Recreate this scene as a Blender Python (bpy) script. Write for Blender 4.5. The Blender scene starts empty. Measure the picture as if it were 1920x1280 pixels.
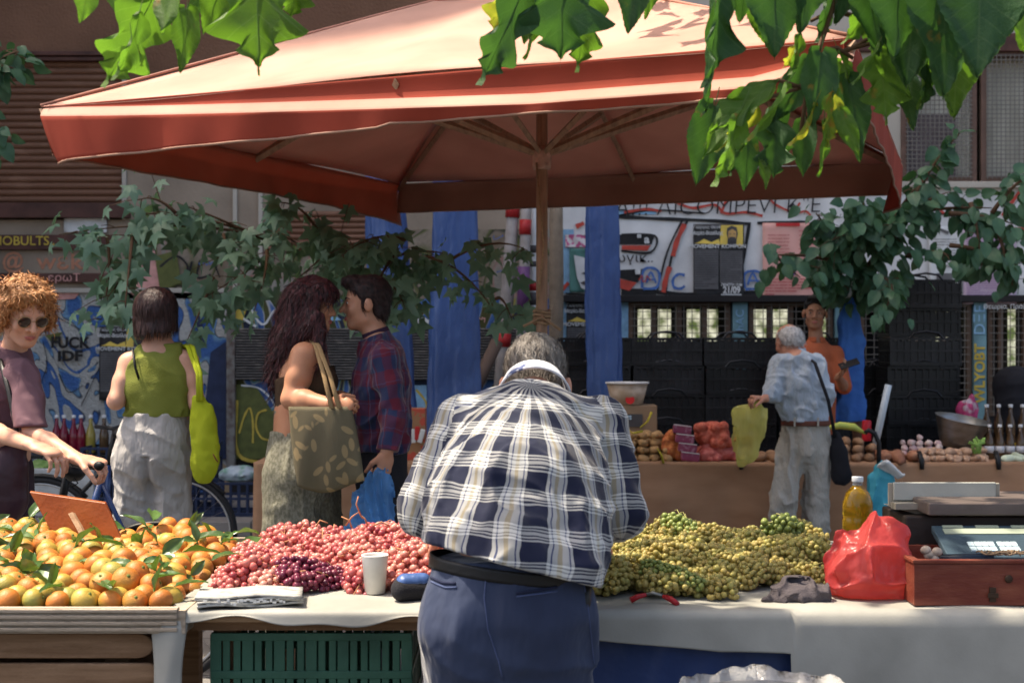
import bpy, math, random
import numpy as np
from mathutils import Vector, Matrix
random.seed(7)
SC = bpy.context.scene
COL = SC.collection
F = 2667.0; CH = 1.5
def W(px, py, Y):
    """photo position seen at distance Y -> point in the place (metres)"""
    return Vector(((px-960)*Y/F, Y, CH-(py-640)*Y/F))
def V(*a): return Vector(a)
PI = math.pi
R_ = math.radians

# ---------------------------------------------------------------- noise
def nz(P, seed=0):
    i = np.floor(P).astype(np.int64); f = P-i; u = f*f*(3-2*f)
    def h(dx, dy, dz):
        n = (i[:, 0]+dx)*73856093 ^ (i[:, 1]+dy)*19349663 ^ (i[:, 2]+dz)*83492791 ^ (seed*2654435761)
        n = (n ^ (n >> 13))*1274126177 & 0x7fffffff
        n = n ^ (n >> 16)
        return (n & 0xffff)/32767.5-1
    r = 0
    for dx in (0, 1):
        wx = u[:, 0] if dx else 1-u[:, 0]
        for dy in (0, 1):
            wy = u[:, 1] if dy else 1-u[:, 1]
            for dz in (0, 1):
                wz = u[:, 2] if dz else 1-u[:, 2]
                r = r+wx*wy*wz*h(dx, dy, dz)
    return r
def fbm(P, seed=0, o=3):
    r = 0; a = 1
    for k in range(o):
        r = r+a*nz(P*2**k, seed+k*17); a *= .5
    return r

# ---------------------------------------------------------------- materials
MATS = {}
def rgba(c): return (c[0], c[1], c[2], 1)
def mat(name, col, rough=.7, var=.18, vs=6, bump=.15, bs=60, bd=.004, spec=.3, metal=0, trl=0, trc=None, col2=None,
        thr=(.35, .65), rnd=0, stretch=(1, 1, 1), transm=0, ior=1.45, sss=0, alpha=1, detail=5, bstretch=None, emis=None, coat=0, sheen=0):
    if name in MATS: return MATS[name]
    m = bpy.data.materials.new(name); m.use_nodes = True
    N = m.node_tree.nodes; L = m.node_tree.links
    b = N['Principled BSDF']; out = N['Material Output']
    tc = N.new('ShaderNodeTexCoord'); mp = N.new('ShaderNodeMapping'); mp.inputs['Scale'].default_value = stretch
    L.new(tc.outputs['Object'], mp.inputs['Vector'])
    oi = N.new('ShaderNodeObjectInfo')
    if rnd:
        vm = N.new('ShaderNodeVectorMath'); vm.operation = 'SCALE'; vm.inputs[0].default_value = (13, 17, 19)
        L.new(oi.outputs['Random'], vm.inputs['Scale']); L.new(vm.outputs[0], mp.inputs['Location'])
    no = N.new('ShaderNodeTexNoise'); no.inputs['Scale'].default_value = vs; no.inputs['Detail'].default_value = detail
    L.new(mp.outputs[0], no.inputs['Vector'])
    cr = N.new('ShaderNodeValToRGB'); L.new(no.outputs['Fac'], cr.inputs['Fac'])
    e = cr.color_ramp.elements
    if col2 is None:
        e[0].position, e[1].position = .3, .7
        e[0].color = rgba([c*(1-var) for c in col]); e[1].color = rgba([min(1, c*(1+var)) for c in col])
    else:
        e[0].position, e[1].position = thr; e[0].color = rgba(col); e[1].color = rgba(col2)
    c = cr.outputs['Color']
    if rnd:
        hs = N.new('ShaderNodeHueSaturation'); mr = N.new('ShaderNodeMapRange')
        mr.inputs['To Min'].default_value = 1-rnd; mr.inputs['To Max'].default_value = 1+rnd
        L.new(oi.outputs['Random'], mr.inputs['Value']); L.new(mr.outputs[0], hs.inputs['Value']); L.new(c, hs.inputs['Color']); c = hs.outputs[0]
    L.new(c, b.inputs['Base Color'])
    b.inputs['Roughness'].default_value = rough; b.inputs['Specular IOR Level'].default_value = spec; b.inputs['Metallic'].default_value = metal
    b.inputs['IOR'].default_value = ior
    if transm: b.inputs['Transmission Weight'].default_value = transm
    if coat: b.inputs['Coat Weight'].default_value = coat
    if sheen: b.inputs['Sheen Weight'].default_value = sheen; b.inputs['Sheen Roughness'].default_value = .4
    if sss:
        b.inputs['Subsurface Weight'].default_value = sss; b.inputs['Subsurface Radius'].default_value = (1, .35, .2); b.inputs['Subsurface Scale'].default_value = .012
    if alpha < 1: b.inputs['Alpha'].default_value = alpha
    if emis: b.inputs['Emission Color'].default_value = rgba(emis[0]); b.inputs['Emission Strength'].default_value = emis[1]
    if bump:
        n2 = N.new('ShaderNodeTexNoise'); n2.inputs['Scale'].default_value = bs; n2.inputs['Detail'].default_value = 3
        if bstretch:
            m2 = N.new('ShaderNodeMapping'); m2.inputs['Scale'].default_value = bstretch; L.new(tc.outputs['Object'], m2.inputs['Vector']); L.new(m2.outputs[0], n2.inputs['Vector'])
        else: L.new(mp.outputs[0], n2.inputs['Vector'])
        bp = N.new('ShaderNodeBump'); bp.inputs['Strength'].default_value = min(1, bump*2); bp.inputs['Distance'].default_value = bd
        L.new(n2.outputs['Fac'], bp.inputs['Height']); L.new(bp.outputs[0], b.inputs['Normal'])
    if trl:
        t = N.new('ShaderNodeBsdfTranslucent'); mx = N.new('ShaderNodeMixShader'); mx.inputs[0].default_value = trl
        if trc: t.inputs['Color'].default_value = rgba(trc)
        else: L.new(c, t.inputs['Color'])
        L.new(b.outputs[0], mx.inputs[1]); L.new(t.outputs[0], mx.inputs[2]); L.new(mx.outputs[0], out.inputs['Surface'])
    MATS[name] = m
    m['base'] = 1
    return m
def ramp_mat(m, build):
    """replace base colour: build(N, L) returns a colour socket"""
    N = m.node_tree.nodes; L = m.node_tree.links
    s = build(N, L); b = N['Principled BSDF']
    L.new(s, b.inputs['Base Color'])
    return m
def bands(N, L, sock, period, stops, offset=0.0):
    """stops: [(pos, colour)] constant bands over one period of sock"""
    a = N.new('ShaderNodeMath'); a.operation = 'DIVIDE'; L.new(sock, a.inputs[0]); a.inputs[1].default_value = period
    o = N.new('ShaderNodeMath'); o.operation = 'ADD'; L.new(a.outputs[0], o.inputs[0]); o.inputs[1].default_value = offset+100
    f = N.new('ShaderNodeMath'); f.operation = 'FRACT'; L.new(o.outputs[0], f.inputs[0])
    r = N.new('ShaderNodeValToRGB'); r.color_ramp.interpolation = 'CONSTANT'; L.new(f.outputs[0], r.inputs['Fac'])
    e = r.color_ramp.elements
    while len(e) > 1: e.remove(e[-1])
    e[0].position = stops[0][0]; e[0].color = rgba(stops[0][1])
    for p, c in stops[1:]:
        x = e.new(p); x.color = rgba(c)
    return r.outputs['Color']
def plaid_mat(name, period, su, sv, rough=.85, mixf=.5, trl=0):
    m = mat(name, (.5, .5, .5), rough=rough, bump=.2, bs=500, bd=.001, sheen=.3)
    def bld(N, L):
        uv = N.new('ShaderNodeUVMap'); uv.uv_map = 'UVMap'; sp = N.new('ShaderNodeSeparateXYZ')
        wob = N.new('ShaderNodeTexNoise'); wob.inputs['Scale'].default_value = 9; wob.inputs['Detail'].default_value = 1
        ad = N.new('ShaderNodeVectorMath'); ad.operation = 'MULTIPLY_ADD'; L.new(wob.outputs['Color'], ad.inputs[0]); ad.inputs[1].default_value = (.018, .018, 0); L.new(uv.outputs[0], ad.inputs[2])
        L.new(ad.outputs[0], sp.inputs[0])
        a = bands(N, L, sp.outputs[0], period[0], su); c = bands(N, L, sp.outputs[1], period[1], sv)
        mx = N.new('ShaderNodeMix'); mx.data_type = 'RGBA'; mx.inputs[0].default_value = mixf
        L.new(a, mx.inputs[6]); L.new(c, mx.inputs[7])
        nn = N.new('ShaderNodeTexNoise'); nn.inputs['Scale'].default_value = 3; m2 = N.new('ShaderNodeMix'); m2.data_type = 'RGBA'; m2.blend_type = 'MULTIPLY'; m2.inputs[0].default_value = .35
        L.new(mx.outputs[2], m2.inputs[6]); L.new(nn.outputs['Fac'], m2.inputs[7])
        return m2.outputs[2]
    return ramp_mat(m, bld)

# ---------------------------------------------------------------- objects
def setp(o, label=None, cat=None, group=None, kind=None):
    if label: o['label'] = label
    if cat: o['category'] = cat
    if group: o['group'] = group
    if kind: o['kind'] = kind
    return o
def thing(name, label, cat, loc=(0, 0, 0), rot=(0, 0, 0), group=None):
    o = bpy.data.objects.new(name, None); COL.objects.link(o); o.location = loc; o.rotation_euler = rot
    o.empty_display_size = .05
    return setp(o, label, cat, group)
def wmat(o):
    m = Matrix.LocRotScale(o.location, o.rotation_euler, o.scale)
    if o.parent: m = wmat(o.parent) @ o.matrix_parent_inverse @ m
    return m
def link(me, name, m=None, parent=None, local=False):
    o = bpy.data.objects.new(name, me); COL.objects.link(o)
    if m is not None and not me.materials: me.materials.append(m)
    if parent:
        o.parent = parent
        if not local: o.matrix_parent_inverse = wmat(parent).inverted()
    return o
def rawmesh(name, vs, fs, smooth=True, uv=None):
    me = bpy.data.meshes.new(name)
    me.from_pydata([tuple(v) for v in vs], [], [tuple(f) for f in fs])
    if smooth: me.polygons.foreach_set('use_smooth', [True]*len(me.polygons))
    if uv is not None:
        l = me.uv_layers.new(name='UVMap'); l.data.foreach_set('uv', np.asarray(uv, dtype=np.float32).ravel())
    me.update(); return me
def copy_tree(o, parent=None):
    c = o.copy(); COL.objects.link(c)
    if parent: c.parent = parent; c.matrix_parent_inverse = o.matrix_parent_inverse.copy()
    for ch in list(o.children): copy_tree(ch, c)
    return c

class MB:
    def __init__(s): s.v = []; s.f = []; s.mi = []; s.cur = 0
    def add(s, vs, fs):
        n = len(s.v); s.v += [Vector(v) for v in vs]; s.f += [tuple(i+n for i in f) for f in fs]; s.mi += [s.cur]*len(fs); return s
    def box(s, c, d, R=None):
        c = Vector(c); x, y, z = d[0]/2, d[1]/2, d[2]/2
        vs = [Vector((a*x, b*y, e*z)) for a in (-1, 1) for b in (-1, 1) for e in (-1, 1)]
        if R is not None: vs = [R @ v for v in vs]
        return s.add([c+v for v in vs], [(0, 1, 3, 2), (4, 6, 7, 5), (0, 4, 5, 1), (2, 3, 7, 6), (0, 2, 6, 4), (1, 5, 7, 3)])
    def bx(s, x0, x1, y0, y1, z0, z1): return s.box(((x0+x1)/2, (y0+y1)/2, (z0+z1)/2), (abs(x1-x0), abs(y1-y0), abs(z1-z0)))
    def tube(s, pts, r, n=8, cap=True, flat=1.0, up=None):
        pts = [Vector(p) for p in pts]; m = len(pts)
        rs = r if hasattr(r, '__len__') else [r]*m
        t0 = (pts[1]-pts[0]).normalized(); a = Vector(up) if up else (Vector((0, 0, 1)) if abs(t0.z) < .9 else Vector((0, 1, 0)))
        u = t0.cross(a).normalized(); vs = []; 
        for i, p in enumerate(pts):
            t = (pts[min(i+1, m-1)]-pts[max(i-1, 0)]).normalized()
            u = (u-t*u.dot(t)).normalized(); w = t.cross(u)
            for k in range(n):
                q = 2*PI*k/n; vs.append(p+(u*math.cos(q)+w*math.sin(q)*flat)*rs[i])
        fs = [(i*n+k, i*n+(k+1) % n, (i+1)*n+(k+1) % n, (i+1)*n+k) for i in range(m-1) for k in range(n)]
        if cap: fs += [tuple(range(n-1, -1, -1)), tuple(range((m-1)*n, m*n))]
        return s.add(vs, fs)
    def lathe(s, prof, c=(0, 0, 0), n=20, R=None):
        c = Vector(c); vs = []
        for r, z in prof:
            for k in range(n):
                q = 2*PI*k/n; v = Vector((r*math.cos(q), r*math.sin(q), z))
                vs.append(c+(R @ v if R is not None else v))
        m = len(prof)
        fs = [(i*n+k, i*n+(k+1) % n, (i+1)*n+(k+1) % n, (i+1)*n+k) for i in range(m-1) for k in range(n)]
        if prof[0][0] > 1e-6: fs.append(tuple(range(n-1, -1, -1)))
        if prof[-1][0] > 1e-6: fs.append(tuple(range((m-1)*n, m*n)))
        return s.add(vs, fs)
    def ball(s, c, r, n=10, m=7, R=None):
        r = r if hasattr(r, '__len__') else (r, r, r)
        c = Vector(c); vs = []
        for i in range(m+1):
            th = PI*i/m
            for k in range(n):
                q = 2*PI*k/n; v = Vector((r[0]*math.sin(th)*math.cos(q), r[1]*math.sin(th)*math.sin(q), -r[2]*math.cos(th)))
                vs.append(c+(R @ v if R is not None else v))
        return s.add(vs, [(i*n+k, i*n+(k+1) % n, (i+1)*n+(k+1) % n, (i+1)*n+k) for i in range(m) for k in range(n)])
    def grid(s, fn, nu, nv):
        vs = [fn(i/nu, j/nv) for j in range(nv+1) for i in range(nu+1)]
        return s.add(vs, [(j*(nu+1)+i, j*(nu+1)+i+1, (j+1)*(nu+1)+i+1, (j+1)*(nu+1)+i) for j in range(nv) for i in range(nu)])
    def slab(s, poly, d):
        """poly: list of points, extruded by vector d"""
        n = len(poly); d = Vector(d); p = [Vector(q) for q in poly]
        return s.add(p+[q+d for q in p], [tuple(range(n-1, -1, -1)), tuple(range(n, 2*n))]+[(i, (i+1) % n, n+(i+1) % n, n+i) for i in range(n)])
    def build(s, name, m, parent=None, smooth=False, bev=0, local=False, solid=0, mats=None, sub=0, auto=False):
        me = rawmesh(name, s.v, s.f, smooth)
        if mats:
            for x in mats: me.materials.append(x)
            me.polygons.foreach_set('material_index', s.mi)
        o = link(me, name, m, parent, local)
        if solid:
            md = o.modifiers.new('s', 'SOLIDIFY'); md.thickness = solid; md.offset = 0
        if bev:
            md = o.modifiers.new('b', 'BEVEL'); md.width = bev; md.segments = 2; md.limit_method = 'ANGLE'
            me.polygons.foreach_set('use_smooth', [True]*len(me.polygons))
            wn = o.modifiers.new('w', 'WEIGHTED_NORMAL'); wn.keep_sharp = True
        if sub:
            md = o.modifiers.new('u', 'SUBSURF'); md.levels = sub; md.render_levels = sub
        return o

# ---------------------------------------------------------------- soft solids (signed distance, meshed)
def v3(a): return np.array([a[0], a[1], a[2]], dtype=np.float64)
class SDF:
    def __init__(s): s.p = []
    def cone(s, a, b, ra, rb=None, k=.02, fl=None, w=None, op='u'):
        s.p.append(('c', v3(a), v3(b), ra, ra if rb is None else rb, k, fl, None if w is None else v3(Vector(w).normalized()), op)); return s
    def ell(s, c, r, k=.02, R=None, op='u'):
        s.p.append(('e', v3(c), v3(r if hasattr(r, '__len__') else (r, r, r)), np.array(R) if R is not None else np.eye(3), k, op)); return s
    def chain(s, pts, rs, k=.01, **kw):
        for i in range(len(pts)-1): s.cone(pts[i], pts[i+1], rs[i], rs[i+1], k, **kw)
        return s
    def bounds(s):
        lo = np.full(3, 1e9); hi = -lo
        for q in s.p:
            if q[-1] != 'u': continue
            if q[0] == 'c':
                r = max(q[3], q[4])*max(1, q[6] or 1)
                lo = np.minimum(lo, np.minimum(q[1], q[2])-r); hi = np.maximum(hi, np.maximum(q[1], q[2])+r)
            else:
                r = q[2].max(); lo = np.minimum(lo, q[1]-r); hi = np.maximum(hi, q[1]+r)
        return lo, hi
    def mesh(s, h, disp=None, cut=(), clip=None, pad=.02, smooth=1):
        lo, hi = s.bounds(); lo = lo-h*3-pad; hi = hi+h*3+pad
        if clip is not None: lo = np.maximum(lo, clip[0]); hi = np.minimum(hi, clip[1])
        n = np.ceil((hi-lo)/h).astype(int)+1
        ax = [lo[i]+h*np.arange(n[i]) for i in range(3)]
        f = np.full(tuple(n), .3)
        for q in s.p:
            k = q[5] if q[0] == 'c' else q[4]
            if q[0] == 'c':
                r = max(q[3], q[4])*max(1, q[6] or 1)+k*1.5+h*4
                l2 = np.minimum(q[1], q[2])-r; h2 = np.maximum(q[1], q[2])+r
            else: r = q[2].max()+k*1.5+h*4; l2 = q[1]-r; h2 = q[1]+r
            i0 = np.clip(((l2-lo)/h).astype(int), 0, n); i1 = np.clip(((h2-lo)/h).astype(int)+2, 0, n)
            if np.any(i1 <= i0): continue
            X = ax[0][i0[0]:i1[0], None, None]; Y = ax[1][None, i0[1]:i1[1], None]; Z = ax[2][None, None, i0[2]:i1[2]]
            if q[0] == 'c':
                _, a, b, ra, rb, k, fl, w, op = q
                ba = b-a; L2 = max(1e-9, ba @ ba)
                x, y, z = X-a[0], Y-a[1], Z-a[2]
                t = np.clip((x*ba[0]+y*ba[1]+z*ba[2])/L2, 0, 1)
                x = x-t*ba[0]; y = y-t*ba[1]; z = z-t*ba[2]
                if fl is not None:
                    c = (x*w[0]+y*w[1]+z*w[2]); e = 1/fl-1
                    x = x+c*e*w[0]; y = y+c*e*w[1]; z = z+c*e*w[2]
                    d = (np.sqrt(x*x+y*y+z*z)-(ra+(rb-ra)*t))*min(1, (fl+1)/2 if fl < 1 else 1)
                else: d = np.sqrt(x*x+y*y+z*z)-(ra+(rb-ra)*t)
            else:
                _, c, r, R, k, op = q
                x, y, z = X-c[0], Y-c[1], Z-c[2]
                u = (x*R[0, 0]+y*R[1, 0]+z*R[2, 0]); v = (x*R[0, 1]+y*R[1, 1]+z*R[2, 1]); w_ = (x*R[0, 2]+y*R[1, 2]+z*R[2, 2])
                k0 = np.sqrt((u/r[0])**2+(v/r[1])**2+(w_/r[2])**2); k1 = np.sqrt((u/r[0]**2)**2+(v/r[1]**2)**2+(w_/r[2]**2)**2)+1e-9
                d = k0*(k0-1)/k1
            sl = (slice(i0[0], i1[0]), slice(i0[1], i1[1]), slice(i0[2], i1[2])); g = f[sl]
            if op == 'u':
                hh = np.maximum(k-np.abs(g-d), 0)/max(k, 1e-6); f[sl] = np.minimum(g, d)-hh*hh*k*.25
            else:
                hh = np.maximum(k-np.abs(g+d), 0)/max(k, 1e-6); f[sl] = np.maximum(g, -d)+hh*hh*k*.25
        if disp:
            m = np.abs(f) < .06; idx = np.argwhere(m); P = lo+idx*h
            f[m] += disp(P)
        for (pt, nr) in cut:
            pt = v3(pt); nr = v3(Vector(nr).normalized())
            d = (ax[0][:, None, None]-pt[0])*nr[0]+(ax[1][None, :, None]-pt[1])*nr[1]+(ax[2][None, None, :]-pt[2])*nr[2]
            f = np.maximum(f, d)
        f[0] = f[-1] = .1; f[:, 0] = f[:, -1] = .1; f[:, :, 0] = f[:, :, -1] = .1
        return surfnet(f, lo, h)
def surfnet(f, lo, h):
    s = f < 0
    c = np.zeros(tuple(np.array(f.shape)-1), dtype=np.int8)
    for dx in (0, 1):
        for dy in (0, 1):
            for dz in (0, 1): c += s[dx:f.shape[0]-1+dx, dy:f.shape[1]-1+dy, dz:f.shape[2]-1+dz]
    act = (c > 0) & (c < 8); idx = np.argwhere(act)
    if len(idx) == 0: return np.zeros((1, 3)), np.zeros((0, 4), int)
    num = np.full(act.shape, -1, dtype=np.int64); num[act] = np.arange(len(idx))
    acc = np.zeros((len(idx), 3)); cnt = np.zeros(len(idx)); i, j, k = idx.T
    cn = [(a, b, e) for a in (0, 1) for b in (0, 1) for e in (0, 1)]
    for A in cn:
        for ax_ in range(3):
            if A[ax_]: continue
            B = list(A); B[ax_] = 1
            fa = f[i+A[0], j+A[1], k+A[2]]; fb = f[i+B[0], j+B[1], k+B[2]]
            m = (fa < 0) != (fb < 0); t = np.where(m, fa/np.where(m, fa-fb, 1), 0)
            p = np.tile(np.array(A, float), (len(idx), 1)); p[:, ax_] = t
            acc += p*m[:, None]; cnt += m
    vs = lo+(idx+acc/cnt[:, None])*h
    fs = []
    for ax_ in range(3):
        o = [x for x in range(3) if x != ax_]
        sh = np.array(f.shape)
        sl0 = [slice(1, sh[x]-1) for x in range(3)]; sl0[ax_] = slice(0, sh[ax_]-1)
        sl1 = list(sl0); sl1[ax_] = slice(1, sh[ax_])
        a = s[tuple(sl0)]; b = s[tuple(sl1)]
        e = np.argwhere(a != b)
        if len(e) == 0: continue
        fl = a[tuple(e.T)]
        base = e.copy(); base[:, o[0]] += 1; base[:, o[1]] += 1
        def cell(d0, d1):
            q = base.copy(); q[:, o[0]] -= d0; q[:, o[1]] -= d1; return num[tuple(q.T)]
        q = np.stack([cell(0, 0), cell(1, 0), cell(1, 1), cell(0, 1)], 1)
        if ax_ == 1: fl = ~fl
        q[~fl] = q[~fl][:, ::-1]
        fs.append(q)
    return vs, np.concatenate(fs)
def npmesh(name, vs, fs, smooth=True, uv=None):
    me = bpy.data.meshes.new(name); k = fs.shape[1]
    me.vertices.add(len(vs)); me.vertices.foreach_set('co', np.asarray(vs, dtype=np.float32).ravel())
    me.loops.add(len(fs)*k); me.loops.foreach_set('vertex_index', fs.astype(np.int32).ravel())
    me.polygons.add(len(fs)); me.polygons.foreach_set('loop_start', np.arange(0, len(fs)*k, k, dtype=np.int32))
    me.update(calc_edges=True)
    if smooth: me.polygons.foreach_set('use_smooth', np.ones(len(fs), dtype=bool))
    if uv is not None:
        l = me.uv_layers.new(name='UVMap'); l.data.foreach_set('uv', np.asarray(uv, dtype=np.float32).ravel())
    me.validate(); me.update(); return me
def bone_uv(vs, fs, bones):
    """bones: (a, b, R, ref) ; each face takes its nearest bone; u around, v along (metres)"""
    c = vs[fs].mean(1); best = np.full(len(c), 1e9); uv = np.zeros((len(fs), fs.shape[1], 2)); P = vs[fs]
    for a, b, R, ref, off in bones:
        a = v3(a); b = v3(b); ba = b-a; L = np.linalg.norm(ba); t = ba/L
        r = v3(ref); r = r-t*(r @ t); r /= np.linalg.norm(r); q = np.cross(t, r)
        h = np.clip((c-a) @ t, 0, L); d = np.linalg.norm(c-a-h[:, None]*t, axis=1)-min(R, .17)
        m = d < best; best[m] = d[m]; p = P[m]-a
        x = p @ r; y = p @ q; cx = (c[m]-a) @ r; cy = (c[m]-a) @ q
        ca = np.arctan2(cy, cx)[:, None]; an = np.arctan2(y, x); an = ca+((an-ca+PI) % (2*PI)-PI)
        uv[m, :, 0] = an*R+off; uv[m, :, 1] = p @ t
    return uv
def solid(name, S, h, m, parent, disp=None, cut=(), bones=None, local=False, clip=None):
    vs, fs = S.mesh(h, disp, cut, clip)
    me = npmesh(name, vs, fs, True, bone_uv(vs, fs, bones) if bones else None)
    return link(me, name, m, parent, local)
def folds(dirv, amp, wl, seed=0, sharp=1.6, wob=.5):
    """cloth folds: ridges running along dirv"""
    d = v3(Vector(dirv).normalized())
    def fn(P):
        al = (P @ d)[:, None]*d; pe = P-al
        Q = pe/wl+al/(wl*5)
        Q = Q+wob*nz(P/(wl*2.2), seed+5)[:, None]
        r = 1-np.abs(nz(Q, seed)); r2 = nz(P/(wl*.55)+7, seed+9)
        return -amp*(r**sharp-.5)*1.2+amp*.25*r2
    return fn
def text_mesh(body, size, extrude=.0008, bold=0, shear=0, space=1.0):
    c = bpy.data.curves.new('t', 'FONT'); c.body = body; c.size = size; c.extrude = extrude; c.align_x = 'CENTER'; c.align_y = 'CENTER'
    c.offset = bold; c.shear = shear; c.space_character = space; c.resolution_u = 3
    o = bpy.data.objects.new('t', c); COL.objects.link(o); dg = bpy.context.evaluated_depsgraph_get()
    me = bpy.data.meshes.new_from_object(o.evaluated_get(dg)); bpy.data.objects.remove(o); me.materials.clear()
    return me
def textw(name, body, px, py, Y, hpx, m, parent, bold=0, rot=0, sx=1, shear=0):
    """flat lettering facing the street (-Y)"""
    s = Y/F; me = text_mesh(body, hpx*s*1.35, bold=bold, shear=shear)
    R = Matrix.Rotation(R_(90), 4, 'X'); T = Matrix.Translation(W(px, py, Y))
    me.transform(T @ Matrix.Rotation(R_(-rot), 4, 'Y') @ R @ Matrix.Diagonal((sx, 1, 1, 1)))
    return link(me, name, m, parent)
def strokes(mb, pts, Y, wpx, d=.002):
    """a painted stroke on a wall at distance Y: flat ribbon, thickness d, through photo points"""
    P = [Vector((p[0], p[1])) for p in pts]; Q = []
    n = len(P)
    for i in range(n-1):
        p0 = P[max(i-1, 0)]; p1 = P[i]; p2 = P[i+1]; p3 = P[min(i+2, n-1)]
        for k in range(5):
            t = k/5; Q.append(.5*((2*p1)+(p2-p0)*t+(2*p0-5*p1+4*p2-p3)*t*t+(3*p1-p0-3*p2+p3)*t**3))
    Q.append(P[-1]); vs = []; m = len(Q)
    for i, q in enumerate(Q):
        t = (Q[min(i+1, m-1)]-Q[max(i-1, 0)]); t = t.normalized() if t.length > 0 else Vector((1, 0)); nrm = Vector((-t.y, t.x))*wpx/2*(1+.15*math.sin(i*1.3))
        for s in (1, -1):
            e = q+nrm*s; w = W(e.x, e.y, Y); vs += [w, w+Vector((0, d, 0))]
    fs = [];
    for i in range(m-1):
        a = i*4; b = a+4
        fs += [(a, b, b+2, a+2), (a+1, a+3, b+3, b+1), (a, a+1, b+1, b), (a+2, b+2, b+3, a+3)]
    fs += [(0, 2, 3, 1), (4*m-4, 4*m-3, 4*m-1, 4*m-2)]
    mb.add(vs, fs); return mb
def poly(mb, pts, Y, d=.002):
    mb.slab([W(x, y, Y) for x, y in pts], (0, d, 0)); return mb
# ================================================================ sky, sun, camera
SUND = Vector((-.42, .08, .9)).normalized()
w = bpy.data.worlds.new('World'); SC.world = w; w.use_nodes = True
N = w.node_tree.nodes; L = w.node_tree.links
sky = N.new('ShaderNodeTexSky'); sky.sky_type = 'NISHITA'; sky.sun_disc = False
EL = math.asin(SUND.z); AZ = math.atan2(SUND.x, SUND.y)
sky.sun_elevation = EL; sky.sun_rotation = AZ; sky.dust_density = 4; sky.air_density = .8
L.new(sky.outputs[0], N['Background'].inputs[0]); N['Background'].inputs[1].default_value = .15
sl = bpy.data.lights.new('sun', 'SUN'); sl.energy = 3.5; sl.angle = R_(.53); sl.color = (1, .93, .82)
so = bpy.data.objects.new('sun', sl); COL.objects.link(so); so.rotation_euler = SUND.to_track_quat('Z', 'Y').to_euler()
cam = bpy.data.cameras.new('camera'); co = bpy.data.objects.new('camera', cam); COL.objects.link(co); SC.camera = co
co.location = (0, 0, CH); co.rotation_euler = (R_(90), 0, 0); cam.lens = 50; cam.sensor_width = 36; cam.clip_end = 400; cam.clip_start = .1
cam.dof.use_dof = True; cam.dof.focus_distance = 4.6; cam.dof.aperture_fstop = 5.6
SC.view_settings.view_transform = 'Standard'; SC.view_settings.look = 'None'; SC.view_settings.exposure = 1.42; SC.view_settings.gamma = 1; SC.view_settings.use_white_balance = True; SC.view_settings.white_balance_temperature = 7250; SC.view_settings.white_balance_tint = 10
SC.cycles.use_denoising = True; SC.cycles.max_bounces = 8; SC.cycles.transparent_max_bounces = 16

# ================================================================ ground
gm = mat('asphalt', (.05, .048, .045), rough=.9, vs=2, bump=.4, bs=200)
mb = MB(); mb.grid(lambda u, v: V(-60+120*u, -40+100*v, -.004), 2, 2)
setp(mb.build('ground', gm), kind='structure')
pm = mat('paving', (.2, .19, .18), rough=.85, bump=.3, bs=120)
def pv(N, L):
    tc = N.new('ShaderNodeTexCoord'); br = N.new('ShaderNodeTexBrick'); br.inputs['Scale'].default_value = 2.5; br.offset = 0
    br.inputs['Color1'].default_value = (.24, .22, .2, 1); br.inputs['Color2'].default_value = (.16, .155, .15, 1); br.inputs['Mortar'].default_value = (.06, .055, .05, 1)
    br.inputs['Mortar Size'].default_value = .015; br.inputs['Brick Width'].default_value = 1; br.inputs['Row Height'].default_value = 1
    L.new(tc.outputs['Object'], br.inputs['Vector']); return br.outputs['Color']
ramp_mat(pm, pv)
mb = MB(); mb.bx(-14, 16, 5.2, 12.99, -.3, .0)
setp(mb.build('paving', pm), kind='structure')
mb = MB(); mb.bx(-14, 16, 10.9, 12.99, .0, .12); setp(mb.build('pavement', pm, bev=.01), kind='structure')

# ================================================================ the building across the street
YB = 13.0
bld = thing('apartment_building', 'brown and grey concrete apartment block behind the market with graffiti, shutters and grilled windows', 'building', (0, YB, 0))
def pb(mb, x0, x1, y0, y1, Y=YB, d=.3):
    a = W(x0, y1, Y); b = W(x1, y0, Y); return mb.bx(a.x, b.x, Y, Y+d, a.z, b.z)
m_brown = mat('brown_stucco', (.19, .098, .06), rough=.95, vs=1.2, var=.25, bump=.5, bs=40, bd=.01)
m_beige = mat('beige_plaster', (.28, .22, .165), rough=.95, vs=1.5, var=.3, bump=.3, bs=30, bd=.006)
m_grey = mat('grey_plaster', (.42, .38, .32), rough=.95, vs=1, var=.15, bump=.2, bs=30)
m_white = mat('white_paint_wall', (.60, .59, .57), rough=.9, vs=3, var=.2, bump=.3, bs=60)
m_stucco = mat('rough_stucco', (.42, .41, .38), rough=.95, vs=3, var=.2, bump=1, bs=45, bd=.02)
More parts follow.
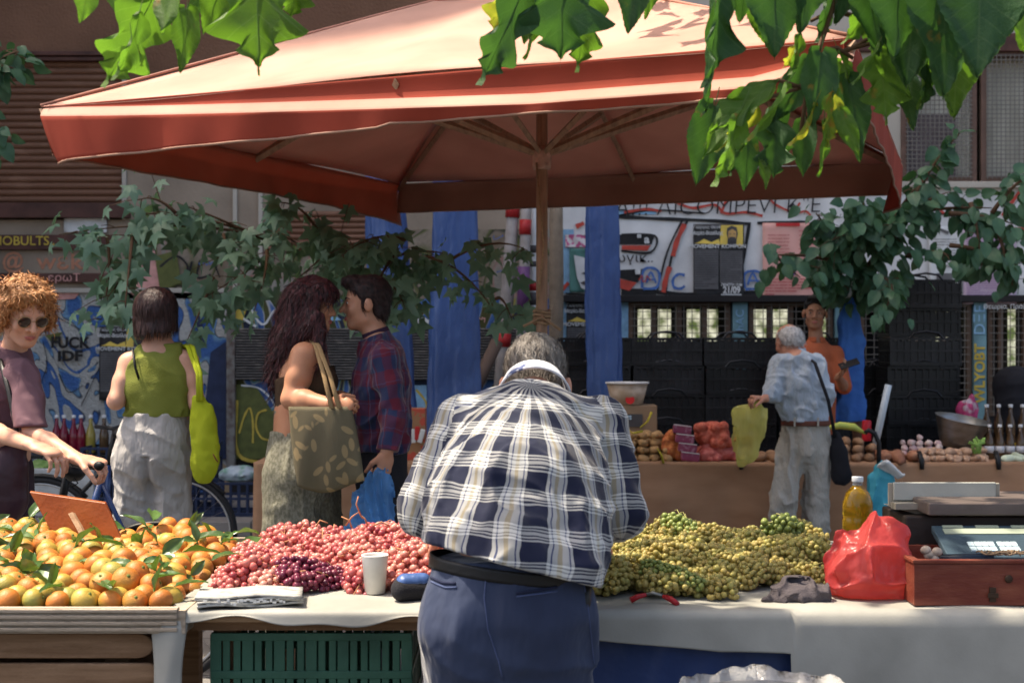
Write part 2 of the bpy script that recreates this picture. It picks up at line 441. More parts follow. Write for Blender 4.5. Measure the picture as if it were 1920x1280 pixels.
def mural(m, stops, sc, seed, dist=2.5):
    def b(N, L):
        tc = N.new('ShaderNodeTexCoord'); mp = N.new('ShaderNodeMapping'); mp.inputs['Location'].default_value = (seed, seed*.7, seed*.3); mp.inputs['Scale'].default_value = (1, 1, .62); mp.inputs['Rotation'].default_value = (0, .5, 0); L.new(tc.outputs['Object'], mp.inputs[0])
        n = N.new('ShaderNodeTexNoise'); n.inputs['Scale'].default_value = sc; n.inputs['Detail'].default_value = 1.2; n.inputs['Distortion'].default_value = dist; L.new(mp.outputs[0], n.inputs['Vector'])
        r = N.new('ShaderNodeValToRGB'); r.color_ramp.interpolation = 'EASE'; L.new(n.outputs['Fac'], r.inputs[0]); e = r.color_ramp.elements
        e[0].position = stops[0][0]; e[0].color = rgba(stops[0][1]); e[1].position = stops[-1][0]; e[1].color = rgba(stops[-1][1])
        for p_, c_ in stops[1:-1]: x = e.new(p_); x.color = rgba(c_)
        w2 = N.new('ShaderNodeTexNoise'); w2.inputs['Scale'].default_value = 30; w2.inputs['Detail'].default_value = 6; L.new(tc.outputs['Object'], w2.inputs['Vector'])
        mx = N.new('ShaderNodeMix'); mx.data_type = 'RGBA'; mx.blend_type = 'MULTIPLY'; mx.inputs[0].default_value = .5; L.new(r.outputs[0], mx.inputs[6]); L.new(w2.outputs['Fac'], mx.inputs[7]); return mx.outputs[2]
    return ramp_mat(m, b)
BL = (.07, .17, .42); WH = (.55, .54, .50); DK = (.03, .04, .07); LB = (.2, .38, .55)
m_stucco = mural(m_stucco, [(.36, BL), (.40, LB), (.405, DK), (.418, WH), (.53, WH), (.54, DK), (.55, BL), (.62, BL), (.625, WH), (.70, WH), (.72, (.5, .35, .2))], 1.5, 3)
m_mur2 = mural(mat('mural_blue_olive', (.1, .1, .1), rough=.8, bump=.2, bs=40), [(.38, (.09, .09, .03)), (.43, (.09, .09, .03)), (.435, WH), (.45, BL), (.56, (.05, .12, .3)), (.565, WH), (.585, (.1, .3, .4)), (.63, (.35, .28, .06)), (.64, DK)], 1.6, 8)
m_mur3 = mural(mat('mural_dirty', (.1, .1, .1), rough=.9, bump=.3, bs=40), [(.36, (.24, .18, .12)), (.44, (.28, .22, .165)), (.45, (.06, .06, .04)), (.47, (.13, .14, .05)), (.52, (.30, .24, .18)), (.60, (.33, .27, .2)), (.605, (.4, .22, .18)), (.66, (.33, .3, .25))], 1.3, 21, 3)
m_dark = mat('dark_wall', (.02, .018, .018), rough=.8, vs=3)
m_rust = mat('red_brown_metal', (.085, .035, .026), rough=.5, vs=5, var=.4, bump=.2)
m_lam = mat('brown_shutter', (.18, .085, .05), rough=.55, vs=3, var=.35, col2=(.3, .16, .10), thr=(.55, .8), stretch=(1, 1, 4), bump=.1)
mb = MB()
a = W(-1600, 103, YB); b = W(1000, 0, YB)
mb.bx(a.x, b.x, YB, YB+.3, a.z, 27.0); pb(mb, 238, 1000, 103, 300); pb(mb, -1600, -500, 103, 400)
mb.build('wall', m_brown, bld)
mb = MB(); pb(mb, 238, 1050, 300, 430); mb.build('wall', m_beige, bld); mb = MB(); pb(mb, -1600, 238, 412, 545); mb.build('wall', m_beige, bld); mb = MB(); pb(mb, 238, 1050, 430, 560); mb.build('wall', m_mur3, bld)
mb = MB(); a = W(1000, 66, YB); b = W(3600, 0, YB); mb.bx(a.x, b.x, YB, YB+.3, a.z, 27.0); pb(mb, 1000, 1690, 66, 345); pb(mb, 2060, 3600, 66, 345)
mb.build('wall', m_grey, bld)
mb = MB(); pb(mb, 1050, 3600, 345, 560); mb.build('wall', m_white, bld)
mb = MB(); pb(mb, -1600, 432, 545, 1000); mb.build('wall', m_stucco, bld)
mb = MB(); pb(mb, 432, 1050, 560, 860); mb.build('wall', m_mur2, bld)
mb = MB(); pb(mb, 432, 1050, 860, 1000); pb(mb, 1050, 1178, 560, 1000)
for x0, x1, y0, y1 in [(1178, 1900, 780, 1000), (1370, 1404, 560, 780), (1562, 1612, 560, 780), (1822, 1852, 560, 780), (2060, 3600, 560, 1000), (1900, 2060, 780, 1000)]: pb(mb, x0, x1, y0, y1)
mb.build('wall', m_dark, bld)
mb = MB(); a = W(-1600, 0, YB); b = W(3600, 0, YB); mb.bx(a.x, b.x, YB+1.2, YB+1.5, 0, 27); mb.bx(a.x, b.x, YB, YB+1.5, 27, 27.3)
mb.bx(a.x-.3, a.x, YB, YB+1.5, 0, 27); mb.bx(b.x, b.x+.3, YB, YB+1.5, 0, 27); mb.build('roof', m_grey, bld)
# lintel, ledges, sills
def each(name, m, par, bev, *bs):
    for q_ in bs: mb_ = MB(); pb(mb_, *q_); mb_.build(name, m, par, bev=bev)
each('ledge', m_rust, bld, .006, (1560, 2060, 62, 96, YB-.06, .1), (-600, 236, 96, 104, YB-.08, .1), (-600, 236, 106, 114, YB-.05, .08), (-600, 240, 380, 408, YB-.1, .12), (-600, 210, 440, 468, YB-.05, .06), (-600, 212, 512, 530, YB-.05, .06))
mb = MB(); pb(mb, 1050, 3600, 553, 566, YB-.1, .12); mb.build('ledge', m_dark, bld, bev=.006)
each('ledge', m_grey, bld, .006, (1600, 3600, 340, 352, YB-.07, .1), (-600, 420, 540, 549, YB-.04, .05))
each('trim', m_grey, bld, .004, (436, 444, 320, 560, YB-.03, .05), (484, 492, 320, 560, YB-.03, .05), (228, 236, 104, 412, YB-.03, .05))
m_rustpost = mat('rusty_post', (.2, .19, .17), col2=(.08, .04, .03), thr=(.4, .7), vs=12, rough=.7)
mb = MB(); pb(mb, 424, 440, 545, 880, YB-.08, .1); mb.build('corner_post', m_rustpost, bld, bev=.006)
mb = MB(); mb.bx(-18, -6.3, 9.5, 12.98, 0, 31); mb.build('shade_block', m_brown, bld)  # unseen tall block added to keep sun off the back stalls
# wooden roller shutter upper left: curved slats
def shutter(name, x0, x1, y0, y1, n, m, Y, dep):
    mb = MB(); a = W(x0, y1, Y); b = W(x1, y0, Y); h = (b.z-a.z)/n
    for i in range(n):
        z = a.z+i*h; ys = [0, .25, .5, .75, 1]
        pr = [(z+h*(.0+.96*t), Y-dep*math.sin(PI*t)**.6) for t in ys]
        o = len(mb.v); vs = []
        for zz, yy in pr: vs += [V(a.x, yy, zz), V(b.x, yy, zz)]
        mb.add(vs, [(2*k, 2*k+1, 2*k+3, 2*k+2) for k in range(4)])
    pb(mb, x0, x1, y0, y1, Y+.012, .02)
    return mb.build(name, m, bld, smooth=False)
shutter('roller_shutter', -480, 228, 114, 380, 21, m_lam, YB+.03, .02)
shutter('roller_shutter', 500, 700, 396, 470, 7, m_lam, YB-.03, .02)
m_louv = mat('dark_louvre', (.09, .085, .08), rough=.5, vs=6, col2=(.2, .18, .16), thr=(.5, .7), stretch=(2, 2, 8), metal=.3)
shutter('roller_shutter', 442, 1000, 615, 712, 19, m_louv, YB-.05, .02)
# mesh windows upper right
m_frame = mat('brown_frame', (.13, .075, .055), rough=.6, vs=8)
m_curt = mat('pale_curtain', (.5, .48, .4), rough=.9, vs=2, var=.25, stretch=(6, 1, 1))
m_wire = mat('grey_wire', (.16, .14, .12), rough=.5, metal=.4)
m_glassd = mat('dark_glass', (.02, .022, .025), rough=.08, spec=.6, bump=0)
def grille(name, x0, x1, y0, y1, Y, sx, sy, r, m, parent):
    mb = MB(); a = W(x0, y1, Y); b = W(x1, y0, Y)
    x = a.x+sx/2
    while x < b.x: mb.bx(x-r, x+r, Y, Y+.004, a.z, b.z); x += sx
    z = a.z+sy/2
    while z < b.z: mb.bx(a.x, b.x, Y-.004, Y-.0005, z-r, z+r); z += sy
    return mb.build(name, m, parent)
def frame(name, x0, x1, y0, y1, Y, t, m, parent, d=.06, mull=()):
    mb = MB(); a = W(x0, y1, Y); b = W(x1, y0, Y)
    mb.bx(a.x, a.x+t, Y, Y+d, a.z, b.z); mb.bx(b.x-t, b.x, Y, Y+d, a.z, b.z); mb.bx(a.x+t, b.x-t, Y+.002, Y+d, b.z-t, b.z); mb.bx(a.x+t, b.x-t, Y+.002, Y+d, a.z, a.z+t)
    for u in mull: x = a.x+(b.x-a.x)*u; mb.bx(x-t/2, x+t/2, Y+.004, Y+d, a.z+t, b.z-t)
    return mb.build(name, m, parent, bev=.004)
for x0, x1 in ((1690, 1832), (1840, 2060)):
    fr = frame('window', x0, x1, 97, 340, YB-.02, .05, m_frame, bld)
    mb = MB(); pb(mb, x0+4, x1-4, 100, 338, YB+.16, .01); mb.build('curtain', m_curt, fr)
    if x0 < 1700:
        mb = MB(); pb(mb, x0+4, x1-40, 215, 338, YB+.10, .02); mb.build('pane', mat('dusk_pane', (.13, .1, .1), rough=.4), fr)
    grille('grille', x0+8, x1-8, 102, 336, YB-.035, .041, .041, .004, m_wire, fr)
    mb = MB(); mb.add([W(x0+6, 337, YB+.2), W(x1-6, 337, YB+.2), W(x1-6, 100, YB+.2), W(x0+6, 100, YB+.2)], [(0, 1, 2, 3)])
    mb.build('glass', m_glassd, fr)
# ground floor windows, interior seen through to bright far windows
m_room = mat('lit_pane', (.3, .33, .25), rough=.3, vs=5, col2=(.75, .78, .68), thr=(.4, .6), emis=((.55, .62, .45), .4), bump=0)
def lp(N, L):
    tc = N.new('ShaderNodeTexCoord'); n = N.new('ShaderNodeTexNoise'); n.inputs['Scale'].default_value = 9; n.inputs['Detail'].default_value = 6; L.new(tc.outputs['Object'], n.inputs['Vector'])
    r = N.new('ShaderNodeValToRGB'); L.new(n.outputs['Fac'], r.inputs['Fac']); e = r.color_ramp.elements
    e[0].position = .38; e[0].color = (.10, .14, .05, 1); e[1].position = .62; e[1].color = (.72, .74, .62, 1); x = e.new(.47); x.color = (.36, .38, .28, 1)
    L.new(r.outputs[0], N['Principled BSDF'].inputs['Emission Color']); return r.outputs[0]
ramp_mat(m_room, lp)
m_wood_fr = mat('brown_wood_frame', (.12, .075, .05), rough=.6, vs=8, stretch=(1, 1, .2))
mb0 = None
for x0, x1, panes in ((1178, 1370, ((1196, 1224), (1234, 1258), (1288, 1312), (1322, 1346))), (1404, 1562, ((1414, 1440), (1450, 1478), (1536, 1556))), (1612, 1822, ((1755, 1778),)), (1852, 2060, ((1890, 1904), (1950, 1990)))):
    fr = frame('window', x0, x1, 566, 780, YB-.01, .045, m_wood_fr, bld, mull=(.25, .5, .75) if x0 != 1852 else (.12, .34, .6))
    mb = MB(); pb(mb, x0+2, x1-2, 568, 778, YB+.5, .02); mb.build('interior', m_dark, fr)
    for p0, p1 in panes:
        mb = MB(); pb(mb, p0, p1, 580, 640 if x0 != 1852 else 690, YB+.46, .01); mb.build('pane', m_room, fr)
    grille('grille', x0+4, x1-4, 568, 778, YB-.04, .075, .065, .0035, m_wire, fr)
m_teal = mat('teal_paint', (.13, .24, .26), rough=.6, vs=5, var=.3)
for x0, x1 in ((1374, 1402), (1826, 1850), (1566, 1606)):
    mb = MB(); pb(mb, x0, x1, 566, 830, YB-.05, .06); mb.build('post', m_teal, bld, bev=.005)
# ---- graffiti: painted strokes and letters on the walls
def paint(name, col, **k): return mat('paint_'+name, col, rough=.6, vs=14, var=.22, bump=.1, **k)
p_blue = paint('blue', (.06, .14, .36)); p_navy = paint('navy', (.02, .03, .07)); p_black = paint('black', (.015, .014, .014)); p_white = paint('white', (.6, .6, .58))
p_red = paint('red', (.45, .06, .04)); p_yel = paint('yellow', (.5, .36, .06)); p_pink = paint('pink', (.6, .3, .26)); p_teal = paint('teal', (.1, .3, .33)); p_lb = paint('lightblue', (.22, .4, .55)); p_ol = paint('olive', (.1, .11, .03))
p_orange = paint('orange', (.45, .2, .12))
def graf(name, m, lines=(), polys=(), Y=YB-.006, label=None):
    mb = MB()
    for k, (pts, wd) in enumerate(lines): strokes(mb, pts, Y-.0007*(k % 5), wd)
    for k, p in enumerate(polys): poly(mb, p, Y-.0007*(k % 5))
    o = mb.build(name, m, bld)
    if label: o['label'] = label
    return o
ms = .018
graf('graffiti', p_black, lines=[([(98, 590), (140, 612), (165, 628)], 1.6), ([(110, 700), (128, 735), (155, 722)], 1.6), ([(80, 640), (88, 680), (76, 720)], 1.4), ([(152, 760), (180, 702), (200, 660)], 1.6), ([(300, 500), (330, 480), (352, 500), (340, 520)], 4), ([(360, 490), (352, 520)], 4), ([(375, 488), (370, 520), (395, 515)], 4), ([(400, 490), (412, 520)], 3)], Y=YB-ms-.006)
graf('graffiti', p_navy, polys=[[(395, 660), (424, 640), (424, 860), (380, 860), (384, 760)], [(362, 560), (372, 548), (384, 640), (372, 640)]], Y=YB-ms-.006)
graf('graffiti', p_pink, polys=[[(230, 500), (290, 470), (300, 540), (262, 560), (236, 545)], [(100, 545), (150, 548), (140, 560), (104, 562)]], Y=YB-.012)
graf('graffiti', p_ol, polys=[[(290, 480), (330, 470), (340, 530), (300, 545)], [(84, 628), (118, 622), (100, 645)]], Y=YB-ms-.008)
graf('graffiti', p_yel, polys=[[(240, 610), (256, 606), (250, 650), (240, 650)], [(442, 560), (470, 560), (455, 600), (442, 600)]], Y=YB-ms-.01)
textw('graffiti', 'FUCK', 131, 643, YB-.045, 21, p_black, bld, bold=.006, sx=1.0, rot=-1)
textw('graffiti', 'IDF', 131, 668, YB-.045, 19, p_black, bld, bold=.006, sx=1.25, rot=1)
textw('graffiti', 'MOBULTS..', 44, 452, YB-.06, 18, p_yel, bld, bold=.001, sx=1)
o = textw('graffiti', '@', 24, 490, YB-.006, 30, p_orange, bld, bold=.004)
textw('graffiti', 'wεk', 112, 491, YB-.006, 32, p_orange, bld, bold=.003, sx=1.15)
textw('graffiti', 'ερωΤ', 120, 521, YB-.06, 15, p_pink, bld, sx=1.2)
# panel right of the corner post: blue, olive and yellow piece above and below the louvre
graf('graffiti', p_ol, polys=[[(442, 720), (480, 724), (510, 770), (525, 830), (520, 860), (442, 860)]], Y=YB-.018)
graf('graffiti', p_white, lines=[([(446, 590), (470, 606), (480, 612)], 5), ([(470, 580), (486, 604), (498, 606), (512, 585), (530, 575)], 4), ([(452, 722), (490, 730), (520, 770), (530, 840)], 3), ([(660, 590), (760, 600), (850, 606)], 8), ([(770, 575), (800, 600)], 4)], Y=YB-.026)
graf('graffiti', p_yel, lines=[([(448, 812), (458, 780), (468, 765), (474, 790), (474, 830)], 3.5), ([(500, 768), (484, 775), (480, 800), (490, 820), (505, 825)], 3.5), ([(444, 750), (446, 850), (500, 866)], 6), ([(780, 730), (800, 760), (780, 800)], 4)], Y=YB-.026, label='yellow sprayed 15 on dark ground')
graf('graffiti', p_lb, polys=[[(540, 572), (600, 568), (640, 600), (560, 605)], [(775, 722), (800, 722), (800, 800), (770, 790)]], Y=YB-.022)
# white wall on the right: sprayed letters
graf('graffiti', p_black, lines=[([(1160, 406), (1240, 410), (1340, 414), (1408, 420)], 6), ([(1150, 350), (1200, 348), (1290, 346)], 2),
 ([(1290, 412), (1262, 470), (1248, 550)], 4), ([(1280, 412), (1252, 470), (1232, 548)], 3.5), ([(1405, 420), (1395, 480), (1380, 540)], 6), ([(1420, 418), (1500, 416), (1520, 420)], 5),
 ([(1165, 552), (1192, 545), (1240, 548), (1300, 552), (1430, 552)], 7), ([(1165, 440), (1228, 442), (1220, 473), (1165, 470)], 4), ([(1700, 410), (1760, 400), (1800, 410)], 4), ([(1060, 550), (1120, 553)], 3), ([(1160, 404), (1230, 394), (1320, 400)], 3)],
 polys=[[(1160, 440), (1228, 440), (1222, 458), (1160, 458)], [(1160, 506), (1206, 504), (1196, 530), (1160, 520)], [(1165, 540), (1230, 542), (1230, 554), (1165, 554)], [(1380, 545), (1430, 545), (1430, 554), (1380, 554)]], Y=YB-.014, label='black outlined block letters')
graf('graffiti', p_red, lines=[([(1284, 420), (1270, 450), (1262, 480)], 9), ([(1256, 500), (1248, 525), (1244, 548)], 9), ([(1168, 350), (1200, 352), (1230, 342)], 5), ([(1270, 380), (1300, 390), (1340, 384), (1360, 400), (1400, 398), (1430, 405)], 5), ([(1170, 398), (1210, 392), (1240, 396)], 5), ([(1500, 380), (1490, 400), (1510, 396), (1520, 404)], 4), ([(1350, 350), (1362, 370), (1352, 400)], 5), ([(1430, 350), (1450, 380), (1480, 396)], 4), ([(1880, 405), (1920, 350), (1950, 330)], 7), ([(1740, 370), (1770, 400)], 5), ([(1080, 425), (1095, 418)], 8), ([(1052, 545), (1066, 530)], 7)],
 polys=[[(1166, 460), (1220, 460), (1214, 470), (1166, 468)], [(1160, 522), (1194, 530), (1180, 545), (1162, 540)]], Y=YB-.02)
graf('graffiti', p_blue, lines=[([(1204, 540), (1206, 508), (1222, 502), (1236, 512), (1232, 538), (1206, 541)], 5), ([(1212, 530), (1220, 510), (1230, 530)], 4), ([(1212, 524), (1230, 524)], 3),
 ([(1284, 516), (1272, 514), (1262, 524), (1264, 538), (1276, 541), (1284, 536)], 5), ([(1396, 540), (1396, 514), (1412, 508), (1428, 514), (1428, 538), (1398, 542)], 5), ([(1402, 534), (1411, 512), (1422, 532)], 4), ([(1402, 526), (1424, 526)], 3)], Y=YB-.024, label='blue sprayed letters A C A')
textw('graffiti', "A!!! ΛICOMPEVΓΚ\"E", 1345, 388, YB-.028, 33, p_black, bld, sx=1.0, rot=1, bold=-.003, shear=.1)
textw('graffiti', '" a', 1206, 449, YB-.03, 16, p_white, bld, bold=.004)
textw('graffiti', '"', 1196, 518, YB-.03, 22, p_white, bld, bold=.006)
textw('graffiti', 'ωγικ..', 1188, 484, YB-.02, 18, p_black, bld, rot=0, sx=1.2)
graf('graffiti', p_lb, polys=[[(1052, 430), (1076, 430), (1072, 550), (1052, 550)], [(1150, 392), (1230, 396), (1230, 402), (1150, 402)]], Y=YB-.01)
graf('graffiti', p_lb, polys=[[(1050, 560), (1178, 560), (1178, 640), (1050, 640)]], Y=YB-.01)
textw('graffiti', 'hAC', 1388, 600, YB-.056, 16, p_lb, bld, rot=90)
textw('graffiti', 'WLYOBT', 1838, 700, YB-.056, 20, p_yel, bld, rot=90, bold=.004)
textw('graffiti', 'DΞE', 1838, 600, YB-.056, 22, p_lb, bld, rot=90)
textw('lettering', 'Θεωρία, Πράξη', 1888, 575, YB-.11, 9, p_white, bld)
rg = random.Random(77)
for k in range(16):   # small sprayed tags scribbled over the walls
    x = rg.choice((rg.uniform(1180, 1290), rg.uniform(1540, 1560), rg.uniform(1700, 1900), rg.uniform(450, 520), rg.uniform(880, 940), rg.uniform(240, 420))); y = rg.uniform(360, 545) if x > 1000 else rg.uniform(440, 600); s_ = rg.uniform(8, 20)
    pts = [(x, y)]
    for j in range(9): pts.append((pts[-1][0]+rg.uniform(-.2, .9)*s_*.6, y+rg.uniform(-.6, .6)*s_))
    graf('graffiti', rg.choice((p_black, p_black, p_red, p_blue, p_white, p_pink)), lines=[(pts, rg.uniform(1, 2))], Y=YB-.033)
# ---- posters
m_pblack = mat('poster_black', (.035, .033, .033), rough=.6, vs=20, bump=.05); m_ppink = mat('poster_pink', (.7, .36, .3), rough=.7, vs=4, var=.1); m_plil = mat('poster_lilac', (.5, .38, .46), rough=.7, vs=4, var=.1)
m_pwhite = mat('poster_white', (.6, .6, .58), rough=.7, vs=6, var=.12); m_pgreen = mat('poster_green', (.08, .2, .17), rough=.7); m_ptext = mat('poster_text', (.07, .065, .065), rough=.6, bump=0); m_pyel = mat('poster_yellow', (.7, .5, .1), rough=.6)
m_pviol = mat('poster_violet', (.16, .08, .3), rough=.6); m_pred = mat('poster_red', (.5, .03, .03), rough=.6); m_ptred = mat('poster_redtext', (.5, .12, .12), rough=.6, bump=0); m_pgrey = mat('poster_grey', (.12, .115, .115), rough=.7)
def poster(label, x0, x1, y0, y1, m, Y=YB-.035, tilt=0):
    c = W((x0+x1)/2, (y0+y1)/2, Y); t = thing('poster', label, 'poster', c, group='posters pasted on the graffiti wall')
    a = W(x0, y1, Y); b = W(x1, y0, Y)
    mb = MB(); mb.grid(lambda u, v: V(a.x+(b.x-a.x)*u, Y-.012*(v > .95)*u-.006*math.sin(u*9+v*5), a.z+(b.z-a.z)*v), 10, 14)
    mb.build('sheet', m, t, smooth=True, solid=.002); return t
def lines_of(t, x0, x1, y0, y1, n, m, Y, seed=1, th=1.1, gap=.2):
    r = random.Random(seed); mb = MB()
    for i in range(n):
        y = y0+(y1-y0)*i/n; x = x0
        while x < x1-3:
            l = min(x1-x, r.uniform(4, 22)); poly(mb, [(x, y+th), (x+l, y+th), (x+l, y), (x, y)], Y, .001); x += l+1.6
            if r.random() < gap*.3: break
    mb.build('lettering', m, t)
def portrait(t, cx, cy, s, Y):
    mb = MB(); q = lambda pts: [(cx+x*s, cy+y*s) for x, y in pts]
    poly(mb, q([(-8, 18), (-7, 4), (-9, -4), (-8, -14), (0, -18), (9, -15), (11, -4), (9, 6), (8, 18)]), Y); mb.build('portrait', m_ptext, t)
    mb = MB(); poly(mb, q([(-6, 4), (-6, -8), (1, -12), (8, -8), (8, 4), (4, 6), (-3, 6)]), Y-.003); mb.build('portrait', mat('poster_skin', (.55, .33, .12)), t)
    mb = MB(); poly(mb, q([(-4, 2), (6, 2), (7, 8), (1, 11), (-5, 8)]), Y-.006); poly(mb, q([(-4, -4), (-1, -4), (-1, -2.5), (-4, -2.5)]), Y-.006); poly(mb, q([(3, -4), (6, -4), (6, -2.5), (3, -2.5)]), Y-.006); mb.build('portrait', m_ptext, t)
def march(label, x0, y0, x1=None, crop=False):
    """black event poster with yellow portrait corner"""
    t = poster(label, x0, x0+95, y0, y0+138, m_pblack); Y = YB-.05
    mb = MB(); poly(mb, [(x0+50, y0+38), (x0+93, y0+42), (x0+93, y0+2), (x0+52, y0+2)], Y); poly(mb, [(x0+2, y0+36), (x0+50, y0+38), (x0+48, y0+28), (x0+34, y0+34), (x0+20, y0+28), (x0+10, y0+34)], Y-.002); mb.build('picture', m_pyel, t)
    portrait(t, x0+72, y0+22, 1.05, Y-.004)
    textw('lettering', 'Γιώργος Θεοδ', x0+26, y0+6, Y-.004, 6, m_pwhite, t, sx=.95); textw('lettering', 'Μαρία-Βασίλης', x0+26, y0+17, Y-.004, 7, m_pwhite, t, sx=.85, bold=.001); textw('lettering', 'MOVEMENT KOMPON', x0+46, y0+42, Y-.004, 7.5, m_pwhite, t, sx=1.05, bold=.001)
    mb = MB(); poly(mb, [(x0+2, y0+122), (x0+47, y0+122), (x0+47, y0+48), (x0+2, y0+48)], Y); poly(mb, [(x0+50, y0+110), (x0+92, y0+110), (x0+92, y0+50), (x0+50, y0+50)], Y-.001); mb.build('text_block', m_pgrey, t)
    lines_of(t, x0+3, x0+46, y0+50, y0+120, 16, m_ptext, Y-.003, 3, 1.6); lines_of(t, x0+51, x0+91, y0+52, y0+108, 14, m_ptext, Y-.003, 4, 1.6)
    textw('lettering', 'ΠΕΜΠΤΗ 17:00', x0+72, y0+114, Y-.004, 5, m_pwhite, t, sx=.85, bold=.001); textw('lettering', '21/09', x0+72, y0+124, Y-.004, 13, m_pwhite, t, bold=.0025, sx=.82)
    mb = MB(); poly(mb, [(x0+52, y0+135), (x0+90, y0+135), (x0+90, y0+131), (x0+52, y0+131)], Y); mb.build('band', m_pwhite, t)
    return t
march('black event poster reading 21/09 with bearded man on yellow, middle of the white wall', 1300, 420)
march('black event poster partly behind the right blue tarp, just above the black crates', 1062, 566)
march('black event poster on the blue mural left of the woman in the green top', 186, 612)
t = poster('salmon pink poster with a violet box and red text lines, right of the black poster', 1430, 1532, 418, 562, m_ppink)
mb = MB(); poly(mb, [(1462, 515), (1492, 515), (1492, 496), (1462, 496)], YB-.05); mb.build('box', m_pviol, t)
mb = MB(); poly(mb, [(1455, 424), (1500, 424), (1500, 418), (1455, 418)], YB-.05); mb.build('band', m_pred, t)
lines_of(t, 1440, 1480, 440, 492, 8, m_ptred, YB-.05, 5, 1.2); lines_of(t, 1498, 1526, 432, 500, 8, m_ptred, YB-.05, 9, 1.4); lines_of(t, 1434, 1526, 522, 556, 6, m_ptred, YB-.05, 6, 2)
textw('lettering', 'ΓΙΑ ΤΟΝ', 1478, 503, YB-.055, 5, m_ppink, t); textw('lettering', 'ΑΓΩΝΑ', 1478, 510, YB-.055, 5, m_ppink, t)
t = poster('lilac poster of fine text under the tree branches at the far right', 1806, 1906, 430, 570, m_plil)
lines_of(t, 1812, 1898, 436, 560, 30, mat('poster_violettext', (.3, .18, .3)), YB-.05, 7, 1.2)
mb = MB(); poly(mb, [(1896, 436), (1960, 436), (1960, 426), (1896, 426)], YB-.06); mb.build('band', m_pred, t)
t = poster('white poster with black symbols and a small photo, left of the lilac poster', 1742, 1800, 424, 540, m_pwhite)
mb = MB(); poly(mb, [(1756, 536), (1786, 536), (1786, 512), (1756, 512)], YB-.05); poly(mb, [(1754, 428), (1778, 440), (1780, 434), (1756, 425)], YB-.05); mb.build('picture', m_pgrey, t)
textw('lettering', 'ΑΘΗΝΑ', 1772, 499, YB-.05, 6, m_ptext, t); lines_of(t, 1750, 1794, 448, 490, 8, m_ptext, YB-.05, 11, 1)
t = poster('green and white poster of a large face beside the umbrella pole', 1068, 1102, 466, 548, m_pgreen)
mb = MB(); poly(mb, [(1076, 478), (1100, 484), (1102, 545), (1090, 540), (1082, 520)], YB-.05); mb.build('picture', m_pwhite, t)
mb = MB(); poly(mb, [(1090, 512), (1102, 508), (1100, 516)], YB-.055); poly(mb, [(1088, 530), (1102, 524), (1100, 536)], YB-.055); mb.build('picture', m_ptext, t)
poster('pink and white torn poster above the green face poster', 1060, 1105, 440, 464, mat('poster_magenta', (.55, .12, .25), col2=(.65, .6, .58), thr=(.45, .5), vs=25))
t = poster('dark navy poster with white lines above the tall crate stack', 1735, 1790, 538, 574, mat('poster_navy', (.03, .04, .1)))
lines_of(t, 1745, 1786, 545, 568, 5, m_pwhite, YB-.05, 12, 2)
poster('torn white paper scraps under the roller shutter', 120, 200, 408, 436, m_pwhite, Y=YB-.03)
# ================================================================ the market umbrella
UA = V(-2.21, 6.67, 2.6); UB = V(1.24, 5.15, 2.6); UD = V(-.79, 9.95, 2.6); UC = V(2.38, 8.7, 2.6)
AP = V(.1, 7.62, 3.46)
umb = thing('market_umbrella', 'huge faded red market umbrella on a wooden pole over the fruit stall', 'umbrella', (.16, 7.62, 0))
m_roof = mat('faded_sunlit_canvas', (.52, .30, .235), rough=.9, vs=2.2, var=.16, bump=.3, bs=300, bd=.001, trl=.16, trc=(.85, .2, .09))
m_val = mat('red_canvas', (.30, .050, .030), rough=.9, vs=3, var=.2, bump=.3, bs=300, bd=.001, trl=.12, trc=(.6, .12, .06))
m_in2 = mat('brown_inner_canvas', (.30, .15, .11), rough=.95, vs=3, var=.2, bump=.3, bs=300, bd=.001, trl=.2, trc=(.5, .2, .12))  # browner inside of the cloth, for the far valance
m_seam = mat('seam_tape', (.42, .2, .15), rough=.9)
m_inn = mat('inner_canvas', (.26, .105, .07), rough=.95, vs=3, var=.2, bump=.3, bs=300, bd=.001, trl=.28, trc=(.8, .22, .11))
m_pole = mat('umbrella_wood', (.30, .19, .125), rough=.6, vs=6, stretch=(6, 6, 1), var=.3)
m_hem = mat('hem_tape', (.27, .16, .12), rough=.9)
cor = [UA, UB, UC, UD]
mb = MB()
for i in range(4):
    P, Q = cor[i], cor[(i+1) % 4]
    def fn(u, v, P=P, Q=Q, i=i):
        b = P.lerp(Q, u); p = b.lerp(AP, v)
        # between the ribs (corners and mid rib) the cloth sags
        sg = abs(math.sin(2*PI*u))*.055*math.sin(PI*min(1, v*1.02))*(1-v)*1.6
        sg += .012*math.sin(9*u+7*v+i)*(1-v)
        return p-V(0, 0, sg)
    mb.grid(fn, 28, 16)
roof = mb.build('canopy', m_roof, umb, smooth=True, solid=.003)
def nrm_out(P, Q):
    d = (Q-P).normalized(); o = V(d.y, -d.x, 0); c = (P+Q)/2-V(AP.x, AP.y, 2.6)
    return o if o.dot(c) > 0 else -o
prof = {0: (.115, .05, .085), 1: (.03, .02, .18), 2: (.02, .01, .18), 3: (.05, .03, .17)}
